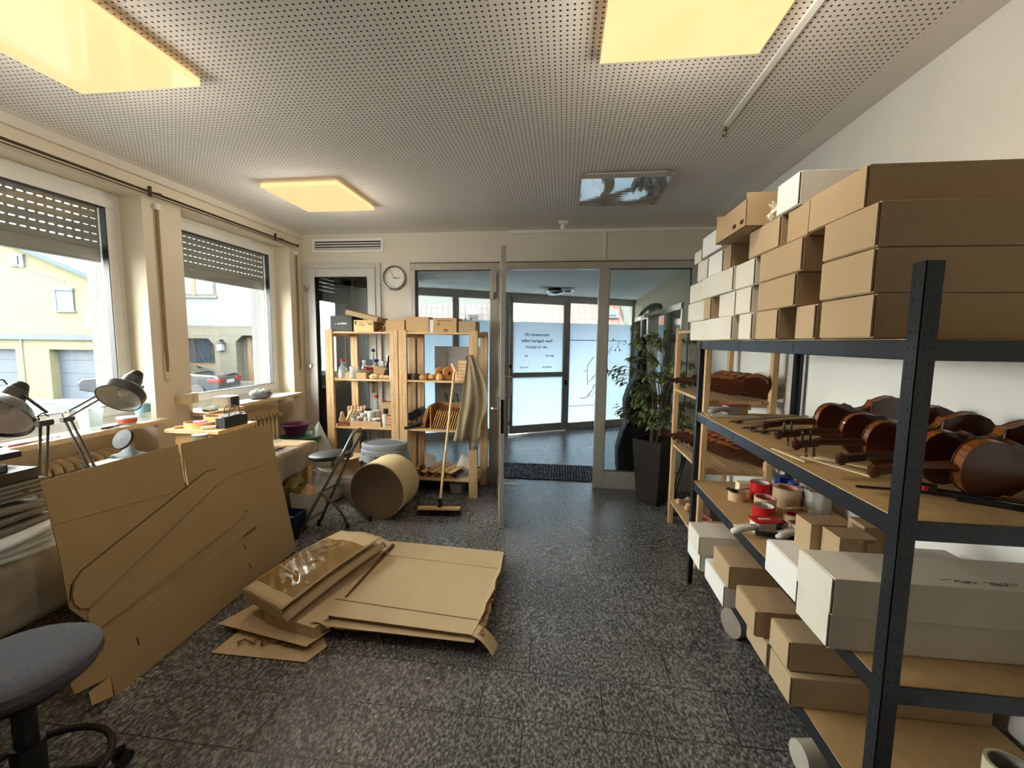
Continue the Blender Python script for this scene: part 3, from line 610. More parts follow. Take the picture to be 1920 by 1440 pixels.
m = M().box(-13.85, -12.6, 22.45, 22.5, -.65, .55, T=EXR).box(-13.85, -13.65, 22.45, 22.5, .55, 1.6, T=EXR).box(-13.6, -12.7, 22.41, 22.45, -.45, .35, T=EXR); m.ob('door', OAKE, t)
M().box(-13.65, -12.6, 22.46, 22.5, .55, 1.5, T=EXR).ob('door_glass', BLACK, t); M().box(-14.2, -12.4, 21.6, 22.6, ZR, -.65, T=EXR).ob('doorstep', STONE, t)
m = M().box(-14.95, -14.68, 21.7, 21.9, .95, 1.3, T=EXR); m.ob('wall_lantern', EXW, t); M().prism([(-15.0, 1.3), (-14.63, 1.3), (-14.75, 1.42), (-14.88, 1.42)], -21.95, -21.65, EXR @ Matrix.Rotation(PI / 2, 4, 'X')).box(-14.85, -14.78, 21.7, 22, 1.42, 1.5, T=EXR).box(-14.86, -14.77, 21.78, 21.82, .88, .95, T=EXR).ob('lantern_cap', BLACK, t)
# parked car
t = thing('parked_car', 'dark saloon car with red tail light parked before the sandstone house', 'car', ET(-13.35, 18.6, ZR + .33), YAW + .10)
CP = mat('dark_car_paint', '#12151b', .2, .3, var=.02, coat=1); CG = mat('car_glass', '#0c1014', .05, var=.02)
side = [(-4.4, .35), (-4.4, .7), (-4.2, .85), (-3.2, .95), (-2.4, 1.38), (-1.2, 1.43), (-.35, 1.12), (.05, 1.02), (.85, .98), (.98, .85), (1.0, .45), (.9, .28), (.45, .25), (.35, .45), (.1, .55), (-.15, .45), (-.25, .25), (-3.1, .25), (-3.2, .45), (-3.45, .55), (-3.7, .45), (-3.8, .25)]
M().prism(side, -.88, .88, Matrix.Rotation(PI / 2, 4, 'X')).ob('body', CP, t, world=False, bevel=.06)
M().prism([(-2.95, .98), (-2.35, 1.33), (-1.2, 1.37), (-.4, 1.1), (-.3, .98)], -.89, .89, Matrix.Rotation(PI / 2, 4, 'X')).ob('side_window', CG, t, world=False)
M().add([(-.93, -.62, 1.36), (-.93, .62, 1.36), (-.05, .7, 1.075), (-.05, -.7, 1.075)], [[0, 1, 2, 3]]).ob('rear_window', CG, t, world=False, solid=.02)
M().box(.55, 1.02, -.90, -.45, .68, .84).box(.55, 1.02, .45, .90, .68, .84).ob('tail_light', mat('red_tail_light', '#48080c', .2), t, world=False, bevel=.02)
M().box(.99, 1.03, -.27, .27, .62, .76).ob('number_plate', EXW, t, world=False)
for x in (.1, -3.45):
    for y in (-.8, .8): M().cyl((x, y - .1, .31), (x, y + .1, .31), .31, 20).ob('wheel', BLACK, t, world=False)
# houses beyond the vestibule
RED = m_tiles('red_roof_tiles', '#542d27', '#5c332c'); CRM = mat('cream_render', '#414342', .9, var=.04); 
def tiled(name, t, pts, mt, nrm=(0, -1, .5)):
    v = [Vector(p) for p in pts]; me = bpy.data.meshes.new(name); th = Vector((0, .12, -.12)); w_ = [p + th for p in v]
    me.from_pydata([tuple(EXR @ p - t.location) for p in v + w_], [], [(0, 1, 2, 3), (7, 6, 5, 4), (0, 4, 5, 1), (1, 5, 6, 2), (2, 6, 7, 3), (3, 7, 4, 0)])
    uv = me.uv_layers.new(); L1 = (v[1] - v[0]).length; L2 = (v[3] - v[0]).length; q = [(0, 0), (L1, 0), (L1, L2), (0, L2)]
    for p in me.polygons:
        for k, li in enumerate(p.loop_indices): uv.data[li].uv = q[k % 4] if p.index == 0 else (0.1, .1)
    me.materials.append(mt); o = bpy.data.objects.new(name, me); C.objects.link(o); o.parent = t; return o
t = ext('house', 'red tiled roof house seen above the frosted film of the glass door', 'house', 2, 17)
M().box(.5, 4.3, 16, 21, ZR, 2.2, T=EXR).ob('wall', CRM, t); tiled('roof', t, [(.33, 15.6, 1.9), (4.1, 15.6, 1.9), (4.1, 19, 5.2), (-.15, 19, 5.2)], RED)
m = M(); slab(m, [(3.42, 15.6 + .82, 2.78), (3.95, 15.6 + .82, 2.78), (3.95, 15.6 + .5, 2.47), (3.42, 15.6 + .5, 2.47)], -.06, EXR); m.ob('skylight', EXW, t)
m = M(); slab(m, [(3.49, 15.6 + .74, 2.78), (3.86, 15.6 + .74, 2.78), (3.86, 15.6 + .5, 2.54), (3.49, 15.6 + .5, 2.54)], -.06, EXR); m.ob('skylight_pane', BLUR, t)
t = ext('house', 'cream rendered house to the right of the red roof', 'house', 6, 16.5); M().box(4.15, 9, 16.2, 21, ZR, 6.5, T=EXR).ob('wall', CRM, t); M().box(4.0, 9.2, 15.9, 21.3, 6.5, 6.8, T=EXR).ob('roof', RED, t)
t = ext('house', 'dull red tiled roof house seen through the glass left of the open door', 'house', -2, 18)
M().box(-4.5, -.9, 18, 23, ZR, 2.2, T=EXR).ob('wall', CRM, t); tiled('roof', t, [(-4.8, 17.6, 1.9), (-.72, 17.6, 1.9), (-1.15, 21, 5.2), (-4.8, 21, 5.2)], m_tiles('dull_roof_tiles', '#372d2f', '#3b3133'))
M().box(-1.9, -1.45, 17.9, 18.3, 2.65, 2.95, T=EXR).ob('roof_window', EXW, t)
# ------------------------------------------------------------------ metal shelf
MET = mat('dark_blue_grey_steel', '#2f3237', .35, .5, var=.06, sc=6); METD = mat('slot_shadow', '#0d0e10', .7)
MDF = mat('fibreboard', '#b59566', .7, var=.07, sc=30, det=8); MDFE = mat('fibreboard_edge', '#d3b98c', .7)
SX0, SX1, SY0, SY1 = .84, 1.44, 1.134, 2.812
SZ = [1.592, 1.143, .700, .335]
t = thing('metal_shelf', 'dark steel boltless shelf unit full of cartons and violins on the right', 'shelf', ((SX0 + SX1) / 2, (SY0 + SY1) / 2, 0))
def post(x, y, sx, sy):
    m = M(); a = .040; th = .0022; zt = 1.775 if sy > 0 else 1.590
    xa, xb = (x, x + a) if sx > 0 else (x - a, x); ya, yb = (y, y + a) if sy > 0 else (y - a, y)
    m.box(x, x + sx * th, ya, yb, 0, zt) if sx > 0 else m.box(x - th, x, ya, yb, 0, zt)
    m.box(xa, xb, y, y + sy * th, 0, zt) if sy > 0 else m.box(xa, xb, y - th, y, 0, zt)
    z = .03
    while z < zt - .015:
        e = .0006
        for k in (.012, .028):
            xx = x + sx * k; yy = y + sy * k; h = .006
            (m.box(xx - .0022, xx + .0022, y - e if sy > 0 else y, y if sy > 0 else y + e, z, z + h, 1))
            (m.box(x - e if sx > 0 else x, x if sx > 0 else x + e, yy - .0022, yy + .0022, z, z + h, 1))
        z += .0375
    m.ob('post', [MET, METD], t)
post(SX0, SY0, 1, 1); post(SX0, SY1, 1, -1); post(SX1, SY0, -1, 1); post(SX1, SY1, -1, -1)
for z in SZ:
    for x in (SX0 + .003, SX1 - .006): m = M().box(x, x + .003, SY0 + .002, SY1 - .002, z - .052, z - .002); m.box(x, x + .012 if x < 1 else x + .003, SY0 + .002, SY1 - .002, z - .052, z - .049); m.ob('side_beam', MET, t, bevel=.001)
    for y in (SY0 + .003, SY1 - .006): M().box(SX0 + .004, SX1 - .004, y, y + .003, z - .052, z - .002).ob('end_beam', MET, t, bevel=.001)
    M().box(SX0 + .006, SX1 - .006, SY0 + .006, SY1 - .006, z - .008, z).box(SX0 + .0055, SX0 + .006, SY0 + .006, SY1 - .006, z - .007, z, 1).ob('shelf_board', [MDF, MDFE], t)
m = M()
for z in SZ:
    for y in (1.7, 2.2, 2.62): m.box(SX0 + .0022, SX0 + .003, y, y + .004, z - .04, z - .012)
m.ob('beam_mark', METD, t)['kind'] = 'stuff'
# ------------------------------------------------------------------ wooden shelf on the right
def wood_shelf(t, X0, X1, Y0, Y1, posts, zs, zt, along='y', pw=.045, pd=.07):
    for (x, y) in posts:
        m = M(); m.box(x, x + pw, y, y + pd, 0, zt); m.ob('post', PINEZ, t, bevel=.002)
    for z in zs:
        n = max(3, int(abs(X1 - X0) / .085)); m = M()
        if along == 'y':
            st = (X1 - X0) / n
            for k in range(n): m.box(X0 + k * st + .003, X0 + (k + 1) * st - .003, Y0, Y1, z - .02, z)
            m.ob('shelf_board', PINEY, t, bevel=.001)
            M().box(X0 + .02, X1 - .02, Y0 + .02, Y0 + .042, z - .045, z - .02).ob('crossbar', PINE, t); M().box(X0 + .02, X1 - .02, Y1 - .042, Y1 - .02, z - .045, z - .02).ob('crossbar', PINE, t)
        else:
            n = 4; st = (Y1 - Y0) / n
            for k in range(n): m.box(X0, X1, Y0 + k * st + .003, Y0 + (k + 1) * st - .003, z - .02, z)
            m.ob('shelf_board', PINE, t, bevel=.001)
            M().box(X0 + .015, X0 + .04, Y0 + .02, Y1 - .02, z - .045, z - .02).ob('crossbar', PINEY, t); M().box(X1 - .04, X1 - .015, Y0 + .02, Y1 - .02, z - .045, z - .02).ob('crossbar', PINEY, t)
t = thing('wooden_shelf', 'slim pine shelf of violins between the metal shelf and the potted plant', 'shelf', (1.17, 3.4, 0))
wood_shelf(t, .955, 1.43, 3.03, 3.80, [(.95, 3.0), (.95, 3.76), (1.375, 3.0), (1.375, 3.76)], [1.19, .713, .21], 1.70, 'y', .036, .05)
M().box(.955, .98, 3.03, 3.79, 1.655, 1.675).ob('top_rail', PINEY, t); M().box(1.39, 1.41, 3.03, 3.79, 1.655, 1.675).ob('top_rail', PINEY, t)
# ------------------------------------------------------------------ cartons
BR = m_card('brown_cardboard', '#b39a78'); BRL = m_card('light_brown_cardboard', '#bba382'); WB = mat('white_carton', '#d9d2c3', .7, var=.04, sc=4, spec=.25); WBW = mat('bright_white_carton', '#e6e4de', .65, var=.03, spec=.25)
GAP = mat('fold_shadow', '#3d2b18', .9)
def carton(x0, x1, y0, y1, z0, z1, mt, label, grp, name='carton', jit=0):
    t = thing(name, label, 'box', ((x0 + x1) / 2, (y0 + y1) / 2, z0), group=grp)
    g = .0015
    M().box(x0 + .003, x1, y0 + g, y1 - g, z0 + .0008, z1 - .0008).ob('body', mt, t, bevel=.0025)
    # tuck flap across the end and the lid panel with its loose front lip
    M_ = M().box(x0 - .001, x0 + .002, y0 + .007, y1 - .002, z0 + .004, z1 - .003); fl = M_.ob('end_flap', mt, t, bevel=.001)
    M().box(x0 + .001, x0 + .0035, y0 + .0022, y0 + .0068, z0 + .006, z1 - .006).ob('flap_slot', GAP, fl)
    return t
Z0 = SZ[0] + .001; HB = .1165
TOP = [ # level, x0, y0, y1, colour, label
 (0, .795, 1.222, 1.455, BR, 'brown carton at the bottom of the nearest stack on the top shelf'),
 (1, .79, 1.228, 1.462, BR, 'brown carton second from the bottom of the nearest stack on the top shelf'),
 (2, .79, 1.228, 1.462, BR, 'brown carton third from the bottom of the nearest stack on the top shelf'),
 (3, .80, 1.30, 1.575, BR, 'brown carton set back on top of the nearest stack on the top shelf'),
 (0, .82, 1.53, 1.65, BRL, 'narrow brown carton standing on the shelf just left of the nearest stack'),
 (0, .80, 1.74, 1.92, BRL, 'brown carton on the shelf with a dark gap to its right, bottom row'),
 (1, .80, 1.63, 1.92, BR, 'wide brown carton in the second row left of the nearest stack'),
 (2, .80, 1.60, 1.92, BR, 'wide brown carton in the third row left of the nearest stack'),
 (3, .80, 1.77, 2.04, BRL, 'brown carton in the fourth row under the lidless brown box'),
 (3, .81, 1.59, 1.735, BR, 'narrow brown carton in the fourth row beneath the white torn one'),
 (4, .80, 1.65, 1.81, WBW, 'white carton with a torn corner, highest in the middle of the pile'),
 (0, .80, 1.965, 2.10, WB, 'narrow white carton in the bottom row beside the brown ones'),
 (0, .79, 2.16, 2.505, WB, 'wide white carton second from the far end of the bottom row'),
 (0, .80, 2.52, 2.86, WB, 'white carton at the far end of the bottom row on the top shelf'),
 (1, .80, 1.985, 2.155, WB, 'white carton in the second row touching the wide brown one'),
 (1, .80, 2.16, 2.37, WB, 'white carton in the second row right of the small brown one'),
 (1, .79, 2.47, 2.585, BRL, 'small brown carton wedged between white ones in the second row'),
 (1, .80, 2.595, 2.93, WB, 'white carton at the far end of the second row'),
 (2, .80, 1.97, 2.17, WB, 'white carton in the third row touching the wide brown one'),
 (2, .79, 2.18, 2.635, WB, 'long white carton in the third row'),
 (2, .80, 2.65, 2.91, WB, 'white carton at the far end of the third row'),
 (3, .80, 2.24, 2.35, BR, 'small brown carton in the fourth row among white ones'),
 (3, .80, 2.36, 2.575, WBW, 'white carton in the fourth row left of the small brown one'),
 (3, .80, 2.585, 2.77, WB, 'white carton at the far end of the fourth row'),
]
for lv, x0, y0, y1, mt, lab in TOP:
    carton(x0, 1.435, y0, y1, Z0 + lv * HB, Z0 + (lv + 1) * HB, mt, lab, 'cartons piled on the top shelf')
carton(.80, 1.435, 2.38, 2.70, Z0 + 4 * HB + .012, Z0 + 5 * HB + .012, WBW, 'white carton topmost at the far end of the pile', 'cartons piled on the top shelf')
carton(.80, 1.42, 2.71, 2.85, Z0 + 4 * HB, Z0 + 4 * HB + .075, WB, 'low white carton on the top row at the far end', 'cartons piled on the top shelf')
# lidless brown box sticking out from the pile
t = thing('open_carton', 'lidless brown cardboard box jutting out high on the pile of cartons', 'box', (.93, 2.15, Z0 + 4 * HB)); z0 = Z0 + 4 * HB + .001; x0, x1, y0, y1 = .735, 1.2, 1.93, 2.28
m = M(); m.box(x0, x1, y0, y1, z0, z0 + .004).box(x0, x1, y0, y0 + .004, z0, z0 + .135).box(x0, x1, y1 - .004, y1, z0, z0 + .135).box(x1 - .004, x1, y0, y1, z0, z0 + .135); m.box(x0, x0 + .004, y0, y1, z0, z0 + .11); m.ob('body', BR, t, bevel=.001)
m = M().box(x0 - .003, x0 - .0005, y0 + .02, y0 + .05, z0 + .02, z0 + .035).box(x0 - .003, x0 - .0005, y0 + .1, y0 + .13, z0 + .02, z0 + .035); m.ob('slot', GAP, t)
m = M(); 
random.seed(3)
m.grid(lambda u, v: (.797 - .012 * math.sin(v * 7), 1.812 + .05 * u, Z0 + 4 * HB + .0 + .06 * v + .01 * math.sin(u * 9)), 4, 4); 
tag(m.ob('torn_paper', mat('torn_paper', '#e4d9c2', .8), solid=.002), 'torn flap of pale paper hanging off the highest white carton', 'paper')
Z3 = SZ[2] + .001
for x0, y0, y1, za, zb, mt, lab in [
 (.775, 1.255, 1.425, Z3, Z3 + .112, WB, 'large white carton on the third shelf under the one with handwriting'),
 (.80, 1.47, 1.70, Z3, Z3 + .125, WBW, 'white carton on the third shelf behind the brown cardboard inserts')]:
    carton(x0, 1.42, y0, y1, za, zb, mt, lab, 'cartons on the third shelf')
t = carton(.765, 1.42, 1.235, 1.415, Z3 + .113, Z3 + .225, WB, 'white carton with handwriting on its lid at the near end of the third shelf', 'cartons on the third shelf')
random.seed(5); x = 1.06
for w_ in range(3):
    m = M()
    for k in range(9):
        p = [(x + .0, 1.27 + random.uniform(-.006, .006)), (x + .004, 1.262 + random.uniform(-.008, .012)), (x + .008, 1.272)]
        m.tube([Vector((a, b, Z3 + .226)) for a, b in p], .0007, 4); x += .0095
    x += .02; m.ob('handwriting', BLACK, t)
Z4 = SZ[3] + .001
for x0, y0, y1, za, zb, mt, lab in [
 (.80, 1.46, 1.612, Z4, Z4 + .108, BRL, 'brown carton on the lowest board under the nearest brown one'),
 (.80, 1.488, 1.625, Z4 + .109, Z4 + .217, BRL, 'brown carton nearest the tall steel post, just above the lowest board one'),
 (.80, 1.63, 1.815, Z4, Z4 + .105, BRL, 'brown carton on the lowest board beneath the one jutting out'),
 (.762, 1.66, 1.85, Z4 + .106, Z4 + .212, BR, 'brown carton jutting out from the lower stack'),
 (.775, 2.01, 2.28, Z4, Z4 + .108, WBW, 'bright white carton on the lowest board below a brown one'),
 (.782, 1.98, 2.19, Z4 + .109, Z4 + .222, BR, 'brown carton lying on a bright white one in the lower stack'),
 (.765, 2.33, 2.56, Z4, Z4 + .105, WBW, 'white carton on the lowest board at the far foot of the shelf'),
 (.745, 2.30, 2.50, Z4 + .106, Z4 + .212, WB, 'white carton topmost at the far foot of the shelf')]:
    carton(x0, 1.42, y0, y1, za, zb, mt, lab, 'cartons on the lowest board')
# ------------------------------------------------------------------ violins
HALF = [(0, 0), (.003, .035), (.010, .062), (.025, .084), (.05, .099), (.08, .1035), (.11, .096), (.13, .087), (.142, .088), (.1445, .084), (.150, .070), (.162, .060), (.185, .055), (.205, .057), (.222, .067), (.228, .077), (.232, .0775), (.245, .073), (.265, .079), (.29, .0835), (.315, .079), (.335, .065), (.348, .042), (.354, .02), (.355, 0)]
OUT = HALF + [(u, -w_) for u, w_ in HALF[-2:0:-1]]
OUT = [(u - .17, w_) for u, w_ in OUT]
def ring_dome(m, z, h, over, th, up):
    n = len(OUT); v = []; f = []; S_ = [1 + over, .96, .85, .65, .4, .15]
    for s_ in S_:
        for (u, w_) in OUT:
            cu = u * (s_ if s_ > .9 else s_); v.append((cu, w_ * s_, z + up * (th + h * (1 - min(1, s_) ** 2.2))))
    for i in range(len(S_) - 1):
        for k in range(n): f.append([i * n + k, i * n + (k + 1) % n, (i + 1) * n + (k + 1) % n, (i + 1) * n + k])
    f.append([(len(S_) - 1) * n + k for k in range(n)])
    o = len(v)
    v += [(u * (1 + over), w_ * (1 + over), z) for u, w_ in OUT]; f += [[k, (k + 1) % n, o + (k + 1) % n, o + k] for k in range(n)]; f.append([o + k for k in range(n)])
    m.add(v, f)
def make_violin(label, cat, mt, pegs=True, group=None):
    t = thing('violin', label, cat, (0, 0, 0), group=group)
    m = M(); ring_dome(m, -.016, .013, .018, .0035, -1); m.ob('back_plate', mt, t, smooth='auto', world=False)
    m = M(); ring_dome(m, .016, .013, .018, .0035, 1); m.ob('top_plate', mt, t, smooth='auto', world=False)
    M().prism(OUT, -.016, .016).ob('ribs', mat('flamed_rib', '#7c4620', .3, var=.35, sc=7, stretch=(14, 14, .3), coat=.8), t, smooth='auto', world=False)
    m = M(); sec = []
    for u, w_, za, zb in ((.178, .013, -.019, .022), (.186, .0135, -.016, .022), (.20, .0145, .000, .024), (.25, .0135, .006, .026), (.31, .012, .008, .027), (.325, .0125, .004, .026)):
        sec.append([(u, -w_, zb), (u, -w_ * .8, (za + zb) / 2 - .003), (u, 0, za), (u, w_ * .8, (za + zb) / 2 - .003), (u, w_, zb)])
    v = [p for s_ in sec for p in s_]; f = []
    for i in range(len(sec) - 1):
        for k in range(5): f.append([i * 5 + k, i * 5 + (k + 1) % 5, (i + 1) * 5 + (k + 1) % 5, (i + 1) * 5 + k])
    f += [[0, 1, 2, 3, 4], [len(v) - 5 + k for k in range(5)]]; m.add(v, f); m.ob('neck', mt, t, smooth='auto', world=False)
    # pegbox and scroll
    m = M(); prof = [(.322, .026), (.322, .004), (.345, .000), (.37, -.004), (.392, -.010), (.40, -.004), (.398, .008), (.385, .010), (.365, .016), (.34, .024)]
    m.prism(prof, -.0115, .0115, Matrix.Rotation(PI / 2, 4, 'X'))
    for r_, hw in ((.0155, .010), (.0105, .0155), (.006, .020)): m.cyl((.397, -hw, -.004), (.397, hw, -.004), r_, 18)
    sc_ = m.ob('scroll', mt, t, smooth='auto', world=False)
    if pegs:
        M().prism([(.10, -.0205), (.37 - .045, -.012), (.37 - .045, .012), (.10, .0205)], .031, .037).ob('fingerboard', BLACK, t, world=False, bevel=.001)
        for k, u in enumerate((.337, .350, .363, .376)):
            s_ = 1 if k % 2 else -1
            m = M().cyl((u, -.014 * s_, .008 - k * .002), (u, .032 * s_, .008 - k * .002), .0035, 8); m.lathe([(.002, 0), (.005, .002), (.009, .009), (.0085, .016), (.004, .021), (0, .023)], 12, Matrix.Translation((u, .030 * s_, .008 - k * .002)) @ Matrix.Rotation(-PI / 2 * s_, 4, 'X') @ Matrix.Scale(.45, 4, (1, 0, 0))); m.ob('peg', BLACK, sc_, smooth='auto', world=False)
    return t
def vrot(tail, scroll, lean, dz):
    d = Vector((scroll[0] - tail[0], scroll[1] - tail[1], 0)).normalized(); d = (d + Vector((0, 0, dz))).normalized()
    n = d.cross(Vector((0, 0, 1))).normalized(); up = n.cross(d).normalized()       # width axis
    c, s_ = math.cos(lean), math.sin(lean); Y = up * c + n * s_ ; Z = d.cross(Y)
    return Matrix((d, Y, Z)).transposed().to_euler(), d, Y
VM = m_violin('red_brown_varnish', '#270c05', '#401508'); VM2 = m_violin('amber_varnish', '#341206', '#55260f')
V1 = make_violin('red-brown violin without pegs, rearmost of the five lying on the metal shelf', 'violin', VM, False, 'violins on the metal shelf')
V2 = make_violin('red-brown violin with black pegs, its scroll second farthest on the metal shelf', 'violin', VM, True, 'violins on the metal shelf')
def place(o, scroll, tail, zs, lean, tilt=-.09, zoff=.104):
    e, d, Y = vrot(tail, scroll, lean, tilt); dd = Vector((scroll[0] - tail[0], scroll[1] - tail[1], 0)).normalized()
    c = Vector((scroll[0], scroll[1], 0)) - dd * .41; o.location = (c.x, c.y, zs + zoff * math.cos(lean) - .005 + .028 * abs(math.sin(lean))); o.rotation_euler = e
ZV = SZ[1]
place(V1, (.905, 2.05), (1.46, 2.03), ZV, -.10)
place(V2, (.868, 1.845), (1.42, 1.72), ZV, -.10)
o = dup(V2, 'red-brown violin with black pegs, scroll in the middle of the metal shelf row', (0, 0, 0)); place(o, (.845, 1.665), (1.40, 1.575), ZV, -.12)
o = dup(V1, 'red-brown violin whose plain scroll lies on the pale wood strips', (0, 0, 0)); place(o, (.885, 1.475), (1.44, 1.435), ZV, -.10)
V5 = make_violin('amber violin nearest the tall steel post, back towards us, beside the bow', 'violin', VM2, False, 'violins on the metal shelf'); place(V5, (.895, 1.345), (1.45, 1.315), ZV, -.14)
for row, (zs, n, nm) in enumerate(((1.19, 5, 'upper'), (.713, 6, 'middle'))):
    ords = ['nearest', 'second', 'third', 'fourth', 'fifth', 'sixth']
    for i in range(n):
        lab = '%s violin from the front leaning on the %s board of the pine shelf' % (ords[i], nm)
        o = dup(V1, lab, (0, 0, 0), group='violins leaning on the %s pine board' % nm)
        c = Vector((1.275 - .026 * i, 3.155 + .078 * i)); a = .88 + .03 * (i % 3) ; d = Vector((-math.cos(a), math.sin(a)))
        place(o, tuple(c + d * .41), tuple(c - d * .17), zs, -.72, -.05, .104)
# ------------------------------------------------------------------ things on the metal shelf
ZB = SZ[1] + .0005
STICK = wood('bow_wood', '#6b3a1d', '#4a2410', 1, knots=False, r=.3)
HAIR = mat('bow_hair', '#e3dccb', .6); 
def bow(p, q, lab):
    t = thing('violin_bow', lab, 'bow', ((p[0] + q[0]) / 2, (p[1] + q[1]) / 2, ZB), group='violin bows on the metal shelf')
    p = Vector((p[0], p[1], ZB + .013)); q = Vector((q[0], q[1], ZB + .010)); d = (q - p).normalized(); u = Vector((0, 0, 1)); sd = d.cross(u)
    n = 10; pts = [p.lerp(q, i / n) + sd * .012 * math.sin(PI * i / n) * -1 for i in range(n + 1)]
    M().tube(pts, [.0042] * 4 + [.0036] * 4 + [.003] * 3, 8).ob('stick', STICK, t, smooth=True)
    M().bar(p + d * .03 + sd * .012, p + d * .075 + sd * .012, .02, .013).ob('frog', BLACK, t, bevel=.002)
    M().bar(p - d * .012, p + d * .004, .009, .009).ob('end_button', CHROME, t, bevel=.002)
    M().bar(q + sd * .008, q + d * .01 + sd * .008, .02, .006).ob('head', BLACK, t)
    M().bar(p + d * .06 + sd * .02, q + sd * .014, .009, .0015).ob('hair', HAIR, t)
bow((.90, 2.40), (1.43, 2.70), 'violin bow with black frog farthest along the metal shelf'); bow((.90, 2.235), (1.42, 2.50), 'violin bow with black frog, middle of the three lying parallel'); bow((.915, 2.15), (1.40, 2.30), 'violin bow with black frog closest to the first violin scroll')
bow((1.02, 1.40), (1.42, 1.17), 'dark bow lying before the amber violin by the steel post')
# cardboard sheet and tape gun
CLR = plastic_clear('clear_plastic')
t = thing('cardboard_sheet', 'thin brown cardboard sheets under the grey tape dispenser', 'cardboard', (1.08, 2.68, ZB)); M().prism([(.86, 2.60), (1.39, 2.64), (1.33, 2.79), (.88, 2.76)], ZB, ZB + .004).ob('lower_sheet', BRL, t); M().prism([(.88, 2.62), (1.15, 2.63), (1.13, 2.76), (.90, 2.75)], ZB + .004, ZB + .008).ob('upper_sheet', WB, t)
TAPEB = mat('brown_packing_tape', '#a8773a', .25, var=.1, coat=.3); REDP = mat('red_plastic', '#b3151a', .3, var=.05); WPL = mat('white_plastic', '#dcd8cf', .4); TAPEC = mat('clear_tape_roll', '#b9a184', .25, var=.1); CORE = mat('cardboard_core', '#c9ab82', .8); PINK = mat('printed_core', '#c98378', .6, var=.35, sc=40)
def tape_roll(x, y, z, r, h, mt, core, lab, ri=None, name='tape_roll', grp='tape rolls on the third shelf', T=None):
    t = thing(name, lab, 'tape', (x, y, z), group=grp); ri = ri or r * .72
    T = T or Matrix.Identity(4)
    M().lathe([(ri + .002, 0), (r, 0), (r, h), (ri + .002, h), (ri + .002, 0)], 32, T).ob('tape', mt, t, smooth='auto', world=False)
    M().lathe([(ri - .001, 0), (ri + .002, 0), (ri + .002, h), (ri - .001, h), (ri - .001, 0)], 32, T).ob('core', core, t, smooth='auto', world=False)
    return t
def dispenser(x, y, z, rz, lab, body=WPL, top=REDP, tape=TAPEB, handle=WPL):
    t = thing('tape_dispenser', lab, 'tape dispenser', (x, y, z), rz, group='hand tape dispensers')
    L = dict(world=False)
    M().prism(rbox(-.05, .06, -.035, .035, .02), .0, .055).ob('housing', body, t, bevel=.004, **L)
    M().prism([(-.055, -.04), (.02, -.043), (.075, -.03), (.075, .03), (.02, .043), (-.055, .04)], .055, .062).ob('cover', top, t, bevel=.003, **L)
    M().cyl((.055, 0, .006), (.055, 0, .052), .038, 28).ob('tape', tape, t, smooth='auto', **L)
    M().tube([(-.04, -.02, .03), (-.085, -.035, .035), (-.14, -.045, .026), (-.165, -.047, .020)], [.016, .015, .017, .012], 12).ob('handle', handle, t, smooth=True, **L)
    m = M()
    for k in range(7): m.tube([(-.085 - .011 * k + .016 * math.cos(a), -.036 - .0018 * k, .034 - .0018 * k + .018 * math.sin(a)) for a in [0]] + [(-.086 - .011 * k, -.036, .053 - .002 * k)], .0015, 4) if False else m.bar((-.085 - .011 * k, -.052, .046 - .0015 * k), (-.085 - .011 * k, -.024, .050 - .0015 * k), .003, .003)
    m.ob('grip_ribs', handle, t, **L)
    M().box(.08, .10, -.028, .028, .03, .055).ob('cutter', CHROME, t, **L)
    M().box(-.02, .03, -.008, .008, .062, .0635).ob('label_strip', WPL, t, **L)
    return t
dispenser(1.02, 2.70, ZB + .0085, .15, 'grey and red tape dispenser on cardboard sheets at the far end of the violin shelf', body=mat('grey_plastic', '#8f8d88', .4), handle=mat('grey_plastic', '#8f8d88', .4))
# thin wooden strips under the scrolls
SPR = mat('pale_spruce', '#dcc79b', .6, var=.08, sc=30, stretch=(1, .1, 1))
def strip(a, b, wd, z, lab, th=.003):
    m = M().bar((a[0], a[1], z + th / 2), (b[0], b[1], z + th / 2), wd, th); tag(m.ob('wood_strip', SPR), lab, 'wood strip', 'pale wood strips among the scrolls')
strip((.93, 1.74), (1.03, 1.50), .03, ZB, 'pale wood strip nearest the shelf edge under the plain scroll'); strip((.97, 1.73), (1.11, 1.58), .04, ZB + .003, 'broader pale wood strip under the plain scroll'); strip((.875, 1.86), (.90, 1.66), .02, ZB, 'narrow pale wood strip at the very edge of the violin shelf')
# black slim tool and phone-like case at near end
t = thing('pocket_torch', 'black tool with a red button and steel rod lying before the amber violin', 'tool', (1.05, 1.35, ZB)); M().cyl((1.045, 1.375, ZB + .016), (1.085, 1.345, ZB + .016), .016, 14).ob('body', BLACK, t, smooth='auto'); M().box(1.05, 1.07, 1.343, 1.35, ZB + .012, ZB + .026).ob('button', REDP, t); M().cyl((1.085, 1.345, ZB + .012), (1.19, 1.25, ZB + .010), .008, 12).ob('rod', DARKM, t, smooth='auto')
t = thing('flat_black_case', 'long flat black case on the violin shelf by the end beam', 'case', (1.23, 1.24, ZB)); M().prism([(1.10, 1.30), (1.17, 1.37), (1.42, 1.19), (1.38, 1.145)], ZB, ZB + .012).ob('case', BLACK, t, bevel=.003)
m = M().cyl((.895, 1.385, ZB + .004), (1.03, 1.365, ZB + .005), .0035, 8); tag(m.ob('black_rod', BLACK, smooth='auto'), 'thin black rod at the edge of the violin shelf behind the steel post', 'rod')
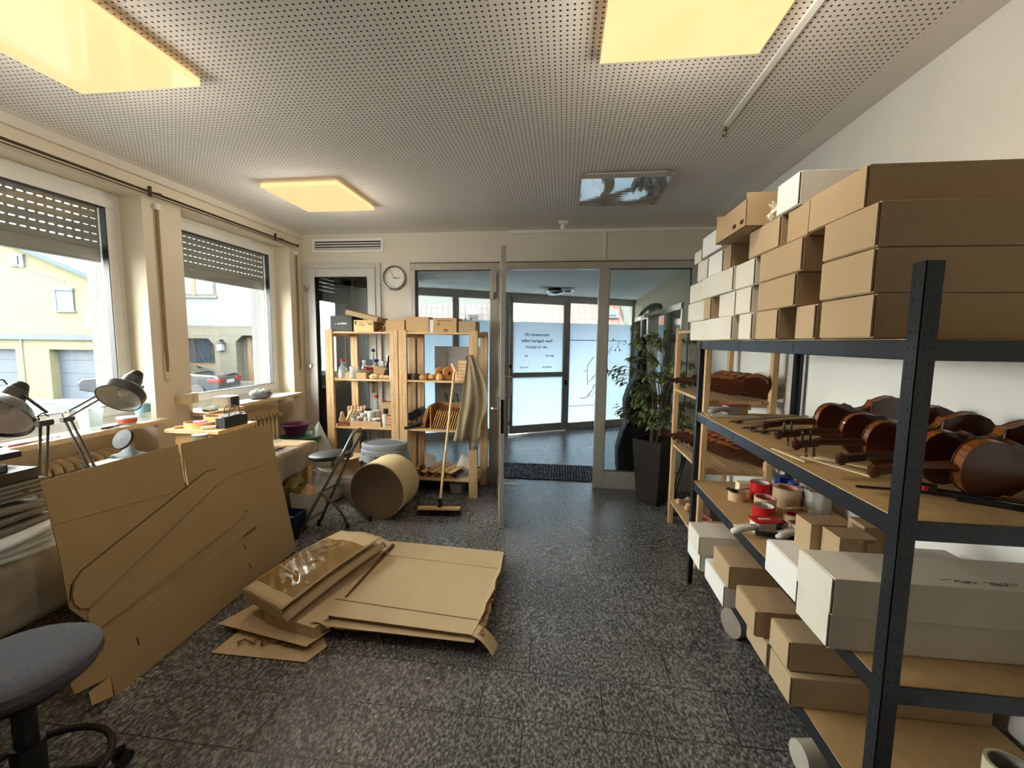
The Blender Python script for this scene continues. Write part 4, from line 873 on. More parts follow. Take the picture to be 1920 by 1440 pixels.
# --- third shelf
Z3 = SZ[2] + .0005
tape_roll(.985, 2.47, Z3, .043, .05, CORE, CORE, 'brown cardboard roll with scissors lying on top of it', ri=.036, name='cardboard_roll')
t = thing('scissors', 'black handled scissors resting on a cardboard roll', 'scissors', (.99, 2.48, Z3 + .052))
def loop(cx, cy, a, b, n=14): return [(cx + a * math.cos(2 * PI * k / n), cy + b * math.sin(2 * PI * k / n), Z3 + .057) for k in range(n)]
M().tube(loop(.955, 2.485, .02, .014), .0035, 6, closed=True).tube(loop(.965, 2.45, .018, .014), .0035, 6, closed=True).ob('handles', BLACK, t, smooth=True); M().bar((.975, 2.475, Z3 + .056), (1.07, 2.50, Z3 + .058), .009, .0025).bar((.98, 2.462, Z3 + .058), (1.065, 2.51, Z3 + .060), .009, .0025).ob('blades', CHROME, t)
tape_roll(1.125, 2.50, Z3, .055, .10, REDP, WPL, 'tall red ring stack with white inside, beside the scissors', name='tape_stack')

m = M().box(1.05, 1.13, 2.60, 2.66, Z3, Z3 + .055); tag(m.ob('paper_box', mat('cream_card', '#e0d3ac', .7), bevel=.002), 'small cream cardboard box behind the scissors', 'box')
tape_roll(1.225, 2.42, Z3, .066, .05, TAPEC, PINK, 'large brown tape roll under another with printed core', ri=.04)
tape_roll(1.225, 2.42, Z3 + .0505, .070, .052, TAPEC, PINK, 'large brown tape roll topmost with pinkish printed core', ri=.048)
tape_roll(1.065, 2.31, Z3, .052, .05, TAPEC, PINK, 'brown tape roll between the red rings and the white dispenser', ri=.042)
tape_roll(1.065, 2.31, Z3 + .0505, .052, .03, CORE, PINK, 'cream rimmed roll with striped core in front of the tall red rings', ri=.046)
tape_roll(1.01, 2.20, Z3, .050, .075, REDP, WPL, 'low red ring with white inside just behind the red-topped dispenser', ri=.043)
tape_roll(1.345, 2.36, Z3, .055, .05, TAPEC, PINK, 'tape roll wrapped in crinkled clear film near the wall, lower one', ri=.042)
tape_roll(1.345, 2.36, Z3 + .0505, .055, .05, TAPEC, PINK, 'tape roll wrapped in crinkled clear film near the wall, upper one', ri=.042)
random.seed(11)
m = M(); m.grid(lambda u, v: (1.345 + (.062 + .006 * math.sin(u * 50 + v * 9)) * math.cos(u * 2 * PI), 2.36 + (.062 + .006 * math.cos(u * 43)) * math.sin(u * 2 * PI), Z3 + .001 + .115 * v), 40, 5); tag(m.ob('clear_film', CLR, smooth=True), 'crinkled clear film around the tape rolls by the wall', 'film')
tape_roll(1.135, 2.17, Z3, .048, .05, CORE, REDP, 'small tape roll with dark red core behind the second dispenser', ri=.028)
m = M().box(1.27, 1.335, 2.60, 2.66, Z3, Z3 + .105); t = tag(m.ob('glue_tin', mat('dark_blue_print', '#1c2a63', .3, var=.1), bevel=.004), 'dark blue printed carton at the far end of the third shelf', 'carton')
m = M().cyl((1.315, 2.54, Z3 + .1), (1.315, 2.54, Z3), .028, 16); tag(m.ob('blue_jar', mat('blue_label', '#2a3f8c', .4, var=.3, sc=30), smooth='auto'), 'small blue jar in front of the dark blue carton', 'jar')
t = thing('screw_jar', 'dark red capped clear jars at the far end of the third shelf', 'jar', (1.385, 2.58, Z3)); M().cyl((1.385, 2.58, Z3), (1.385, 2.58, Z3 + .09), .03, 18).ob('jar', CLR, t, smooth='auto'); M().cyl((1.385, 2.58, Z3 + .09), (1.385, 2.58, Z3 + .115), .033, 18).ob('lid', mat('dark_red', '#6e1420', .3), t, smooth='auto')
t = thing('screw_jar', 'shorter dark red capped jar beside the big tape rolls', 'jar', (1.335, 2.47, Z3)); M().cyl((1.335, 2.47, Z3), (1.335, 2.47, Z3 + .07), .028, 18).ob('jar', mat('dark_red', '#6e1420', .3), t, smooth='auto'); M().cyl((1.335, 2.47, Z3 + .07), (1.335, 2.47, Z3 + .09), .03, 18).ob('lid', mat('dark_red', '#6e1420', .3), t, smooth='auto')
dispenser(.945, 2.055, Z3, .10, 'white tape dispenser with red top jutting over the shelf edge', tape=mat('dark_tape', '#2c2a25', .2, coat=.5))
dispenser(1.115, 2.03, Z3, .18, 'white tape dispenser with dark red insert beside the cardboard inserts', top=mat('dark_red', '#6e1420', .3))
m = M().prism([(1.10, 2.16), (1.16, 2.20), (1.24, 2.05), (1.19, 2.02)], .0, .002, Matrix.Translation((0, 0, Z3 + .06)) @ Matrix.Rotation(.0, 4, 'X')); 
t = thing('tape_dispenser_roller', 'red knob and white arm lying beyond the second dispenser', 'tape dispenser', (1.20, 2.0, Z3)); M().bar((1.14, 2.07, Z3 + .035), (1.27, 1.985, Z3 + .02), .04, .02).ob('arm', WPL, t, bevel=.006); M().lathe([(.02, 0), (.024, .008), (.018, .026), (0, .03)], 16, Matrix.Translation((1.205, 2.03, Z3 + .04))).ob('knob', REDP, t, smooth=True)
m = M(); m.grid(lambda u, v: (1.10 + .17 * u + .02 * v, 2.20 - .13 * u + .035 * v, Z3 + .056 + .05 * math.sin(u * 2.4) * (1 - .2 * v) - .05 * u * u), 12, 3); tag(m.ob('tape_tail', TAPEB, smooth=True, solid=.0015), 'loose strip of brown tape curling over the second dispenser', 'tape strip')
t = thing('hand_stapler', 'black staple gun like tool lying before the cardboard inserts', 'tool', (.96, 1.93, Z3)); M().bar((.885, 1.99, Z3 + .02), (1.04, 1.965, Z3 + .02), .022, .018).ob('body', BLACK, t, bevel=.003); M().tube([(.93, 1.96, Z3 + .012), (.97, 1.93, Z3 + .012), (1.02, 1.90, Z3 + .014), (.96, 1.885, Z3 + .012), (.915, 1.87, Z3 + .012)], .009, 8).ob('grip', DARKM, t, smooth=True); M().bar((.94, 1.90, Z3 + .01), (1.05, 1.93, Z3 + .01), .03, .012).ob('magazine', BLACK, t, bevel=.003)
# cardboard inserts
def insert_part(x, y, rz, lab, notch=False):
    t = thing('cardboard_insert', lab, 'cardboard insert', (x, y, SZ[2] + .1265), rz, group='folded brown cardboard inserts'); t.scale = (1.0, .85, 1.15)
    L = dict(world=False)
    M().box(-.004, 0, -.055, .055, 0, .095).ob('panel', BR, t, **L)
    m = M().prism([(-.004, -.055), (.115, -.055), (.115, .055), (-.004, .055)], .095, .099); m.ob('top_panel', BR, t, **L)
    P = [(0, 0), (.05, 0)] + [(.055 + .02 * math.cos(a), .045 + .045 * math.sin(a)) for a in (-.9, -.3, .3, .9, 1.4)] + [(.05, .095), (0, .095)]
    M().prism(P, .051, .055, Matrix.Rotation(PI / 2, 4, 'X')).ob('front_flap', BR, t, **L)
    M().prism([(.085, 0), (.125, 0), (.122, .093), (.08, .085), (.092, .05)], .052, .056, Matrix.Rotation(PI / 2, 4, 'X')).ob('side_flap', BR, t, **L)
    M().tube([(.074, -.045, .02), (.078, -.045, .05), (.09, -.045, .055), (.098, -.045, .045), (.098, -.045, .015)], .004, 6).ob('curl', BR, t, **L)
insert_part(.925, 1.524, .02, 'folded brown cardboard insert standing frontmost on the rear white carton'); insert_part(.89, 1.626, .04, 'folded brown cardboard insert just behind the frontmost one on the white carton'); insert_part(1.07, 1.63, -.05, 'folded brown cardboard insert farthest right on the rear white carton')
m = M().box(1.24, 1.275, 1.885, 1.91, Z3, Z3 + .015); tag(m.ob('rubber_block', BLACK), 'small black block right of the cardboard inserts', 'block')
# --- lowest board: masking tape rolls near the post
MASK = mat('masking_tape', '#d6cda9', .8, var=.04); Z4 = SZ[3] + .0005
tape_roll(1.245, 1.215, Z4, .052, .05, MASK, WPL, 'cream masking tape roll at the lower right corner, bottom of two', ri=.042, grp='cream masking tape rolls'); tape_roll(1.24, 1.218, Z4 + .0505, .052, .05, MASK, mat('grey_core', '#8a8580', .6), 'cream masking tape roll at the lower right corner, top of two', ri=.042, grp='cream masking tape rolls')
m = M().box(1.32, 1.40, 1.16, 1.24, Z4, Z4 + .05); tag(m.ob('red_print_box', mat('dark_red', '#6e1420', .3), bevel=.004), 'small dark red carton beside the masking tape at the lower right', 'carton')
# roll under the shelf
m = M().cyl((.93, 2.30, .075), (1.25, 2.42, .075), .075, 28); o = tag(m.ob('paper_roll', mat('grey_brown_card_tube', '#8f8578', .7), smooth='auto'), 'grey brown roll on the floor beneath the white cartons', 'roll')
m = M().cyl((.90, 1.56, .055), (1.32, 1.62, .055), .055, 28); tag(m.ob('paper_roll', mat('pale_card_tube', '#b9b2a4', .7), smooth='auto'), 'pale roll on the floor under the near end of the metal shelf', 'roll')
# ------------------------------------------------------------------ on the pine shelf, lowest board
TW_ = mat('turned_pale_wood', '#cfae83', .5, var=.1)
for i, (x, y) in enumerate(((.985, 3.66), (1.01, 3.52), (1.04, 3.58))):
    m = M().lathe([(0, 0), (.02, .002), (.026, .02), (.014, .04), (.012, .08), (.024, .10), (.028, .115), (.016, .13), (0, .134)], 18, Matrix.Translation((x, y, .212 + .028)) @ Matrix.Rotation(PI / 2, 4, 'Y') @ Matrix.Rotation(.5 * i - .4, 4, 'X')); tag(m.ob('turned_wood_peg', TW_, smooth=True), ['turned wooden spindle farthest along the lowest pine board', 'turned wooden spindle nearest on the lowest pine board', 'turned wooden spindle leaning between the other two'][i], 'spindle', 'turned spindles on the lowest pine board')
tape_roll(1.085, 3.26, .2105, .05, .05, MASK, mat('red_core', '#b8453f', .5), 'cream tape roll with red inside, rear one on the lowest pine board', ri=.04, grp='tape rolls on the pine shelf')
tape_roll(1.10, 3.13, .2105, .05, .05, MASK, mat('dark_red', '#6e1420', .3), 'cream tape roll with dark core, front one on the lowest pine board', ri=.04, grp='tape rolls on the pine shelf')
m = M().box(1.15, 1.35, 3.35, 3.6, .211, .30); tag(m.ob('dark_parts_box', mat('dark_brown_box', '#4b3a2c', .7), bevel=.003), 'dark box far back on the lowest pine board', 'box')
# ------------------------------------------------------------------ measuring helper: where a sight line meets a real plane
def W(px, py, ax, v):
    d = _f + _r * (px - 960) / FPX - _u * (py - 720) / FPX; i = 'xyz'.index(ax); t = (v - CAM[i]) / d[i]; return CAM + d * t
def WP(px, py, p0, n):
    d = _f + _r * (px - 960) / FPX - _u * (py - 720) / FPX; n = Vector(n); return CAM + d * ((Vector(p0) - CAM).dot(n) / d.dot(n))
# ------------------------------------------------------------------ pine shelf in front of the glazing
AY0, AY1 = 4.10, 4.55; AZ = [1.655, 1.178, .682, .175]
def pine_unit(lab, X0, X1, posts):
    t = thing('pine_shelf', lab, 'shelf', ((X0 + X1) / 2, (AY0 + AY1) / 2, 0), group='pine shelves before the glazing')
    for a, b, y in posts: M().box(a, (a + b) / 2 - .0005, y, y + .034, 0, 1.672).box((a + b) / 2 + .0005, b, y, y + .034, 0, 1.672).ob('post', PINEZ, t, bevel=.0015)
    for z in AZ:
        m = M()
        for k in range(5): y = AY0 + .01 + k * .088; m.box(X0, X1, y, y + .082, z - .018, z)
        m.ob('shelf_board', PINE, t, bevel=.001)
        for x in (X0 - .005, X1 - .022): M().box(x, x + .027, AY0 + .036, AY1 - .03, z - .05, z - .019).ob('crossbar', PINEY, t)
    m = M()
    for a, b, y in posts[:2]:
        for zz in [.25 + .13 * k for k in range(11)]:
            for u in (.28, .72): m.cyl((a + (b - a) * u, y - .0008, zz), (a + (b - a) * u, y + .001, zz), .003, 6)
    m.ob('peg_hole', GAP, t)['kind'] = 'stuff'
    return t
pine_unit('pine shelf unit of jars and wood parts before the grey side door', -2.375, -1.655, [(-2.40, -2.322, AY0), (-1.714, -1.634, AY0), (-2.335, -2.257, AY1 - .05), (-1.665, -1.60, AY1 - .05)])
pine_unit('pine shelf unit of wood strips beside the open door with a cloth on its post', -1.59, -.85, [(-1.626, -1.545, AY0), (-.913, -.828, AY0), (-1.575, -1.50, AY1 - .05), (-.877, -.80, AY1 - .05)])
CARD2 = m_card('pale_cardboard', '#c4a277'); GREYC = mat('dark_grey_card', '#4a4b4c', .7)
YI = AY0 + .03
def abox(name, lab, cat, px0, px1, py0, zb, d, mt, grp=None, y=YI, wall=0, bev=.002):
    a = W(px0, py0, 'y', y); b = W(px1, py0, 'y', y); m = M(); zt = a.z
    if wall: w_ = wall; m.box(a.x, b.x, y, y + d, zb, zb + w_).box(a.x, b.x, y, y + w_, zb, zt).box(a.x, b.x, y + d - w_, y + d, zb, zt).box(a.x, a.x + w_, y, y + d, zb, zt).box(b.x - w_, b.x, y, y + d, zb, zt)
    else: m.box(a.x, b.x, y, y + d, zb, zt)
    return tag(m.ob(name, mt, bevel=bev), lab, cat, grp), a, b, zt
ZT = AZ[0] + .0005
t = thing('grey_box', 'dark grey cardboard box with small white print, left end of the pine shelf top', 'box', (-2.3, 4.2, ZT)); a = W(619, 592, 'y', YI); b = W(659, 592, 'y', YI); M().box(a.x, b.x, YI, YI + .25, ZT, a.z).ob('body', GREYC, t, bevel=.002)
m = M(); random.seed(2); x = a.x + .05
for k in range(11): 
    if k != 1: m.box(x, x + .008, YI - .0012, YI, a.z - .085, a.z - .085 + random.choice((.010, .014, .018)))
    x += .0115
m.ob('print', WHITEW, t)
t = thing('fruit_box', 'open pale printed fruit box beside the dark grey box', 'box', (-2.1, 4.2, ZT)); a = W(663, 600, 'y', YI); b = W(700, 600, 'y', YI)
M().box(a.x, b.x, YI, YI + .003, ZT, a.z).ob('front', mat('printed_cream_card', '#dcc08a', .7), t); M().box(a.x, b.x, YI + .003, YI + .22, ZT, ZT + .003).box(a.x, a.x + .003, YI + .003, YI + .22, ZT, a.z).box(b.x - .003, b.x, YI + .003, YI + .22, ZT, a.z).box(a.x, b.x, YI + .217, YI + .22, ZT, a.z).ob('tray', CARD2, t)
m = M(); m.tube([(b.x - .06, YI - .001, a.z - .03), (b.x - .045, YI - .001, a.z - .045), (b.x - .025, YI - .001, a.z - .03), (b.x - .015, YI - .001, a.z - .045)], .004, 6).box(a.x + .008, a.x + .03, YI - .001, YI, a.z - .045, a.z - .008); m.ob('leaf_print', mat('olive_print', '#6f7440', .7), t)
m = M().box(a.x + .055, b.x - .09, YI - .001, YI, a.z - .055, a.z - .048).box(a.x + .06, b.x - .10, YI - .001, YI, a.z - .033, a.z - .028); m.ob('print', mat('brown_print', '#8f6b3d', .7), t)
m = M(); a = W(660, 583, 'y', YI + .1); b = W(717, 597, 'y', YI + .1); m.bar((a.x, YI + .1, a.z - .02), (b.x, YI + .1, b.z - .02), .26, .045); tag(m.ob('lid_box', BR), 'brown cardboard lid lying tilted on the fruit box', 'box')
random.seed(8)
t = thing('wood_offcuts', 'crumpled brown scraps beside the fruit box on the shelf top', 'scraps', (-1.9, 4.2, ZT))
for k in range(7):
    c = W(703 + k * 3.6, 606 - (k % 3) * 3, 'y', YI + .05 + .02 * (k % 2)); m = M(); m.bar((c.x - .02, c.y - .02, ZT + .01 + .012 * (k % 4)), (c.x + .02, c.y + .03, ZT + .03 + .018 * (k % 4)), .04, .012); m.ob('scrap', mat('dark_bark', '#7a5230', .8, var=.3, sc=20), t)
abox('flat_box', 'greyish flat cardboard box bridging the two pine shelf units', 'box', 723, 758, 600, ZT, .26, CARD2)
t, a, b, zt = abox('cardboard_box', 'pale cardboard box left of the printed one on the shelf top', 'box', 761, 804, 594, ZT, .24, CARD2, wall=.003)
m = M(); m.bar((-1.55, YI + .06, ZT + .12), (-1.45, YI + .1, ZT + .155), .06, .003).bar((-1.44, YI + .08, ZT + .11), (-1.33, YI + .1, ZT + .14), .05, .003); tag(m.ob('cardboard_flap', BR), 'brown flaps and scraps sticking out of the pale cardboard box', 'cardboard')
t = thing('printed_box', 'pale cardboard box with dark print and a brown square on the shelf top', 'box', (-1.15, 4.2, ZT)); a = W(813, 596, 'y', YI); b = W(856, 596, 'y', YI); M().box(a.x, b.x, YI, YI + .22, ZT, a.z).ob('body', CARD2, t, bevel=.002)
M().box(a.x + .10, a.x + .145, YI - .001, YI, ZT + .005, ZT + .035).ob('brown_square', mat('brown_print', '#8f6b3d', .7), t)
m = M()
for k in range(8): m.box(a.x + .035 + .018 * k, a.x + .047 + .018 * k, YI - .001, YI, a.z - .028 - .003 * (k % 2), a.z - .022)
for k in range(3): m.box(a.x + .035, a.x + .06, YI - .001, YI, a.z - .05 - .012 * k, a.z - .044 - .012 * k)
m.ob('print', mat('dark_print', '#4c3b28', .7), t)
m = M(); c = W(808, 600, 'y', YI); m.prism([(c.x - .02, ZT), (c.x + .02, ZT), (c.x + .025, c.z + .02), (c.x + .01, c.z - .0), (c.x - .015, c.z + .01)], -YI - .01, -YI - .007, Matrix.Rotation(PI / 2, 4, 'X')); tag(m.ob('white_paper', WBW), 'small white paper between two boxes on the shelf top', 'paper')
t, a, b, zt = abox('brown_open_box', 'brown open box at the right end of the shelf top', 'box', 860, 892, 602, ZT, .20, BR, wall=.003)
m = M()
for k in range(9): c = Vector((-1.16 + .03 * k, YI + .1, ZT + .10)); m.tube([c, c + Vector((random.uniform(-.03, .03), random.uniform(-.04, .04), random.uniform(.02, .05))), c + Vector((random.uniform(-.05, .05), -.02, random.uniform(.0, .03)))], .004, 5)
tag(m.ob('dried_twigs', mat('dry_twig', '#6b5a45', .9)), 'tangle of dry twigs on the printed box', 'twigs')
# second board, left unit
Z2 = AZ[1] + .0005; CL = plastic_clear('jar_glass', (.88, .93, .93))
abox('tray_box', 'shallow cardboard tray at the front of the second board', 'tray', 630, 686, 698, Z2, .16, CARD2, wall=.003)
def jar(lab, px, y, zb, r, h, glassm, lid=None, lr=None, lh=.018, neck=None, name='jar', cat='jar', grp=None, fill=None, n=16):
    x = W(px, 700, 'y', y).x; t = thing(name, lab, cat, (x, y, zb), group=grp); T = Matrix.Identity(4); L = dict(world=False, smooth='auto')
    if neck: M().lathe([(0, 0), (r, .002), (r, h * neck[0]), (neck[1], h * neck[2]), (neck[1], h)], n).ob('body', glassm, t, **L); lr = lr or neck[1] * 1.25
    else: M().lathe([(0, 0), (r * .95, .0), (r, .004), (r, h)], n).ob('body', glassm, t, **L); lr = lr or r * 1.04
    if lid: M().lathe([(0, h + lh), (lr, h + lh - .002), (lr, h - .002), (0, h - .002)], n).ob('cap', lid, t, **L)
    if fill: M().lathe([(0, .003), (r * .93, .003), (r * .93, h * fill[1]), (0, h * fill[1])], n).ob('contents', fill[0], t, **L)
    return t
BL = mat('blue_cap', '#1e2f77', .4); RC = mat('red_cap', '#9e1f1a', .4); AMB = mat('amber_liquid', '#6e4520', .15, coat=.6); LBL = mat('white_label', '#cfcabd', .7, var=.15, sc=30); YC = mat('yellow_print', '#cdbb6b', .6)
jar('clear square bottle with dark red cap at the left of the second board', 643, YI + .03, Z2 + .004, .045, .17, CL, RC, neck=(.6, .018, .75), lh=.025, fill=(LBL, .45)); jar('clear glass jar right of the red capped bottle', 664, YI + .03, Z2 + .004, .045, .12, CL, None, fill=(LBL, .15))
jar('clear bottle with dark blue cap standing tallest on the second board', 700, 4.38, Z2, .04, .27, CL, BL, neck=(.5, .016, .8), lh=.03, name='bottle', cat='bottle'); jar('clear bottle with bright blue cap in front of the tallest one', 704, 4.30, Z2, .045, .17, CL, BL, neck=(.6, .028, .85), lh=.025, name='bottle', cat='bottle')
jar('dark brown bottle with silver top next to the middle pine post', 728, 4.33, Z2, .038, .22, mat('brown_glass', '#2a1a12', .1, coat=1), CHROME, neck=(.45, .014, .7), name='bottle', cat='bottle'); jar('clear flask of amber liquid by the middle pine post', 719, 4.28, Z2, .05, .16, CL, CHROME, neck=(.55, .018, .8), fill=(AMB, .4), name='bottle', cat='bottle')
jar('small clear jar with white cap behind the bowl', 684, 4.36, Z2, .035, .16, CL, WHITEW, neck=(.6, .02, .8)); jar('small round clear jar with white cap beside another', 690, 4.42, Z2, .04, .15, CL, WHITEW, neck=(.6, .02, .8))
x = W(688, 700, 'y', 4.22).x; t = thing('bowl', 'greenish plastic bowl holding red things behind the cardboard tray', 'bowl', (x, 4.24, Z2)); M().lathe([(.05, 0), (.085, .09), (.082, .09), (.047, .004)], 24).ob('bowl', mat('green_grey_plastic', '#7c7a62', .5), t, smooth='auto', world=False)
for k, (u, v) in enumerate(((-.03, 0), (.03, .02), (0, -.02))): M().lathe([(0, -.02), (.022, -.01), (.024, .008), (0, .024)], 12, Matrix.Translation((u, v, .095))).ob('red_lid', RC, t, smooth=True, world=False)
abox('black_carton', 'black carton on top of the bowl on the second board', 'carton', 686, 699, 674, Z2 + .13, .04, BLACK, y=4.27); m = M().box(-2.02, -1.93, 4.27, 4.31, Z2, Z2 + .13); tag(m.ob('paint_tin', mat('dull_red_tin', '#8d4a3e', .4)), 'dull red tin under the black carton', 'tin')
abox('yellow_pack', 'small yellow printed pack in the front tray', 'pack', 672, 681, 694, Z2 + .004, .03, YC, y=YI + .06)
m = M(); c = W(711, 694, 'y', YI + .05); m.bar((c.x - .05, c.y, Z2 + .10), (c.x + .045, c.y + .03, Z2 + .07), .075, .075); tag(m.ob('wood_block', CARD2, bevel=.004), 'pale carved wood block tilted on the second board', 'wood block')
TW_ = mat('turned_pale_wood', '#cfae83', .5, var=.1)
for k, (px, s_, lab) in enumerate(((703, .04, 'faceted pale wood piece at the front of the second board'), (716, .03, 'small pale wood piece in the middle front of the second board'), (725, .028, 'smallest pale wood piece next to the middle post'))):
    c = W(px, 700, 'y', YI + .03); m = M().lathe([(0, 0), (s_, .005), (s_ * 1.25, s_ * .7), (s_ * .6, s_ * 1.3), (0, s_ * 1.4)], 7, Matrix.Translation((c.x, c.y, Z2)), sx=1.3); tag(m.ob('wood_piece', TW_), lab, 'wood piece', 'pale wood pieces on the second board')
abox('white_stick', 'narrow white plastic container against the middle pine post', 'container', 729.5, 735, 680, Z2, .05, WHITEW)
# second board, right unit
random.seed(4)
for k in range(9):
    px = 764 + k * 7.5; c = W(px, 704, 'y', YI + .03 + .05 * (k % 2)); s_ = .028 + .006 * (k % 3); m = M().lathe([(0, 0), (s_ * .8, .003), (s_, s_ * .8), (s_ * .45, s_ * 1.6), (0, s_ * 1.7)], 8, Matrix.Translation((c.x, c.y, Z2 + (.0 if k % 3 else .012))) @ Matrix.Rotation(random.uniform(0, 3), 4, 'Z'), sx=1.5)
    tag(m.ob('carved_block', wood('carving_wood', '#c9a071', '#a87b4a', 0, knots=False) if k > 2 else mat('dark_carving', '#5a4435', .6)), 'rough carved wood block %s on the right second board' % ['at the far left, dark', 'second from the left, dark', 'third from the left, dark', 'fourth from the left', 'fifth from the left', 'sixth from the left', 'third from the rings', 'second from the rings', 'beside the rings'][k], 'wood block', 'carved blocks on the right pine unit')
for k, px in enumerate((827, 842)):
    c = W(px, 696, 'y', YI + .08); m = M(); T = Matrix.Translation((c.x, c.y, Z2 + .068)) @ Matrix.Rotation(PI / 2, 4, 'X') @ Matrix.Rotation(.5, 4, 'Y'); m.lathe([(.02, -.025), (.065, -.025), (.068, 0), (.065, .025), (.02, .025), (.018, 0), (.02, -.025)], 24, T); tag(m.ob('wooden_ring', wood('ring_wood', '#c99356', '#a9713a', 0, knots=False), smooth='auto'), ['turned wooden ring on edge, the left one', 'turned wooden ring on edge, the right one behind the broomstick'][k], 'wooden ring', 'turned wooden rings')
m = M(); c = W(856, 690, 'y', YI + .07); m.tube([(c.x + .02, c.y, Z2), (c.x - .0, c.y, Z2 + .08), (c.x - .045, c.y, Z2 + .17)], [.035, .024, .019], 12); tag(m.ob('turned_spindle', TW_, smooth='auto'), 'turned wooden handle leaning beside the stacked strips', 'spindle')
for k in range(6):
    a = W(859, 700, 'y', YI + .02); b = W(876, 700, 'y', YI + .02); m = M().box(a.x + .002 * (k % 2), b.x, YI + .02, YI + .14, Z2 + .034 * k, Z2 + .031 + .034 * k); tag(m.ob('wood_strip_bundle', TW_, bevel=.003), 'bundle of pale strips, %s of the stack by the hanging cloth' % ['lowest', 'second', 'third', 'fourth', 'fifth', 'topmost'][k], 'strip bundle', 'stacked pale strip bundles')
# lute poster behind the shelf
t = thing('lute_poster', 'grey translucent board with a painted lute behind the right pine unit', 'poster', (-1.1, 4.57, .72)); a = W(815, 649, 'y', 4.572); M().box(a.x, -.82, 4.57, 4.575, .72, a.z).ob('board', mat('grey_board', '#96958f', .6, var=.05), t)
c = W(838, 712, 'y', 4.569); m = M(); m.lathe([(0, 0), (1, 0), (1, .0015), (0, .0015)], 24, Matrix.Translation((c.x, 4.5695, c.z + .01)) @ Matrix.Rotation(PI / 2, 4, 'X') @ Matrix.Scale(.085, 4, (1, 0, 0)) @ Matrix.Scale(.105, 4, (0, 1, 0))); m.box(c.x - .008, c.x + .008, 4.568, 4.5695, c.z + .1, c.z + .31)
for k in range(3): m.box(c.x - .04, c.x + .04, 4.568, 4.5695, c.z + .25 + .02 * k, c.z + .255 + .02 * k)
m.ob('lute', mat('faint_brown_paint', '#857a6a', .7), t)
# third board
Z1 = AZ[2] + .0005
abox('jar_tray', 'cardboard tray full of white jars on the third board', 'tray', 656, 714, 789, Z1, .24, CARD2, wall=.003)
cols = [LBL, mat('white_cap', '#dfdbd0', .5), mat('grey_lid', '#8a867e', .5), mat('pinkish_label', '#a77c6c', .6)]
names = ['clear square jar with grey lid at the tray front left', 'jar with pinkish label, second at the tray front', 'small white jar third at the tray front', 'short cream jar fourth at the tray front', 'brownish jar with pale lid at the tray front right', 'white jar in the tray middle row, left', 'white jar in the tray middle row, centre', 'large white jar in the tray middle row, right', 'white lidded jar at the tray back left', 'black lidded jar at the tray back', 'white tub with green print at the tray back right']
spec = [(662, .05, .032, .085, 0, 2), (672, .05, .028, .08, 3, 1), (684, .045, .018, .075, 1, 1), (692, .05, .02, .06, 0, 1), (704, .06, .042, .065, 3, 1), (668, .12, .03, .10, 1, 2), (679, .12, .03, .105, 1, 1), (694, .12, .038, .125, 1, 1), (672, .19, .028, .125, 1, 1), (688, .19, .036, .14, 1, 2), (706, .18, .038, .13, 1, 1)]
for (px, dy, r, h, c1, c2), nm in zip(spec, names): jar(nm, px, YI + dy, Z1 + .004, r, h, cols[c1], BLACK if 'black' in nm else cols[c2], grp='jars in the cardboard tray', lh=.014)
jar('clear cone bottle with red cap standing at the back of the third board', 705, 4.38, Z1, .05, .27, CL, mat('orange_red_cap', '#b94a38', .4), neck=(.35, .017, .85), lh=.035, name='bottle', cat='bottle'); jar('white bottle with black dropper cap at the front of the third board', 722, YI + .04, Z1, .036, .14, mat('milky_plastic', '#c8c6c0', .4), BLACK, neck=(.9, .02, .98), lh=.05, name='bottle', cat='bottle')
abox('crumpled_box', 'crumpled brown box behind the white bottle on the third board', 'box', 713, 736, 754, Z1, .12, CARD2, y=4.3, wall=.003)
for k in range(4): c = W(733, 790, 'y', YI + .03); m = M().box(-1.79, -1.725, YI + .01, YI + .09, Z1 + .03 * k, Z1 + .025 + .03 * k); tag(m.ob('wood_offcut', wood('offcut', '#d0a06a', '#b07c45', 0, knots=False), bevel=.003), 'small wood offcut, %s of the pile by the middle post' % ['lowest', 'second', 'third', 'topmost'][k], 'wood offcut', 'offcuts by the middle post')
m = M(); c = W(642, 790, 'y', YI + .05); m.lathe([(0, 0), (.03, .005), (.036, .04), (.02, .09), (.015, .12), (0, .125)], 14, Matrix.Translation((c.x, c.y, Z1 + .02))); tag(m.ob('wooden_pear', TW_, smooth=True), 'rounded wooden peg shape at the left of the third board', 'wood piece')
m = M().box(-2.31, -2.20, YI, YI + .09, Z1, Z1 + .022); tag(m.ob('brown_block', mat('redwood', '#8a4d26', .6), bevel=.002), 'reddish flat block under the rounded wooden peg', 'wood block')
for k in range(2): c = W(648 + 5 * k, 782, 'y', YI + .1); m = M().bar((c.x - .01, c.y, Z1), (c.x + .05, c.y + .05, Z1 + .15), .05, .02); tag(m.ob('carved_plate', TW_, bevel=.002), ['pale wooden plate leaning at the left of the third board, front', 'pale wooden plate leaning at the left of the third board, rear'][k], 'wood plate', 'leaning wood plates')
for k in range(6): c = W(654 + 6 * k, 770, 'y', 4.36); m = M().box(c.x - .012, c.x + .012, 4.35, 4.38, Z1, Z1 + .17 + .008 * (k % 3)); tag(m.ob('clothes_peg_clamp', TW_, bevel=.002), 'upright wooden peg clamp %s at the back of the third board' % ['at the far left', 'second from left', 'third from left', 'third from right', 'second from right', 'at the far right'][k], 'clamp', 'wooden peg clamps on the third board')
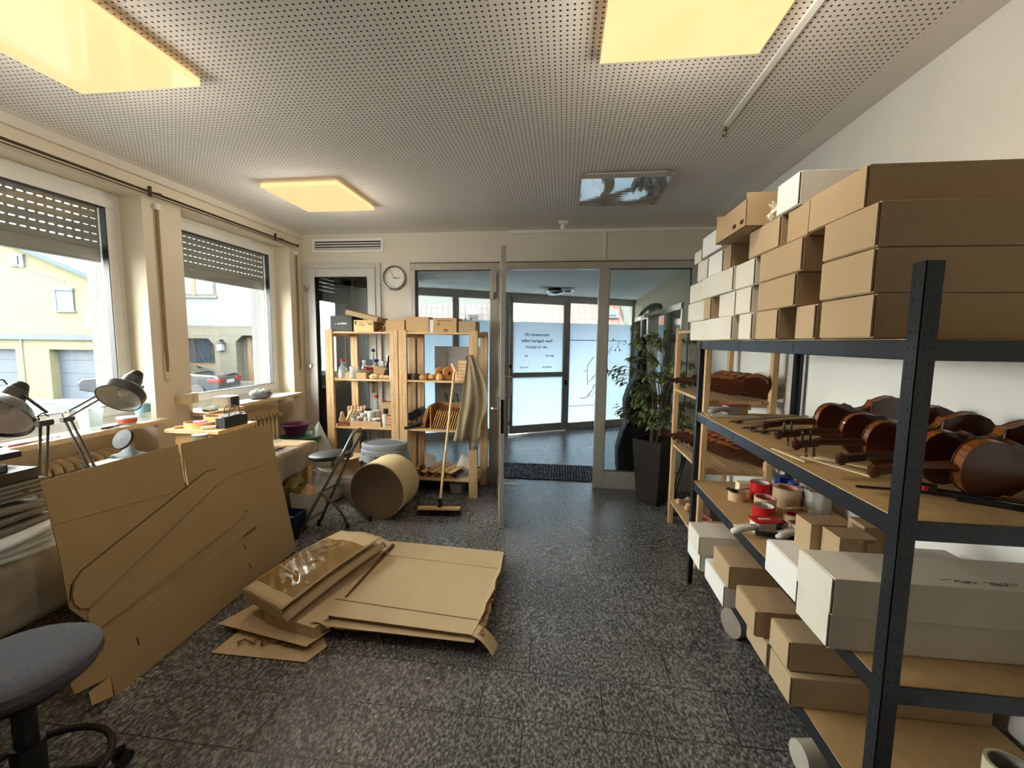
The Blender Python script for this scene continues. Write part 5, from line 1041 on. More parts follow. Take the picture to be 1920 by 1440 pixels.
# third board, right unit: box of slats
t = thing('slat_box', 'open wooden crate filled with slanting thin wood slats', 'crate', (-1.15, 4.3, Z1)); a = W(806, 770, 'y', YI); x0 = a.x; x1 = x0 + .30; CRW = wood('crate_wood', '#c08a52', '#a5713c', 2, knots=False)
M().box(x0, x0 + .01, YI, YI + .3, Z1, Z1 + .24).ob('side', CRW, t); M().box(x1, x1 + .01, YI, YI + .3, Z1, Z1 + .2).ob('side', CRW, t); M().box(x0, x1, YI + .28, YI + .29, Z1, Z1 + .24).ob('back', CRW, t)
for k in range(11): x = x0 + .014 + .023 * k; M().bar((x, YI + .1, Z1 + .003), (x + .06, YI + .1, Z1 + .19), .008, .18, up=(0, 1, 0)).ob('slat', wood('slat_wood', '#c79a63', '#ab7f48', 2, knots=False), t)
for k in range(3): x = x0 - .012 - .016 * k; m = M().bar((x - .06, YI + .12, Z1 + .002), (x - .005, YI + .12, Z1 + .235 - .02 * k), .007, .2, up=(0, 1, 0)); tag(m.ob('leaning_board', CRW), 'loose brown slat leaning outside the crate, %s' % ['closest to it', 'the middle one', 'the outermost'][k], 'slat', 'slats leaning outside the crate')
for k in range(4): 
    c = Vector((-1.50 + .03 * k, YI + .02 + .02 * k, Z1 + .012 + .012 * k)); m = M().tube([c + Vector((-.07, -.06, 0)), c + Vector((.0, 0, .005)), c + Vector((.09, .03, .02))], [.016, .012, .014], 8).tube([c + Vector((.0, 0, .015)), c + Vector((.05, -.02, .04)), c + Vector((.1, .0, .03))], .009, 8); tag(m.ob('spring_clamp', BLACK, smooth=True), 'black spring clamp on the third board, %s' % ['lowest and frontmost', 'second of the heap', 'third of the heap', 'uppermost'][k], 'clamp', 'black spring clamps')
for k in range(2): c = W(773 + 12 * k, 765 + 10 * (1 - k), 'y', 4.3); m = M().cyl((c.x, 4.26, Z1 + .10 + .04 * k), (c.x, 4.42, Z1 + .10 + .04 * k), .045, 18); tag(m.ob('black_roll', DARKM, smooth='auto'), ['black roll behind the spring clamps, lower left', 'black roll behind the spring clamps, upper right'][k], 'roll', 'black rolls')
for k in range(3): c = W(842 + 7 * k, 745, 'y', 4.45); m = M().bar((c.x + .05, 4.45, Z1), (c.x - .05 + .02 * k, 4.47, Z1 + .33), .02, .02); tag(m.ob('dark_stick', BLACK), 'dark stick leaning behind the crate of slats, %s' % ['left', 'middle', 'right'][k], 'stick', 'dark sticks behind the crate')
# lowest board
Z0_ = AZ[3] + .0005; random.seed(9)
PW = [wood('slat_wood', '#c79a63', '#ab7f48', 2, knots=False), wood('pale_strip', '#d8b887', '#c09a63', 1, knots=False), mat('purple_wood', '#5c2530', .5)]
for k in range(16):
    c = Vector((-1.38 + .026 * k, YI + .04, Z0_ + .011 + .021 * (k % 3 if k < 12 else (k % 4)))); an = -.5 + random.uniform(-.2, .2); L_ = .17; d = Vector((math.sin(an) * L_, math.cos(an) * L_, 0))
    if k % 3: c.z = Z0_ + .011 + .021 * (k % 3)
    m = M().bar(c, c + d, .032, .019); tag(m.ob('split_billet', PW[k % 2] if k < 11 else PW[2]), 'sawn wood billet number %s from the left on the lowest board' % ['one', 'two', 'three', 'four', 'five', 'six', 'seven', 'eight', 'nine', 'ten', 'eleven', 'twelve, purplish', 'thirteen, purplish', 'fourteen, purplish', 'fifteen, purplish', 'sixteen, purplish'][k], 'wood billet', 'sawn billets on the lowest board')
for k in range(5): c = Vector((-1.50 + .035 * k, YI + .03 + .05 * (k % 2), Z0_)); m = M().box(c.x, c.x + .03, c.y, c.y + .05, c.z, c.z + .06 + .03 * (k % 3)); tag(m.ob('dark_offcut', wood('dark_offcut', '#6b4a30', '#4e3420', 2, knots=False), bevel=.003), 'dark wood offcut %s on the lowest board next to the drum' % ['leftmost', 'second', 'third', 'fourth', 'rightmost'][k], 'wood offcut', 'dark offcuts on the lowest board')
for k in range(4): c = Vector((-1.30 + .09 * k, YI + .02, Z0_ + .075)); m = M().bar(c + Vector((-.10, -.03, -.01)), c + Vector((.07, .18, .05)), .075, .004); tag(m.ob('veneer_sheet', PW[1]), 'thin pale veneer laid slanting on the billets, %s' % ['leftmost', 'second', 'third', 'rightmost'][k], 'veneer', 'veneer sheets on the lowest board')
m = M(); m.grid(lambda u, v: (-1.06 + .16 * u + .03 * v, YI + .05 + .1 * v, Z0_ + .11 + .10 * v + .02 * math.sin(5 * u + 2 * v)), 6, 6); tag(m.ob('crumpled_paper', mat('off_white_paper', '#d8d2c5', .8), solid=.001), 'crumpled off-white paper on the lowest board', 'paper')
m = M(); m.grid(lambda u, v: (-1.45 + .12 * u, YI + .22 + .02 * u, Z0_ + .0 + .22 * v * (1 - .3 * u)), 4, 4); tag(m.ob('white_sheet', WBW, solid=.001), 'white sheet standing at the back of the lowest board', 'paper')
t = thing('plastic_tub', 'grey plastic tub on the floor under the right pine unit', 'tub', (-1.08, 4.2, 0)); M().lathe([(.06, .002), (.085, .12), (.09, .125), (.082, .125), (.058, .006)], 4, Matrix.Rotation(PI / 4, 4, 'Z'), sx=1.25).ob('tub', mat('grey_tub', '#8b8a80', .5), t, world=False, bevel=.01)
t.location = (-1.06, 4.24, 0)
m = M().box(-1.5, -1.2, 4.35, 4.5, .001, .12); tag(m.ob('dark_case', BLACK, bevel=.005), 'dark case in the shade under the right pine unit', 'case')
# cloth on the post
CLO = mat('khaki_linen', '#8a7b62', .95, var=.12, sc=60, bump=.2)
t = thing('apron', 'khaki linen cloth hanging from the right post of the pine shelf', 'cloth', (-.9, 4.06, .55))
def drape(u, v):
    L_ = W(852 + (877 - 852) * (1 - v) ** .8, 828 - 168 * (1 - v), 'y', 4.05).x; R_ = -.86 + .17 * math.sin(min(1, v * 1.25) * PI * .75) - .04 * v
    x = L_ + (R_ - L_) * u; z = 1.44 - .84 * v * (1 - .10 * (u - .3) ** 2) - (.10 * v if .55 < u < .9 else 0) * v; y = 4.045 + (.022 * math.sin(u * 9 + v * 2.5) + .012 * math.sin(u * 19 - v * 3)) * (.25 + .75 * v) - .05 * v * (1 - u); return (x, y, z)
M().grid(drape, 34, 24).ob('cloth', CLO, t, smooth=True, solid=.003)
M().tube([(-.93, 4.10, 1.40), (-.93, 4.05, 1.40), (-.93, 4.045, 1.43)], .004, 6).ob('hook', DARKM, t)
# broom
t = thing('broom', 'wide black-bristled broom with pale wooden handle leaning on the pine shelf', 'broom', (-1.08, 3.65, 0))
a = Vector((-1.085, 3.65, .06)); M().bar((-1.276, 3.63, .062), (-.893, 3.67, .062), .055, .022).ob('head', PINE, t, bevel=.004)
m = M()
for i in range(46):
    for j in range(4): u = i / 45; x = -1.27 + .372 * u; m.cyl((x, 3.612 + .04 * u + .014 * j, .052), (x + random.uniform(-.012, .012) + .01 * (u - .5), 3.602 + .04 * u + .019 * j, .001), .0045, 4)
m.ob('bristles', BLACK, t); M().cyl((-1.083, 3.652, .07), (-1.081, 3.672, .145), .02, 14).ob('socket', BLACK, t, smooth='auto')
M().cyl((-1.082, 3.66, .10), (-1.055, 4.088, 1.27), .0125, 12).ob('handle', wood('broomstick', '#d9bd8c', '#c9a870', 2, knots=False), t, smooth='auto')
# fibre drum
FIB = mat('fibre_board', '#5f4c38', .75, var=.12, sc=8); CREAMD = mat('cream_drum_paper', '#cbb68b', .7, var=.07, sc=6)
t = thing('fibre_drum', 'cream fibre drum lying on its side with its brown base facing us', 'drum', (-1.60, 3.65, 0)); TD = Matrix.Translation((-1.595, 3.47, .252)) @ Matrix.Rotation(-.06, 4, 'Z') @ Matrix.Rotation(-PI / 2, 4, 'X')
M().lathe([(.25, .0), (.252, .004), (.252, .34), (.246, .345), (.23, .345), (0, .345)], 48, TD, cap=False).ob('barrel', CREAMD, t, smooth='auto')
M().lathe([(0, .004), (.17, .004), (.178, .0), (.235, .0), (.245, -.004), (.251, .002)], 48, TD, cap=False).ob('base', FIB, t, smooth='auto')
M().lathe([(.252, .0), (.2545, .0), (.2545, .02), (.252, .02)], 48, TD, cap=False).ob('hoop', CREAMD, t, smooth='auto'); M().lathe([(.2525, .31), (.255, .315), (.2525, .32)], 48, TD, cap=False).ob('hoop', CREAMD, t, smooth='auto')
m = M()
for k in range(4): m.bar(TD @ Vector((-.045 + .022 * k, .02, .0035)), TD @ Vector((-.03 + .022 * k, .024, .0035)), .006, .002)
m.ob('stamp', mat('dark_stamp', '#2e241a', .8), t)
# bin with lid and liner
BING = mat('grey_bin_lid', '#7c8188', .45, var=.03); t = thing('waste_bin', 'dark waste bin with grey lid and clear liner behind the drum', 'bin', (-1.72, 3.94, 0)); E_ = dict(world=False, smooth='auto')
M().lathe([(.16, 0), (.20, .02), (.215, .47)], 36, sy=.72).ob('body', mat('dark_bin', '#333436', .5), t, **E_)
M().lathe([(.225, .47), (.235, .48), (.23, .515), (.222, .52), (.225, .56), (.215, .575), (.2, .58), (.195, .566), (.0, .562)], 36, sy=.72).ob('lid', BING, t, **E_)
M().grid(lambda u, v: (.185 * math.cos(u * 2 * PI) * v ** .5, .13 * math.sin(u * 2 * PI) * v ** .5, .585 - .012 * v), 24, 4).ob('lid_insert', mat('dark_grey_flap', '#565b62', .5), t, **E_)
M().grid(lambda u, v: ((.222 + .018 * math.sin(u * 60) + .02 * v) * math.cos(u * 2 * PI), (.16 + .014 * math.cos(u * 55) + .015 * v) * math.sin(u * 2 * PI), .485 - .075 * v - .012 * math.sin(u * 37)), 70, 5).ob('liner', plastic_clear('liner_film', (.85, .87, .88)), t, world=False, smooth=True)
# folding sit-stand stool
TUB = mat('grey_tube', '#77756f', .35, .7); t = thing('folding_stool', 'folding standing seat with black pad and grey tubular legs by the drum', 'stool', (-1.9, 3.2, 0))
def ppt(px, py, y): return W(px, py, 'y', y)
f1, f4, f2, f3 = Vector((-2.06, 3.03, .013)), Vector((-2.03, 3.29, .013)), Vector((-1.765, 3.27, .013)), Vector((-1.64, 3.43, .013))
n_top = ppt(663, 812, 3.14); q_top = ppt(679, 812, 3.34); n_p = ppt(638, 860, 3.12); q_p = ppt(655, 853, 3.32)
M().tube([f1, f1.lerp(n_p, .5), n_p, n_top, (n_top + q_top) / 2 + Vector((.02, 0, .035)), q_top, q_p, f4.lerp(q_p, .5), f4], .0125, 10).ob('main_frame', TUB, t, smooth=True)
cn = f1.lerp(n_p, .58); cq = f4.lerp(q_p, .58)
M().tube([cn + Vector((0, -.02, .0)), cn.lerp(f2, .45) + Vector((.03, 0, .01)), cn.lerp(f2, .75) + Vector((.03, 0, 0)), f2 - Vector((0, .0, 0))], .011, 10).ob('rear_leg', TUB, t, smooth=True)
M().tube([cq + Vector((0, .02, .0)), cq.lerp(f3, .45) + Vector((-.0, 0, -.03)), cq.lerp(f3, .75) + Vector((-.0, 0, -.035)), f3], .011, 10).ob('rear_leg', TUB, t, smooth=True)
M().cyl(cn - Vector((0, .03, 0)), cq + Vector((0, .03, 0)), .008, 8).ob('cross_pin', TUB, t); M().cyl(f1.lerp(n_p, .2), f4.lerp(q_p, .2), .008, 8).ob('foot_rung', TUB, t)
for p in (n_p, q_p): M().cyl(p - Vector((0, .022, 0)), p + Vector((0, .022, 0)), .026, 18).ob('pivot_knob', TUB, t, smooth='auto')
a = ppt(576, 858, 3.15); c = Vector(((a.x + n_p.x) / 2 + .0, 3.22, n_p.z + .0))
M().lathe([(0, -.028), (.9, -.026), (1, -.012), (.98, .006), (.8, .018), (0, .022)], 36, Matrix.Translation(c) @ Matrix.Rotation(-.07, 4, 'Y') @ Matrix.Scale(.165, 4, (1, 0, 0)) @ Matrix.Scale(.14, 4, (0, 1, 0))).ob('seat_pad', mat('black_vinyl', '#1f1f22', .45), t, smooth='auto')
for p in (f1, f4, f2, f3): M().cyl(p + Vector((0, 0, .03)), p - Vector((0, 0, .012)), .0155, 10).ob('rubber_foot', BLACK, t, smooth='auto')
# ------------------------------------------------------------------ leaning cardboard sheet
SH0 = Vector((-1.925, 0, .004)); SHT = Vector((-2.128, 0, .962)); ND = (SHT - SH0).cross(Vector((0, 1, 0))).normalized()
if ND.x < 0: ND = -ND
def SP(px, py, off=0): return WP(px, py, SH0 + ND * off, ND)
t = thing('cardboard_sheet', 'large brown cardboard sheet with die-cut flaps leaning against the window benches', 'cardboard', (-2.0, 2.1, 0))
def plate(name, pts, off, th, mt=None, par=None):
    v = [SP(px, py, off) for px, py in pts]; n = len(v); m = M(); m.add(v + [p + ND * th for p in v], [list(range(n)), list(range(n, 2 * n))[::-1]] + [[i, (i + 1) % n, (i + 1) % n + n, i + n] for i in range(n)])
    return m.ob(name, mt or SHC, par or t)
SHC = m_card('leaning_cardboard', '#ad9267')
plate('sheet', [(75, 902), (332, 833), (345, 905), (352, 912), (338, 832), (505, 796), (512, 835), (555, 1030), (215, 1306), (207, 1268), (172, 1285), (138, 1302), (131, 1285), (175, 1225), (192, 1220), (182, 1180), (128, 1140), (110, 1040)], -.004, .005)
plate('die_cut_flap', [(133, 1118), (137, 1092), (152, 1073), (385, 887), (400, 881), (411, 886), (414, 901), (395, 918), (182, 1122), (165, 1140), (148, 1142), (137, 1133)], .0015, .010)
plate('die_cut_flap', [(163, 1160), (166, 1142), (180, 1125), (399, 916), (425, 905), (446, 928), (458, 962), (441, 980), (190, 1175), (175, 1190)], .0015, .006)
m = M()
def crack(pts, r_=.0022): m.tube([SP(a, b, .0045) for a, b in pts], r_, 5)
crack([(340, 835), (349, 912)]); crack([(131, 1128), (134, 1098), (152, 1070), (386, 884), (405, 879)], .002); crack([(395, 920), (414, 902)], .003); crack([(441, 979), (462, 957)], .003); crack([(456, 1006), (480, 988)], .003); crack([(190, 1177), (462, 958)], .0012); crack([(165, 1160), (170, 1140), (182, 1124)], .003); crack([(257, 1196), (261, 1210)], .002); crack([(458, 1021), (461, 1031)], .002); crack([(467, 1056), (471, 1066)], .002)
m.ob('slit', GAP, t)
m = M()
for pts in ([(480, 990), (380, 1060), (270, 1142)], [(92, 985), (390, 905), (552, 838 + 12)], [(190, 1178), (505, 950)]): m.tube([SP(a, b, .0015) for a, b in pts], .0016, 5)
m.ob('fold_line', SHC, t)
M().add([SP(166, 1298, .01), SP(207, 1268, .012), SP(212, 1305, .03), SP(172, 1323, .03)], [[0, 1, 2, 3]]).ob('torn_tab', SHC, t, solid=.004)
# ------------------------------------------------------------------ flattened boxes on the floor
PC = m_card('floor_cardboard', '#cbb28c'); PCD = mat('corrugated_edge', '#7a5a34', .9, var=.3, sc=90)
def slabq(name, pts, z0, th, mt, par=None, bev=.0015, dz=None):
    dz = dz or [0] * len(pts); n = len(pts); m = M(); m.add([Vector((x, y, z0 + d)) for (x, y), d in zip(pts, dz)] + [Vector((x, y, z0 + th + d)) for (x, y), d in zip(pts, dz)], [list(range(n))[::-1], list(range(n, 2 * n))] + [[i, (i + 1) % n, (i + 1) % n + n, i + n] for i in range(n)])
    return m.ob(name, mt, par, bevel=bev)
g = 'flattened cardboard boxes on the floor'
t = thing('flattened_box', 'largest flattened brown box, on top of the right side of the floor pile', 'cardboard', (-.83, 2.45, .09), group=g)
P = [(-1.237, 2.939), (-.388, 2.893), (-.371, 2.62), (-.385, 2.50), (-.375, 2.41), (-.40, 2.25), (-.395, 2.19), (-.423, 1.985), (-1.279, 2.034), (-1.30, 2.10)]
slabq('top_layer', P, .098, .0045, PC, t, dz=[-.02, -.02, -.01, -.008, -.006, -.003, -.001, 0, 0, 0])
slabq('lower_layer', [(-1.25, 2.94), (-.40, 2.90), (-.375, 2.5), (-.41, 1.965), (-1.23, 1.985), (-1.30, 2.05)], .072, .0045, PC, t, dz=[-.03, -.03, -.01, 0, 0, 0])
for y in (2.68, 2.13): m = M(); m.bar((-1.25 if y > 2.3 else -1.26, y + .045, .1028 - (.0145 if y > 2.3 else 0)), (-.385, y - .03, .1028 - (.0145 if y > 2.3 else 0)), .004, .001); m.ob('crease', PCD, t)
m = M(); random.seed(12)
for k in range(34): y = 2.0 + .0255 * k; m.box(-.405 + random.uniform(-.006, .014), -.375 + random.uniform(-.004, .012), y, y + .022, .074, .096 - .0007 * k)
m.ob('torn_edge', PCD, t)
def curlf(u, v): a = u * 2.1; return (-.43 + .10 * u + .015 * v + .05 * math.sin(a) * .5, 1.985 + .09 * v - .05 * u, .0985 - .045 * (1 - math.cos(a)))
m = M(); m.grid(curlf, 10, 4); m.ob('curling_tab', PC, t, smooth=True, solid=.003)
t = thing('flattened_box', 'flattened brown box beneath the largest one, its edge in shade', 'cardboard', (-.83, 2.45, .03), group=g)
slabq('layer', [(-1.22, 2.9), (-.45, 2.88), (-.42, 2.3), (-.52, 2.04), (-1.18, 2.02)], .034, .03, PC, t); slabq('under_layer', [(-1.2, 2.85), (-.5, 2.83), (-.48, 2.4), (-.6, 2.16), (-1.2, 2.16)], .001, .03, PC, t)
t = thing('folded_box', 'folded brown box with shiny brown tape, on top of the left of the floor pile', 'cardboard', (-1.5, 2.4, .12), group=g)
A_ = [Vector((-1.726, 2.048, .197)), Vector((-1.408, 1.919, .187)), Vector((-1.225, 2.745, .205)), Vector((-1.572, 2.83, .19))]
def fold(u, v, off=0):
    p = A_[0].lerp(A_[1], u).lerp(A_[3].lerp(A_[2], u), v); p.z += .018 * math.sin(PI * v) + .008 * math.sin(PI * u) + off + .004 * math.sin(9 * u + 3 * v); return p
M().grid(fold, 14, 20).ob('top_panel', PC, t, smooth=True, solid=.005)
m = M(); m.add([A_[0], A_[1], A_[1] - Vector((0, -.01, .062)), A_[0] - Vector((0, -.01, .062))], [[0, 1, 2, 3]]); m.ob('front_edge', PC, t, solid=.005)
M().grid(lambda u, v: tuple(fold(1.0, v, -.03 - .03 * u) + Vector((.004 + .03 * u, -.01 * u, 0))), 4, 18).ob('side_fold', BR, t, smooth=True, solid=.006)
M().grid(lambda u, v: tuple(fold(u, v, -.062) + Vector((.0, .012, 0))), 8, 14).ob('bottom_panel', PC, t, smooth=True, solid=.005)
GLT = mat('glossy_packing_tape', '#8a6a36', .12, var=.2, sc=8, coat=1, bump=.5)
M().grid(lambda u, v: tuple(fold(.04 + .92 * u, .10 + .70 * v, .0045 + .0010 * math.sin(31 * v) * math.sin(13 * u) + .0007 * math.sin(57 * v + 20 * u))), 34, 60).ob('tape', GLT, t, smooth=True)
m = M().bar(fold(.05, .30, .0085), fold(.95, .24, .0085), .012, .001); m.ob('bare_seam', PC, t)
t = thing('folded_box', 'long folded brown box lying under the taped one', 'cardboard', (-1.4, 2.4, .03), group=g)
slabq('body', [(-1.575, 2.01), (-1.235, 1.925), (-1.21, 2.02), (-1.285, 2.10), (-1.20, 2.87), (-1.33, 2.94), (-1.5, 2.7)], .045, .058, PC, t); slabq('dark_gap', [(-1.222, 2.06), (-1.205, 2.06), (-1.185, 2.86), (-1.205, 2.86)], .05, .05, mat('torn_inner_card', '#5e4526', .9, var=.4, sc=50), t)
m = M(); m.grid(lambda u, v: (-1.30 + .12 * u, 1.955 + .06 * v, .085 + .03 * math.sin(PI * u) - .03 * v), 8, 4); m.ob('curled_tab', PC, t, smooth=True, solid=.004)
t = thing('cardboard_flap', 'brown cardboard flap sticking out at the lower left of the floor pile, upper one', 'cardboard', (-1.5, 1.95, .02), group=g); slabq('flap', [(-1.82, 1.975), (-1.245, 1.868), (-1.19, 2.0), (-1.55, 2.35), (-1.70, 2.30)], .034, .0045, PC, t, dz=[0, .006, .006, 0, 0])
t = thing('cardboard_flap', 'brown cardboard flap touching the floor at the lower left of the pile, lowest one', 'cardboard', (-1.5, 1.9, 0), group=g); slabq('flap', [(-1.715, 1.81), (-1.212, 1.813), (-1.17, 1.93), (-1.5, 2.3), (-1.68, 2.25)], .003, .0045, PC, t)
m = M()
for k in range(14): c = Vector((-1.62 + .028 * k, 1.90 + random.uniform(-.012, .02), .018)); m.tube([c, c + Vector((random.uniform(-.02, .02), random.uniform(-.03, .01), .012)), c + Vector((random.uniform(-.03, .03), random.uniform(-.03, .01), .0))], .0045, 5)
m.ob('torn_bits', PCD, t)
# ------------------------------------------------------------------ stool in the corner
SF = mat('grey_stool_fabric', '#515156', .95, var=.14, sc=70, bump=.25)
t = thing('swivel_stool', 'round stool with dark grey fabric seat and black base at the lower left corner', 'stool', (-1.615, 1.02, 0)); E_ = dict(world=False, smooth='auto')
M().lathe([(0, .535), (.13, .535), (.175, .545), (.19, .57), (.187, .592), (.165, .606), (.10, .612), (0, .614)], 48).ob('seat', SF, t, **E_)
M().lathe([(0, .50), (.12, .50), (.14, .535), (0, .535)], 32).ob('seat_plate', BLACK, t, **E_)
M().cyl((0, 0, .1), (0, 0, .505), .028, 20).cyl((0, 0, .1), (0, 0, .33), .04, 20).ob('column', BLACK, t, **E_)
M().tube([(.185 * math.cos(2 * PI * k / 40), .185 * math.sin(2 * PI * k / 40), .20) for k in range(40)], .011, 8, closed=True).ob('foot_ring', BLACK, t, world=False, smooth=True)
for k in range(3): a = 2 * PI * k / 3 + .4; M().cyl((.03 * math.cos(a), .03 * math.sin(a), .215), (.18 * math.cos(a), .18 * math.sin(a), .20), .008, 8).ob('ring_spoke', BLACK, t, world=False, smooth=True)
for k in range(5):
    a = 2 * PI * k / 5 + .2; c, s_ = math.cos(a), math.sin(a); M().tube([(.02 * c, .02 * s_, .105), (.15 * c, .15 * s_, .085), (.25 * c, .25 * s_, .06)], [.022, .017, .012], 8).ob('leg', BLACK, t, world=False, smooth=True)
    M().cyl((.245 * c - .02 * s_, .245 * s_ + .02 * c, .026), (.245 * c + .02 * s_, .245 * s_ - .02 * c, .026), .025, 16).ob('castor', BLACK, t, **E_)
# ------------------------------------------------------------------ benches by the windows
BW = wood('bench_wood', '#a98455', '#8b6a40', 1); CANV = mat('stained_canvas', '#94897a', .95, var=.22, sc=9, bump=.25)
def bench(lab, x0, x1, y0, y1, zt, cat='workbench'):
    t = thing('workbench', lab, cat, ((x0 + x1) / 2, (y0 + y1) / 2, 0), group='workbenches under the windows')
    M().box(x0, x1, y0, y1, zt - .03, zt).ob('bench_top', BW, t, bevel=.003)
    for x in (x0 + .02, x1 - .08):
        for y in (y0 + .02, y1 - .08): M().box(x, x + .06, y, y + .06, 0, zt - .03).ob('leg', PINEZ, t, bevel=.003)
    for y in (y0 + .035, y1 - .065): M().box(x0 + .08, x1 - .08, y, y + .03, zt - .11, zt - .03).ob('apron_rail', PINE, t)
    return t
bench('pine workbench beside the lower left stool, half hidden by the leaning cardboard', -2.86, -2.22, .35, 2.60, .66)
bench('small pine workbench with draped canvas near the pine shelf', -2.78, -2.215, 2.98, 3.56, .655)
t = thing('canvas_cloth', 'stained grey canvas hanging over the front of the left workbench', 'cloth', (-2.2, 1.2, .42))
M().grid(lambda u, v: (-2.30 + .115 * min(1, v * 4) + .02 * math.sin(u * 9) * v - (.0 if v > .25 else 0), .45 + 1.35 * u, .668 - .004 * (v > 0) - .26 * max(0, v - .2) / .8 - .03 * math.sin(u * 3.3) * v), 40, 14).ob('cloth', CANV, t, smooth=True, solid=.003)
t = thing('canvas_cloth', 'stained canvas draped over the small workbench near the pine shelf', 'cloth', (-2.2, 3.2, .45))
def cv(u, v):
    s_ = v * .62
    if s_ < .38: return (-2.58 + s_, 2.95 + .62 * u, .660 + .002 * math.sin(30 * u))
    return (-2.20 + .012 * math.sin(u * 14) * (s_ - .38) * 6, 2.95 + .62 * u, .660 - (s_ - .38) * (.95 - .15 * u))
M().grid(cv, 30, 20).ob('cloth', CANV, t, smooth=True, solid=.003)
ZBn = .6625
MESHM = m_mesh_brick('perforated_tray', '#8d8a83', '#96938c', '#4a4844', .01, .01, .003)
# stack at the near end of the left bench
GF = mat('grey_felt', '#6d675f', .95, var=.1, sc=25, bump=.2)
t = thing('foam_roll', 'white foam and paper sheets lying folded at the edge of the left workbench', 'foam', (-2.35, 1.3, ZBn))
for k in range(3): M().grid(lambda u, v: (-2.62 + .42 * u + (.03 if k == 2 else 0) * u, .9 + .72 * v, ZBn + .012 + .038 * k + .018 * math.sin(v * 5 + k) * u + .014 * math.sin(u * 3)), 10, 16).ob('sheet', mat('white_foam', '#dde3e6', .6, var=.05), t, smooth=True, solid=.02)
m = M(); m.tube([(-2.20, .7, .655), (-2.175, .95, .675), (-2.172, 1.18, .69), (-2.185, 1.30, .70)], [.03, .038, .034, .026], 12); tag(m.ob('tan_roll', mat('tan_leather', '#8f6c47', .7), smooth=True), 'rounded tan roll lying on the canvas at the left picture edge', 'roll')
t = thing('grey_blanket', 'dark grey folded blankets on the white foam at the left edge', 'blanket', (-2.4, 1.3, .78))
for k in range(3): M().grid(lambda u, v: (-2.66 + .43 * u, .92 + .66 * v, .795 + .03 * k + .010 * math.sin(v * 6 + 2 * k) + .008 * math.sin(u * 4 + k)), 10, 14).ob('fold', GF, t, smooth=True, solid=.024)
t = thing('drawer_tray', 'perforated grey drawer with round finger hole in the desk stack at the left edge', 'letter tray', (-2.45, 1.3, .885)); M().box(-2.68, -2.27, .95, 1.60, .885, .955).ob('tray', MESHM, t, bevel=.002); M().cyl((-2.271, 1.52, .918), (-2.268, 1.52, .918), .011, 16).ob('finger_hole', BLACK, t)
t = thing('black_tray', 'dark brown box on the perforated drawer at the left edge', 'box', (-2.45, 1.3, .956)); M().box(-2.66, -2.285, .95, 1.58, .956, 1.003).ob('box', mat('very_dark_brown', '#1f1815', .5), t, bevel=.003)
t = thing('upper_tray', 'perforated grey tray with papers topmost in the desk stack', 'letter tray', (-2.45, 1.25, 1.004)); M().box(-2.64, -2.32, .95, 1.50, 1.004, 1.008).box(-2.324, -2.32, .95, 1.50, 1.004, 1.034).box(-2.64, -2.32, 1.496, 1.50, 1.004, 1.034).ob('tray', MESHM, t)
m = M().prism([(-2.63, 1.0), (-2.33, 1.05), (-2.345, 1.47), (-2.6, 1.45)], 1.010, 1.030); tag(m.ob('paper_stack', WBW), 'white papers in the topmost tray at the left edge', 'paper'); m = M().prism([(-2.62, 1.05), (-2.42, 1.05), (-2.37, 1.38), (-2.55, 1.40)], 1.031, 1.034); t = tag(m.ob('leaflet', mat('rust_print', '#a05a45', .6, var=.2, sc=9)), 'rust coloured leaflet on the papers at the left edge', 'leaflet')
m = M().prism([(-2.68, 1.40), (-2.42, 1.45), (-2.42, 1.62), (-2.68, 1.62)], 1.031, 1.06); tag(m.ob('dark_folder', DARKM, bevel=.004), 'dark folder behind the papers at the left edge', 'folder')
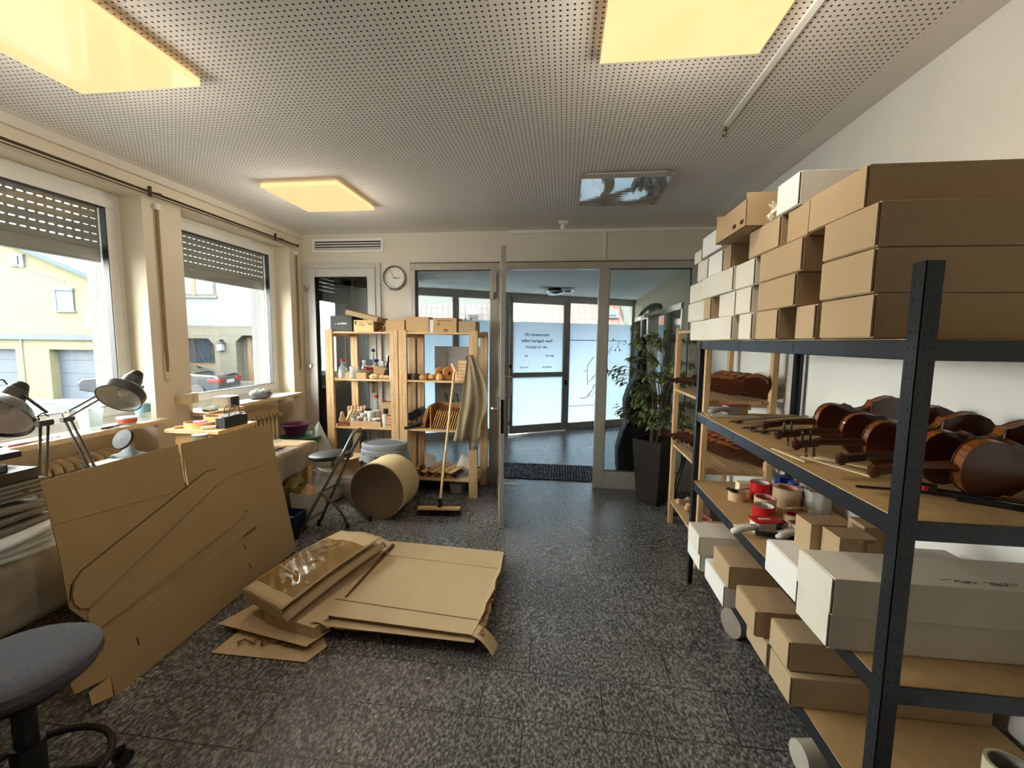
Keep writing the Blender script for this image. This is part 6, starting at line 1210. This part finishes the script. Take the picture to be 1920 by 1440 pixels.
# desk lamps
LM = mat('dark_grey_lamp_enamel', '#4b4a48', .3, .4, var=.05); LI = mat('lamp_inside', '#cfcdc6', .45)
def desk_lamp(lab, base, knee, head, face, rr, ax):
    t = thing('desk_lamp', lab, 'desk lamp', base, group='grey articulated desk lamps'); b, k, h = Vector(base), Vector(knee), Vector(head); s_ = Vector(ax).normalized() * .014
    M().lathe([(0, 0), (.05, 0), (.05, .015), (.018, .022), (.012, .06), (0, .06)], 20, Matrix.Translation(b)).ob('clamp', LM, t, smooth='auto')
    for sg in (-1, 1): M().bar(b + Vector((0, 0, .05)) + s_ * sg, k + s_ * sg, .009, .009).ob('lower_arm', LM, t)
    hb = h - Vector(face).normalized() * .075
    for sg in (-1, 1): M().bar(k + s_ * sg + Vector((0, 0, .022 * (sg + 1))), hb + s_ * sg + Vector((0, 0, .018 * (sg + 1))), .008, .008).ob('upper_arm', LM, t)
    M().tube([b.lerp(k, .15) - s_ * 2, b.lerp(k, .5) - s_ * 2], .006, 6).ob('spring', CHROME, t); d = (k - b).normalized()
    M().cyl(k - s_ * 2, k + s_ * 2, .014, 14).tube([k + Vector((-.02, 0, .0)), k + Vector((-.03, 0, .03)), k + Vector((.0, 0, .045)), k + Vector((.025, 0, .03))], .003, 6).ob('joint', LM, t, smooth='auto')
    f = Vector(face).normalized(); q = f.to_track_quat('Z', 'Y').to_matrix().to_4x4(); T = Matrix.Translation(h) @ q
    M_ = M().lathe([(.03, -.115), (.045, -.10), (.05, -.045), (.075, -.03), (.105, .0), (rr, .045), (rr + .003, .05), (rr - .003, .05), (.10, .004), (.07, -.022), (0, -.03)], 36, T); sh_ = M_.ob('shade', [LM], t, smooth='auto')
    M().lathe([(rr - .0035, .048), (.0995, .006), (.069, -.020), (0, -.028)], 36, T, cap=False).ob('shade_inside', LI, sh_, smooth=True)
    M().lathe([(0, -.155), (.028, -.15), (.038, -.12), (.038, -.10), (0, -.1)], 20, T).ob('socket_cap', BLACK, t, smooth='auto')
    M().lathe([(0, .03), (.022, .02), (.028, 0), (.015, -.03)], 16, T).ob('bulb', mat('white_bulb', '#cfcdc5', .3), sh_, smooth=True)
p1 = W(126, 786, 'y', 2.02); h1 = W(232, 735, 'y', 2.08); b1 = W(190, 900, 'y', 2.0)
desk_lamp('grey articulated desk lamp with its round shade before the nearer window', (b1.x + .02, 2.0, .6605), tuple(p1), tuple(h1), (.2, -.75, -.62), .102, (0, 1, 0))
p0 = W(83, 793, 'y', 1.60); h0 = W(2, 768, 'y', 1.55); b0 = W(70, 900, 'y', 1.66)
desk_lamp('grey articulated desk lamp whose shade is cut by the left picture edge', (b0.x, 1.66, .6605), tuple(p0), tuple(h0), (.3, -.72, -.62), .125, (0, 1, 0))
m = M(); m.tube([W(0, 733, 'x', -2.95), W(10, 730, 'x', -2.95), W(13, 720, 'x', -2.95), W(6, 712, 'x', -2.95), W(0, 712, 'x', -2.95)], .004, 6); tag(m.ob('black_cable', BLACK, smooth=True), 'loop of black cable before the nearer window at the left edge', 'cable')
# things lying behind the sheet on the bench
random.seed(21)
m = M(); c = W(250, 830, 'y', 2.25); m.grid(lambda u, v: (c.x - .09 + .16 * u, 2.18 + .10 * v, .86 + .06 * math.sin(u * PI) * math.sin(v * PI) + .012 * math.sin(9 * u + 7 * v)), 12, 8); tag(m.ob('grey_cloth', mat('blue_grey_cloth', '#666f71', .9, var=.2, sc=20), smooth=True, solid=.004), 'crumpled pale cloth on a jar behind the cardboard sheet', 'cloth')
t = thing('scrap_basket', 'grey bin of off-cuts on the left bench behind the cardboard sheet', 'bin', (-2.5, 2.2, .6605)); M().box(-2.66, -2.34, 2.06, 2.34, .6605, .86).ob('bin', mat('mid_grey_plastic', '#77766f', .6), t, bevel=.01)
m = M(); m.lathe([(0, 0), (.06, 0), (.055, .012), (.0, .016)], 24, Matrix.Translation(W(232, 824, 'y', 2.1)) @ Matrix.Rotation(1.1, 4, 'X')); tag(m.ob('tin_lid', mat('dull_tin', '#1f1e1d', .6), smooth='auto'), 'round tin lid leaning behind the cardboard sheet', 'tin')
m = M(); a = W(260, 838, 'y', 2.15); m.box(a.x - .02, a.x + .13, 2.08, 2.2, .8615, .875); tag(m.ob('white_paper', WBW), 'white paper corner showing over the cardboard sheet edge', 'paper')
# ------------------------------------------------------------------ on the nearer sill
ZSL = ZS + .0008; PET = plastic_clear('pet_bottle', (.95, .97, .97)); CYA = mat('blue_water_label', '#7fb2c4', .4); 
t = thing('water_bottle', 'clear plastic water bottle with blue cap on the nearer sill by the reveal', 'bottle', (-2.96, 2.68, ZSL)); M().lathe([(.035, 0), (.044, .01), (.044, .07), (.04, .08), (.044, .09), (.044, .15), (.038, .18), (.016, .215), (.014, .23)], 20).ob('bottle', PET, t, world=False, smooth='auto'); M().lathe([(.0445, .06), (.0455, .065), (.0455, .115), (.0445, .12)], 20, cap=False).ob('label', CYA, t, world=False); M().cyl((0, 0, .228), (0, 0, .248), .016, 14).ob('cap', mat('teal_cap', '#2f8f9c', .4), t, world=False, smooth='auto')
t = thing('margarine_tub', 'white and red printed plastic tub beside the water bottle', 'tub', (-2.92, 2.53, ZSL)); M().lathe([(.045, 0), (.055, .05), (.058, .052), (0, .052)], 20).ob('tub', WPL, t, world=False, smooth='auto'); M().lathe([(.0505, .012), (.0555, .04)], 20, cap=False).ob('red_print', mat('red_white_print', '#c2523f', .5, var=.5, sc=20), t, world=False)
t = thing('plastic_cup', 'clear rectangular plastic box standing on the nearer sill', 'container', (-2.95, 2.33, ZSL)); M().lathe([(.05, 0), (.065, .14), (.062, .14), (.047, .004)], 4, Matrix.Rotation(PI / 4, 4, 'Z')).ob('box', PET, t, world=False)
tools = [('red-handled brush at the left end of the nearer sill', '#8c2a22', 1.62, .2), ('black file lying next to the red-handled brush', '#222222', 1.72, .19), ('pink pen farther along the nearer sill', '#c77f7a', 1.95, .15), ('dark pliers-like tool on the nearer sill', '#33302e', 1.84, .16), ('teal and black marker beside the white tub', '#2e6f6c', 2.45, .13), ('brown rounded handle near the clear box', '#6e3b34', 2.39, .10)]
for k, (lab, col, y, L_) in enumerate(tools):
    t = thing('sill_tool', lab, 'tool', (-2.92, y, ZSL)); c = Vector((-2.905 + .012 * (k % 3), y, ZSL + .010)); d = Vector((random.uniform(-.25, .25), 1, 0)).normalized()
    M().tube([c - d * L_ * .5, c - d * L_ * .1, c + d * L_ * .15], [.008, .0095, .006], 8).ob('handle', mat('tool_%d' % k, col, .4), t, smooth=True); M().cyl(c + d * L_ * .15, c + d * L_ * .5, .0035, 6).ob('shaft', CHROME if k % 2 else mat('brass', '#9c7a3c', .3, .8), t, smooth=True)
m = M().box(-2.93, -2.88, 1.53, 1.58, ZSL, ZSL + .035); tag(m.ob('wood_cube', CRW, bevel=.003), 'small brown wood cube at the left end of the sill', 'wood block')
t = thing('white_scissors', 'white handled scissors open on the nearer sill', 'scissors', (-2.93, 2.05, ZSL)); M().bar((-2.93, 1.98, ZSL + .006), (-2.91, 2.10, ZSL + .006), .012, .004).bar((-2.91, 1.98, ZSL + .010), (-2.93, 2.10, ZSL + .010), .012, .004).ob('blades', WPL, t); M().tube([(-2.93 + .018 * math.cos(k), 2.12 + .018 * math.sin(k), ZSL + .008) for k in (0, 1, 2, 3, 4, 5)], .005, 6, closed=True).ob('handles', WPL, t, smooth=True)
m = M().box(-2.99, -2.9, 2.0, 2.28, ZSL, ZSL + .003); tag(m.ob('sill_paper', WBW), 'white paper lying flat in the middle of the nearer sill', 'paper')
# ------------------------------------------------------------------ farther sill
t = thing('socket_box', 'beige surface socket box on the wall left of the farther window', 'socket', (XL, 3.0, 1.05)); M().box(XL, XL + .06, 2.93, 3.02, 1.06, 1.14).box(XL, XL + .06, 3.022, 3.08, 1.06, 1.14).ob('box', mat('beige_plastic', '#cdbf9f', .4), t, bevel=.004); M().tube([(XL + .02, 3.0, 1.06), (XL + .03, 3.02, 1.02), (XL + .03, 3.05, .98)], .005, 6).ob('cable', WHITEW, t, smooth=True)
m = M().box(-2.90, -2.76, 3.02, 3.40, ZSL - .028, ZSL); tag(m.ob('loose_board', PINEY, bevel=.002), 'loose pale board lying along the front of the farther sill', 'board')
t = thing('food_container', 'clear shallow food container on the farther sill beside the socket', 'container', (-2.84, 3.13, ZSL + .0005)); M().lathe([(.05, 0), (.068, .042), (.065, .042), (.047, .004)], 4, Matrix.Rotation(PI / 4, 4, 'Z'), sx=1.0, sy=1.2).ob('container', PET, t, world=False); M().box(-.035, .035, -.045, .045, .004, .014).ob('contents', mat('green_bits', '#6f7a4a', .8), t, world=False)
t = thing('white_speaker', 'small white box with a black face and two round knobs on the farther sill', 'box', (-2.88, 3.33, ZSL + .0005)); M().box(-2.93, -2.80, 3.27, 3.40, ZSL + .001, ZSL + .095).ob('case', WPL, t, bevel=.002); M().box(-2.80, -2.797, 3.30, 3.395, ZSL + .008, ZSL + .088).ob('black_face', BLACK, t); 
for z in (.03, .065): M().cyl((-2.798, 3.375, ZSL + z), (-2.785, 3.375, ZSL + z), .012, 14).ob('knob', mat('grey_knob', '#5c5c5c', .4), t, smooth='auto')
m = M().prism([(-2.99, 3.42), (-2.87, 3.44), (-2.87, 3.78), (-2.97, 3.80)], ZSL, ZSL + .003); tag(m.ob('sill_paper', WBW), 'white papers lying on the farther sill', 'paper')
m = M(); m.lathe([(0, 0), (.09, .005), (.11, .035), (.09, .065), (.04, .085), (0, .09)], 18, Matrix.Translation((-2.95, 3.86, ZSL + .003)), sx=.75, sy=1.35); 
for i, v in enumerate(m.v): m.v[i] = v + Vector((0, 0, .014 * math.sin(v.x * 90) * math.cos(v.y * 70)))
for v in m.v: v.z = max(v.z, ZSL + .001)
tag(m.ob('plastic_bag', mat('grey_plastic_bag', '#6f7274', .25, var=.6, sc=14, coat=.5), smooth=True), 'crumpled grey and clear plastic bag on the farther sill', 'bag')
m = M().tube([(XL + .012, 3.88, .93), (XL + .03, 4.05, .90), (XL + .03, 4.3, .905), (XL + .015, 4.55, .93)], .0055, 8); tag(m.ob('wall_cable', WHITEW, smooth=True), 'white cable running along the wall below the farther sill', 'cable')
# ------------------------------------------------------------------ small cabinet with trays below the farther window
t = thing('cabinet', 'tan cabinet with an overhanging wooden top below the farther window', 'cabinet', (-2.5, 2.82, 0)); M().box(-2.70, -2.34, 2.66, 2.98, 0, .915).ob('body', mat('tan_cabinet_side', '#b9925c', .7), t, bevel=.002); M().box(-2.74, -2.33, 2.62, 3.0, .915, .94).ob('top', PINE, t, bevel=.002)
zt_ = .9405; OVW = wood('plywood_ring', '#d9aa72', '#c08c50', 0, knots=False)
def oval(x, y, z, a, b, h, rz, lab, fill):
    t = thing('oval_tray', lab, 'tray', (x, y, z), rz, group='oval wooden trays on the cabinet')
    M().lathe([(1, 0), (1, h / .1 * .1), (.94, h), (.94, .004), (0, .004)], 32, Matrix.Scale(1, 4), sx=a, sy=b).ob('tray', OVW, t, world=False, smooth='auto')
    if fill: M().lathe([(0, h * .5), (.5, h * .62), (.9, h * .35)], 24, sx=a, sy=b, cap=False).ob('contents', fill, t, world=False, smooth=True)
oval(-2.56, 2.72, zt_, .10, .065, .04, .2, 'smaller oval wooden tray with a pink flower shape on the cabinet', None); oval(-2.54, 2.90, zt_, .13, .075, .055, .1, 'larger oval wooden tray with rust coloured contents on the cabinet', mat('rust_orange', '#b5502f', .7, var=.15))
t = thing('pink_flower', 'pink paper flower in the smaller oval tray', 'flower', (-2.55, 2.72, zt_ + .04))
for k in range(6): a = k * PI / 3; M().lathe([(0, 0), (.022, .002), (.02, .008), (0, .01)], 12, Matrix.Translation((-2.55 + .025 * math.cos(a), 2.72 + .022 * math.sin(a), zt_ + .038))).ob('petal', mat('pink_paper', '#d98aa0', .7), t, smooth=True)
M().lathe([(0, .01), (.008, .006), (0, .012)], 8, Matrix.Translation((-2.55, 2.72, zt_ + .038))).ob('centre', BLACK, t)
m = M().bar((-2.48, 2.645, zt_ + .012), (-2.41, 2.70, zt_ + .012), .03, .022); tag(m.ob('cream_soap', mat('cream_soap', '#e6d8b4', .5), bevel=.008), 'small cream block at the cabinet edge before the oval trays', 'block')
m = M().bar((-2.70, 2.66, zt_ + .006), (-2.62, 2.74, zt_ + .006), .07, .011); tag(m.ob('wood_board', CRW, bevel=.001), 'small brown board at the left edge of the cabinet top', 'board')
t = thing('gift_bag', 'small black paper gift bag with white tissue and wire handles on the cabinet', 'bag', (-2.38, 2.80, zt_)); M().box(-2.415, -2.345, 2.70, 2.92, zt_, zt_ + .075).ob('bag', BLACK, t, bevel=.002)
m = M(); m.grid(lambda u, v: (-2.412 + .062 * u, 2.705 + .21 * v, zt_ + .076 + .02 * abs(math.sin(7 * u + 13 * v))), 8, 16); m.ob('tissue', WBW, t, smooth=True)
for x in (-2.40, -2.36): M().tube([(x, 2.76, zt_ + .07), (x, 2.765, zt_ + .125), (x, 2.79, zt_ + .15), (x, 2.835, zt_ + .15), (x, 2.86, zt_ + .125), (x, 2.865, zt_ + .07)], .003, 6).ob('handle', DARKM, t, smooth=True)
m = M().lathe([(0, 0), (.045, 0), (.048, .01), (0, .012)], 24, Matrix.Translation((-2.55, 2.50, .70)) @ Matrix.Translation(W(375, 817, 'x', -2.42) - Vector((-2.55, 2.50, .70)))); tag(m.ob('green_tin_lid', mat('grey_green_tin', '#7b8a76', .4), smooth='auto'), 'round grey-green tin lid just above the cardboard sheet', 'tin lid')
m = M(); c = W(375, 817, 'x', -2.42); m.cyl((c.x, c.y, .6605), (c.x, c.y, c.z - .001), .044, 24); tag(m.ob('paint_tin', mat('tin', '#9a9a96', .3, .7), smooth='auto'), 'tin standing on the left bench under the grey-green lid', 'tin')
# ------------------------------------------------------------------ small bench: things on and under it
for k in range(3):
    m = M().bar((-2.56, 3.10 + .045 * k, .678 + .0), (-2.28, 3.16 + .05 * k, .678), .022, .016); tag(m.ob('wooden_stick', mat('dark_red_brown', '#4d3022', .5) if k < 2 else CRW, bevel=.003), 'flat stick on the small workbench, %s' % ['nearest', 'middle', 'farthest'][k], 'stick', 'sticks on the small workbench')
m = M()
for k in range(6): m.bar((-2.42 + .02 * k, 2.98 + .012 * k, .667 + .004 * k), (-2.35 + .01 * k, 3.06, .80 - .014 * k), .05, .012)
tag(m.ob('violin_parts', mat('dark_varnish_scrap', '#3a2218', .4)), 'heap of dark brown wood pieces on the small workbench by the cardboard edge', 'wood scraps')
m = M(); m.prism([(-2.50, 3.32), (-2.24, 3.34), (-2.22, 3.52), (-2.46, 3.50)], .664, .667); tag(m.ob('brown_paper', m_card('kraft_paper', '#b99a74')), 'brown paper lying at the corner of the small workbench', 'paper')
PUR = mat('purple_plastic', '#4d1240', .35); GRN = mat('green_plastic', '#1c5a33', .4)
t = thing('crate_stack', 'cream wooden crate behind the small workbench carrying the purple bowl', 'crate', (-2.68, 4.0, 0)); M().box(-2.88, -2.46, 3.80, 4.12, 0, .56).ob('crate', mat('cream_crate', '#b8ab88', .8), t, bevel=.004)
t = thing('green_tray', 'green plastic tray under the purple bowl', 'tray', (-2.62, 3.97, .561)); M().lathe([(.15, 0), (.20, .05), (.195, .052), (.145, .005)], 28).ob('tray', GRN, t, world=False, smooth='auto'); t.location = (-2.60, 3.95, .561)
t = thing('purple_bowl', 'dark purple plastic bowl on the green tray behind the small workbench', 'bowl', (-2.665, 3.97, .615)); M().lathe([(.085, 0), (.125, .10), (.137, .105), (.133, .112), (.12, .108), (.08, .005)], 32).ob('bowl', PUR, t, world=False, smooth='auto')
m = M(); m.grid(lambda u, v: (-2.52 + .22 * u, 4.03 - .17 * v * (1 - .3 * u) - .02, .02 + (.74 - .45 * abs(u - .35)) * (1 - v)), 8, 8); tag(m.ob('grey_foam_sheet', mat('grey_foam', '#9a9b92', .9, var=.05), solid=.006), 'grey foam sheet leaning against the left pine post', 'foam')
# under it
t = thing('black_crate', 'black crate of scraps high under the small workbench', 'crate', (-2.35, 3.15, .40)); m = M().box(-2.55, -2.27, 3.0, 3.22, .36, .45); m.ob('crate', BLACK, t, bevel=.004); M().box(-2.58, -2.30, 2.98, 3.25, .33, .355).ob('support_board', BW, t)
random.seed(31)
m = M(); m.grid(lambda u, v: (-2.50 + .24 * u, 3.30 + .22 * v, .30 + .15 * math.sin(PI * u) ** .5 * math.sin(PI * v) ** .5 + .012 * math.sin(17 * u + 9 * v)), 16, 14); o = tag(m.ob('straw_bag', mat('yellow_straw_bag', '#a8985a', .6, var=.3, sc=22, coat=.3), smooth=True, solid=.004), 'crumpled yellowish bag under the small workbench', 'bag')
m = M().box(-2.52, -2.25, 3.28, 3.52, .002, .30); tag(m.ob('olive_box', mat('olive_box', '#8a8252', .8, var=.1), bevel=.003), 'olive coloured box below the yellowish bag', 'box')
t = thing('white_bin', 'white plastic bin with brown paper inside under the small workbench', 'bin', (-2.2, 3.28, 0)); m = M(); x0, x1, y0, y1 = -2.235, -2.06, 3.26, 3.46
m.add([(x0, y0, 0), (x1 - .02, y0, 0), (x1 - .02, y1, 0), (x0, y1, 0), (x0 - .02, y0 - .02, .28), (x1, y0 - .02, .28), (x1, y1 + .02, .28), (x0 - .02, y1 + .02, .28)], [[0, 1, 2, 3], [0, 4, 5, 1], [1, 5, 6, 2], [2, 6, 7, 3], [3, 7, 4, 0]]); m.ob('bin', WPL, t, solid=.004)
m = M(); m.grid(lambda u, v: (-2.225 + .13 * u, 3.28 + .15 * v, .23 + .10 * math.sin(PI * u) * math.sin(PI * v) + .01 * math.sin(20 * u + 11 * v)), 10, 10); m.ob('brown_paper', m_card('kraft_paper', '#b99a74'), t, smooth=True)
t = thing('blue_crate', 'dark blue plastic crate on the floor at the edge of the leaning cardboard', 'crate', (-2.15, 3.12, 0)); BCR = mat('dark_blue_crate', '#22344a', .5); m = M(); x0, x1, y0, y1 = -2.26, -2.095, 3.03, 3.215
m.box(x0, x1, y0, y1, 0, .006).box(x0, x0 + .006, y0, y1, 0, .17).box(x1 - .006, x1, y0, y1, 0, .17).box(x0, x1, y0, y0 + .006, 0, .17).box(x0, x1, y1 - .006, y1, 0, .17).box(x1, x1 + .008, y0, y1, .155, .17).box(x0, x1 + .008, y0 - .008, y0, .155, .17); 
for k in range(5): m.box(x1, x1 + .005, y0 + .02 + .035 * k, y0 + .026 + .035 * k, .01, .155)
m.ob('crate', BCR, t, bevel=.001); M().lathe([(0, 0), (.03, .01), (.035, .03), (0, .05)], 14, Matrix.Translation((-2.17, 3.12, .09))).ob('white_contents', WPL, t, smooth=True)
t = thing('white_carrier_bag', 'white plastic carrier bag on the floor behind the folding stool', 'bag', (-2.27, 3.83, 0)); m = M(); m.lathe([(.08, 0), (.12, .03), (.125, .14), (.11, .24), (.09, .28), (.11, .31)], 30, sx=1.1, sy=.8)
for v in m.v: v += Vector((.008 * math.sin(v.z * 40 + v.y * 60), .008 * math.sin(v.x * 70), 0))
for v in m.v: v.z = max(v.z, .001)
m.ob('bag', mat('white_bag_plastic', '#b3aea6', .5, var=.12, sc=12, coat=.2), t, world=False, smooth=True); M().tube([(-.06, -.03, .30), (-.05, -.06, .34), (0, -.07, .33), (.05, -.05, .30)], .008, 6).ob('handle', WPL, t, world=False, smooth=True)
t = thing('moving_box', 'brown cardboard box with white printed strip behind the white carrier bag', 'box', (-2.05, 3.98, 0)); M().box(-2.24, -1.97, 3.93, 4.085, .002, .42).ob('body', BR, t, bevel=.003); M().box(-2.20, -1.99, 3.927, 3.93, .14, .23).ob('label', WBW, t)
m = M()
for k in range(9): m.box(-2.19 + .02 * k, -2.178 + .02 * k, 3.9255, 3.927, .15 + .03 * (k % 2), .162 + .03 * (k % 2))
m.ob('print', BLACK, t); M().add([(-2.24, 3.93, .42), (-1.97, 3.93, .42), (-2.0, 3.80, .43), (-2.22, 3.80, .43)], [[0, 1, 2, 3]]).ob('flap', CARD2, t, solid=.004)
# ------------------------------------------------------------------ potted plant
POT = mat('dark_brown_wicker_pot', '#241a15', .8, var=.25, sc=60, stretch=(1, 1, 4), bump=.2)
t = thing('potted_ficus', 'variegated ficus in a tall dark brown square pot by the glazing', 'plant', (.905, 4.28, 0)); L = dict(world=False); RZ = Matrix.Rotation(PI / 4 + .12, 4, 'Z')
def sq(a, z): return [RZ @ Vector((a * sx, a * sy, z)) for sx, sy in ((-1, -1), (1, -1), (1, 1), (-1, 1))]
b0_, b1_, b2_, b3_ = sq(.108, 0), sq(.152, .64), sq(.138, .64), sq(.13, .58)
v = b0_ + b1_ + b2_ + b3_; f = [[0, 1, 2, 3][::-1]] + [[i + 4 * k, (i + 1) % 4 + 4 * k, (i + 1) % 4 + 4 * k + 4, i + 4 * k + 4] for k in range(3) for i in range(4)] + [[12, 13, 14, 15]]
M().add(v, f).ob('pot', POT, t, bevel=.006, **L); M().add(sq(.129, .585) + sq(.129, .57), [[0, 1, 2, 3], [4, 5, 6, 7], [0, 1, 5, 4], [1, 2, 6, 5], [2, 3, 7, 6], [3, 0, 4, 7]]).ob('soil', mat('potting_soil', '#2a201a', 1, var=.3, sc=40), t, **L)
random.seed(17); ST = mat('ficus_bark', '#5f5340', .8, var=.15, sc=20); stems = []
m = M()
for k in range(6):
    a = 2 * PI * k / 6; p = Vector((.03 * math.cos(a), .03 * math.sin(a), .585)); pts = [p]
    for j in range(6): p = p + Vector((random.uniform(-.03, .03) + .012 * math.cos(a), random.uniform(-.02, .02) - .005, .15 if k % 2 else .17)); pts.append(p)
    stems.append(pts); m.tube(pts, [.012, .010, .009, .007, .005, .004, .003], 7)
m.ob('stem', ST, t, smooth=True, **L)['kind'] = 'stuff'
LG = [mat('leaf_green', '#32461f', .5, var=.25, sc=25), mat('leaf_pale_margin', '#7f8b58', .5, var=.2, sc=25), mat('leaf_dark', '#243318', .45, var=.2, sc=25)]
LF = M(); BRM = M(); tiers = [(.17, .34, 150, .30, .72), (.20, .34, 240, .60, .98), (.16, .30, 160, 1.02, 1.20)]
tips = []
for (rad0, rad1, n, za, zb_) in ((.12, .46, 22, .74, .98), (.14, .50, 30, .98, 1.32), (.06, .30, 20, 1.36, 1.70)):
    for k in range(n):
        a = random.uniform(0, 2 * PI); z = random.uniform(za, zb_); s_ = random.choice(stems); i = min(6, max(1, int((z - .585) / .16))); p0 = s_[i].copy(); r_ = random.uniform(rad0, rad1); 
        tip = Vector((p0.x + r_ * math.cos(a), p0.y + min(.21, r_ * math.sin(a)) * .8, z + random.uniform(-.04, .06)))
        tip.x = max(-.48, min(.34, tip.x)); tip.y = min(tip.y, .24); p0.z = min(p0.z, z - .02); mid = p0.lerp(tip, .55) + Vector((0, 0, .03)); BRM.tube([p0, mid, tip], [.0035, .0025, .0015], 5); tips.append((p0, mid, tip))
BRM.ob('twig', ST, t, **L)['kind'] = 'stuff'
def leaf(c, d, L_, w_, mi):
    d = d.normalized(); sd = d.cross(Vector((random.uniform(-.5, .5), random.uniform(-.5, .5), 1))).normalized(); up = sd.cross(d)
    pr = [(0, 0), (.25, .75), (.5, 1), (.75, .62), (1, 0)]; cen = [c + d * L_ * u - Vector((0, 0, .25 * L_ * u * u)) for u, _ in pr]
    for sc_, mm, off in ((1, 1, 0), (.72, mi, .0006)):
        vs = []
        for (u, ww), p in zip(pr, cen): q = c + (p - c) * (sc_ if sc_ < 1 else 1); vs += [q + sd * w_ * ww * sc_ + up * (off + w_ * .35 * ww), q + up * off, q - sd * w_ * ww * sc_ + up * (off + w_ * .35 * ww)]
        LF.add(vs, [[3 * i + j, 3 * i + j + 1, 3 * i + j + 4, 3 * i + j + 3] for i in range(4) for j in (0, 1)], mm)
for p0, mid, tip in tips:
    for j in range(19):
        u = random.uniform(.35, 1.0); c = mid.lerp(tip, (u - .35) / .65 * 1.05) if u > .5 else p0.lerp(mid, u * 1.6); c = c + Vector((random.uniform(-.025, .025), random.uniform(-.025, .025), random.uniform(-.02, .02)))
        d = (tip - p0); d.z = 0; d = d.normalized() + Vector((random.uniform(-.9, .9), random.uniform(-.9, .9), random.uniform(-.9, .2)))
        if c.y + .05 > .29: c.y = .24; d.y = -abs(d.y)
        leaf(c, d, random.uniform(.045, .068), random.uniform(.012, .017), random.choice((0, 0, 2)))
LF.ob('leaves', LG, t, smooth=True, **L)['kind'] = 'stuff'
# ------------------------------------------------------------------ beyond the glass, on the right
t = thing('bass_case', 'tall black double bass case standing behind the right glass pane', 'instrument case', (.86, 5.35, 0))
pts = [(.24, 0), (.25, .28), (.20, .50), (.155, .60), (.17, .72), (.18, .88), (.13, 1.05), (.06, 1.16), (.05, 1.60), (.0, 1.66)]
P = [(x, z) for x, z in pts] + [(-x, z) for x, z in pts[-2::-1]]
M().prism(P, -.14, .14, Matrix.Rotation(PI / 2, 4, 'X')).ob('case', mat('black_nylon', '#101113', .6), t, world=False, bevel=.03)
t.location = (.92, 5.30, 0)
for k, (x, nm, lab) in enumerate(((.56, 'red_tin', 'small red tin on the floor behind the right glass pane'), (.625, 'red_figurine', 'small dark red animal figurine behind the right glass pane'))):
    m = M(); y = 4.80
    if k: m.lathe([(0, 0), (.02, 0), (.02, .02), (.012, .05), (.014, .07), (.02, .085), (.012, .10), (0, .11)], 14, Matrix.Translation((x, y, 0))); m.bar((x, y, .085), (x + .02, y - .01, .08), .015, .012)
    else: m.box(x - .028, x + .028, y - .02, y + .02, 0, .05)
    tag(m.ob(nm, mat('dark_red', '#6e1420', .3), smooth='auto' if k else False), lab, 'figurine' if k else 'tin')
c = W(1222, 610, 'y', 6.2); t = thing('white_stand', 'white post with slanted board and green cloth on top in the vestibule', 'stand', (c.x, 6.2, 0))
M().box(c.x - .06, c.x + .08, 6.15, 6.25, 0, c.z + .28).ob('post', WPL, t); a = W(1207, 594, 'y', 6.15); b = W(1237, 583, 'y', 6.15); M().bar((a.x - .02, 6.15, a.z), (b.x + .02, 6.15, b.z), .25, .05).ob('board', WPL, t)
M().grid(lambda u, v: (a.x - .05 + (b.x - a.x + .12) * u, 6.04 + .22 * v, a.z + .05 + (b.z - a.z) * u + .09 * math.sin(PI * u) ** .8 - .05 * (2 * v - 1) ** 2), 14, 8).ob('cloth', mat('green_cloth', '#3f5a50', .8, var=.15), t, smooth=True, solid=.006)
M().box(c.x - .11, c.x - .05, 6.10, 6.16, c.z - .24, c.z - .13).ob('small_camera', mat('white_cap', '#dfdbd0', .5), t, bevel=.004); M().cyl((c.x - .05, 6.13, c.z - .18), (c.x - .03, 6.13, c.z - .18), .04, 14).ob('dark_lens', BLACK, t, smooth='auto')
# black instrument stand behind the pine shelf of violins
t = thing('instrument_stand', 'black folding stand on the floor between the plant and the pine shelf', 'stand', (1.15, 4.1, 0)); 
M().tube([(1.02, 3.98, .02), (1.10, 4.06, .32), (1.20, 4.12, .62)], .013, 8).ob('leg', BLACK, t, smooth=True); M().tube([(1.34, 3.99, .02), (1.26, 4.06, .34), (1.18, 4.12, .62)], .013, 8).ob('leg', BLACK, t, smooth=True); M().tube([(1.14, 4.42, .02), (1.17, 4.28, .34), (1.19, 4.12, .62)], .013, 8).ob('leg', BLACK, t, smooth=True)
M().bar((.97, 3.97, .012), (1.15, 3.92, .012), .05, .02).ob('foot_bar', BLACK, t, bevel=.004); M().cyl((1.05, 4.01, .14), (1.31, 4.02, .14), .008, 8).ob('rung', BLACK, t); M().box(1.15, 1.24, 4.08, 4.16, .60, .66).ob('bracket', mat('grey_plastic', '#8f8d88', .4), t, bevel=.004)
random.seed(40)
m = M()
for k in range(26): x, y = random.uniform(-.9, 1.0), random.uniform(1.0, 3.6); m.lathe([(0, 0), (.004 + .004 * random.random(), .001), (0, .003)], 6, Matrix.Translation((x, y, .0005)), sx=random.uniform(.6, 1.6))
o = tag(m.ob('wood_chips', mat('pale_chip', '#cdbfa4', .8)), 'tiny pale chips scattered on the stone floor', 'chips', kind='stuff')
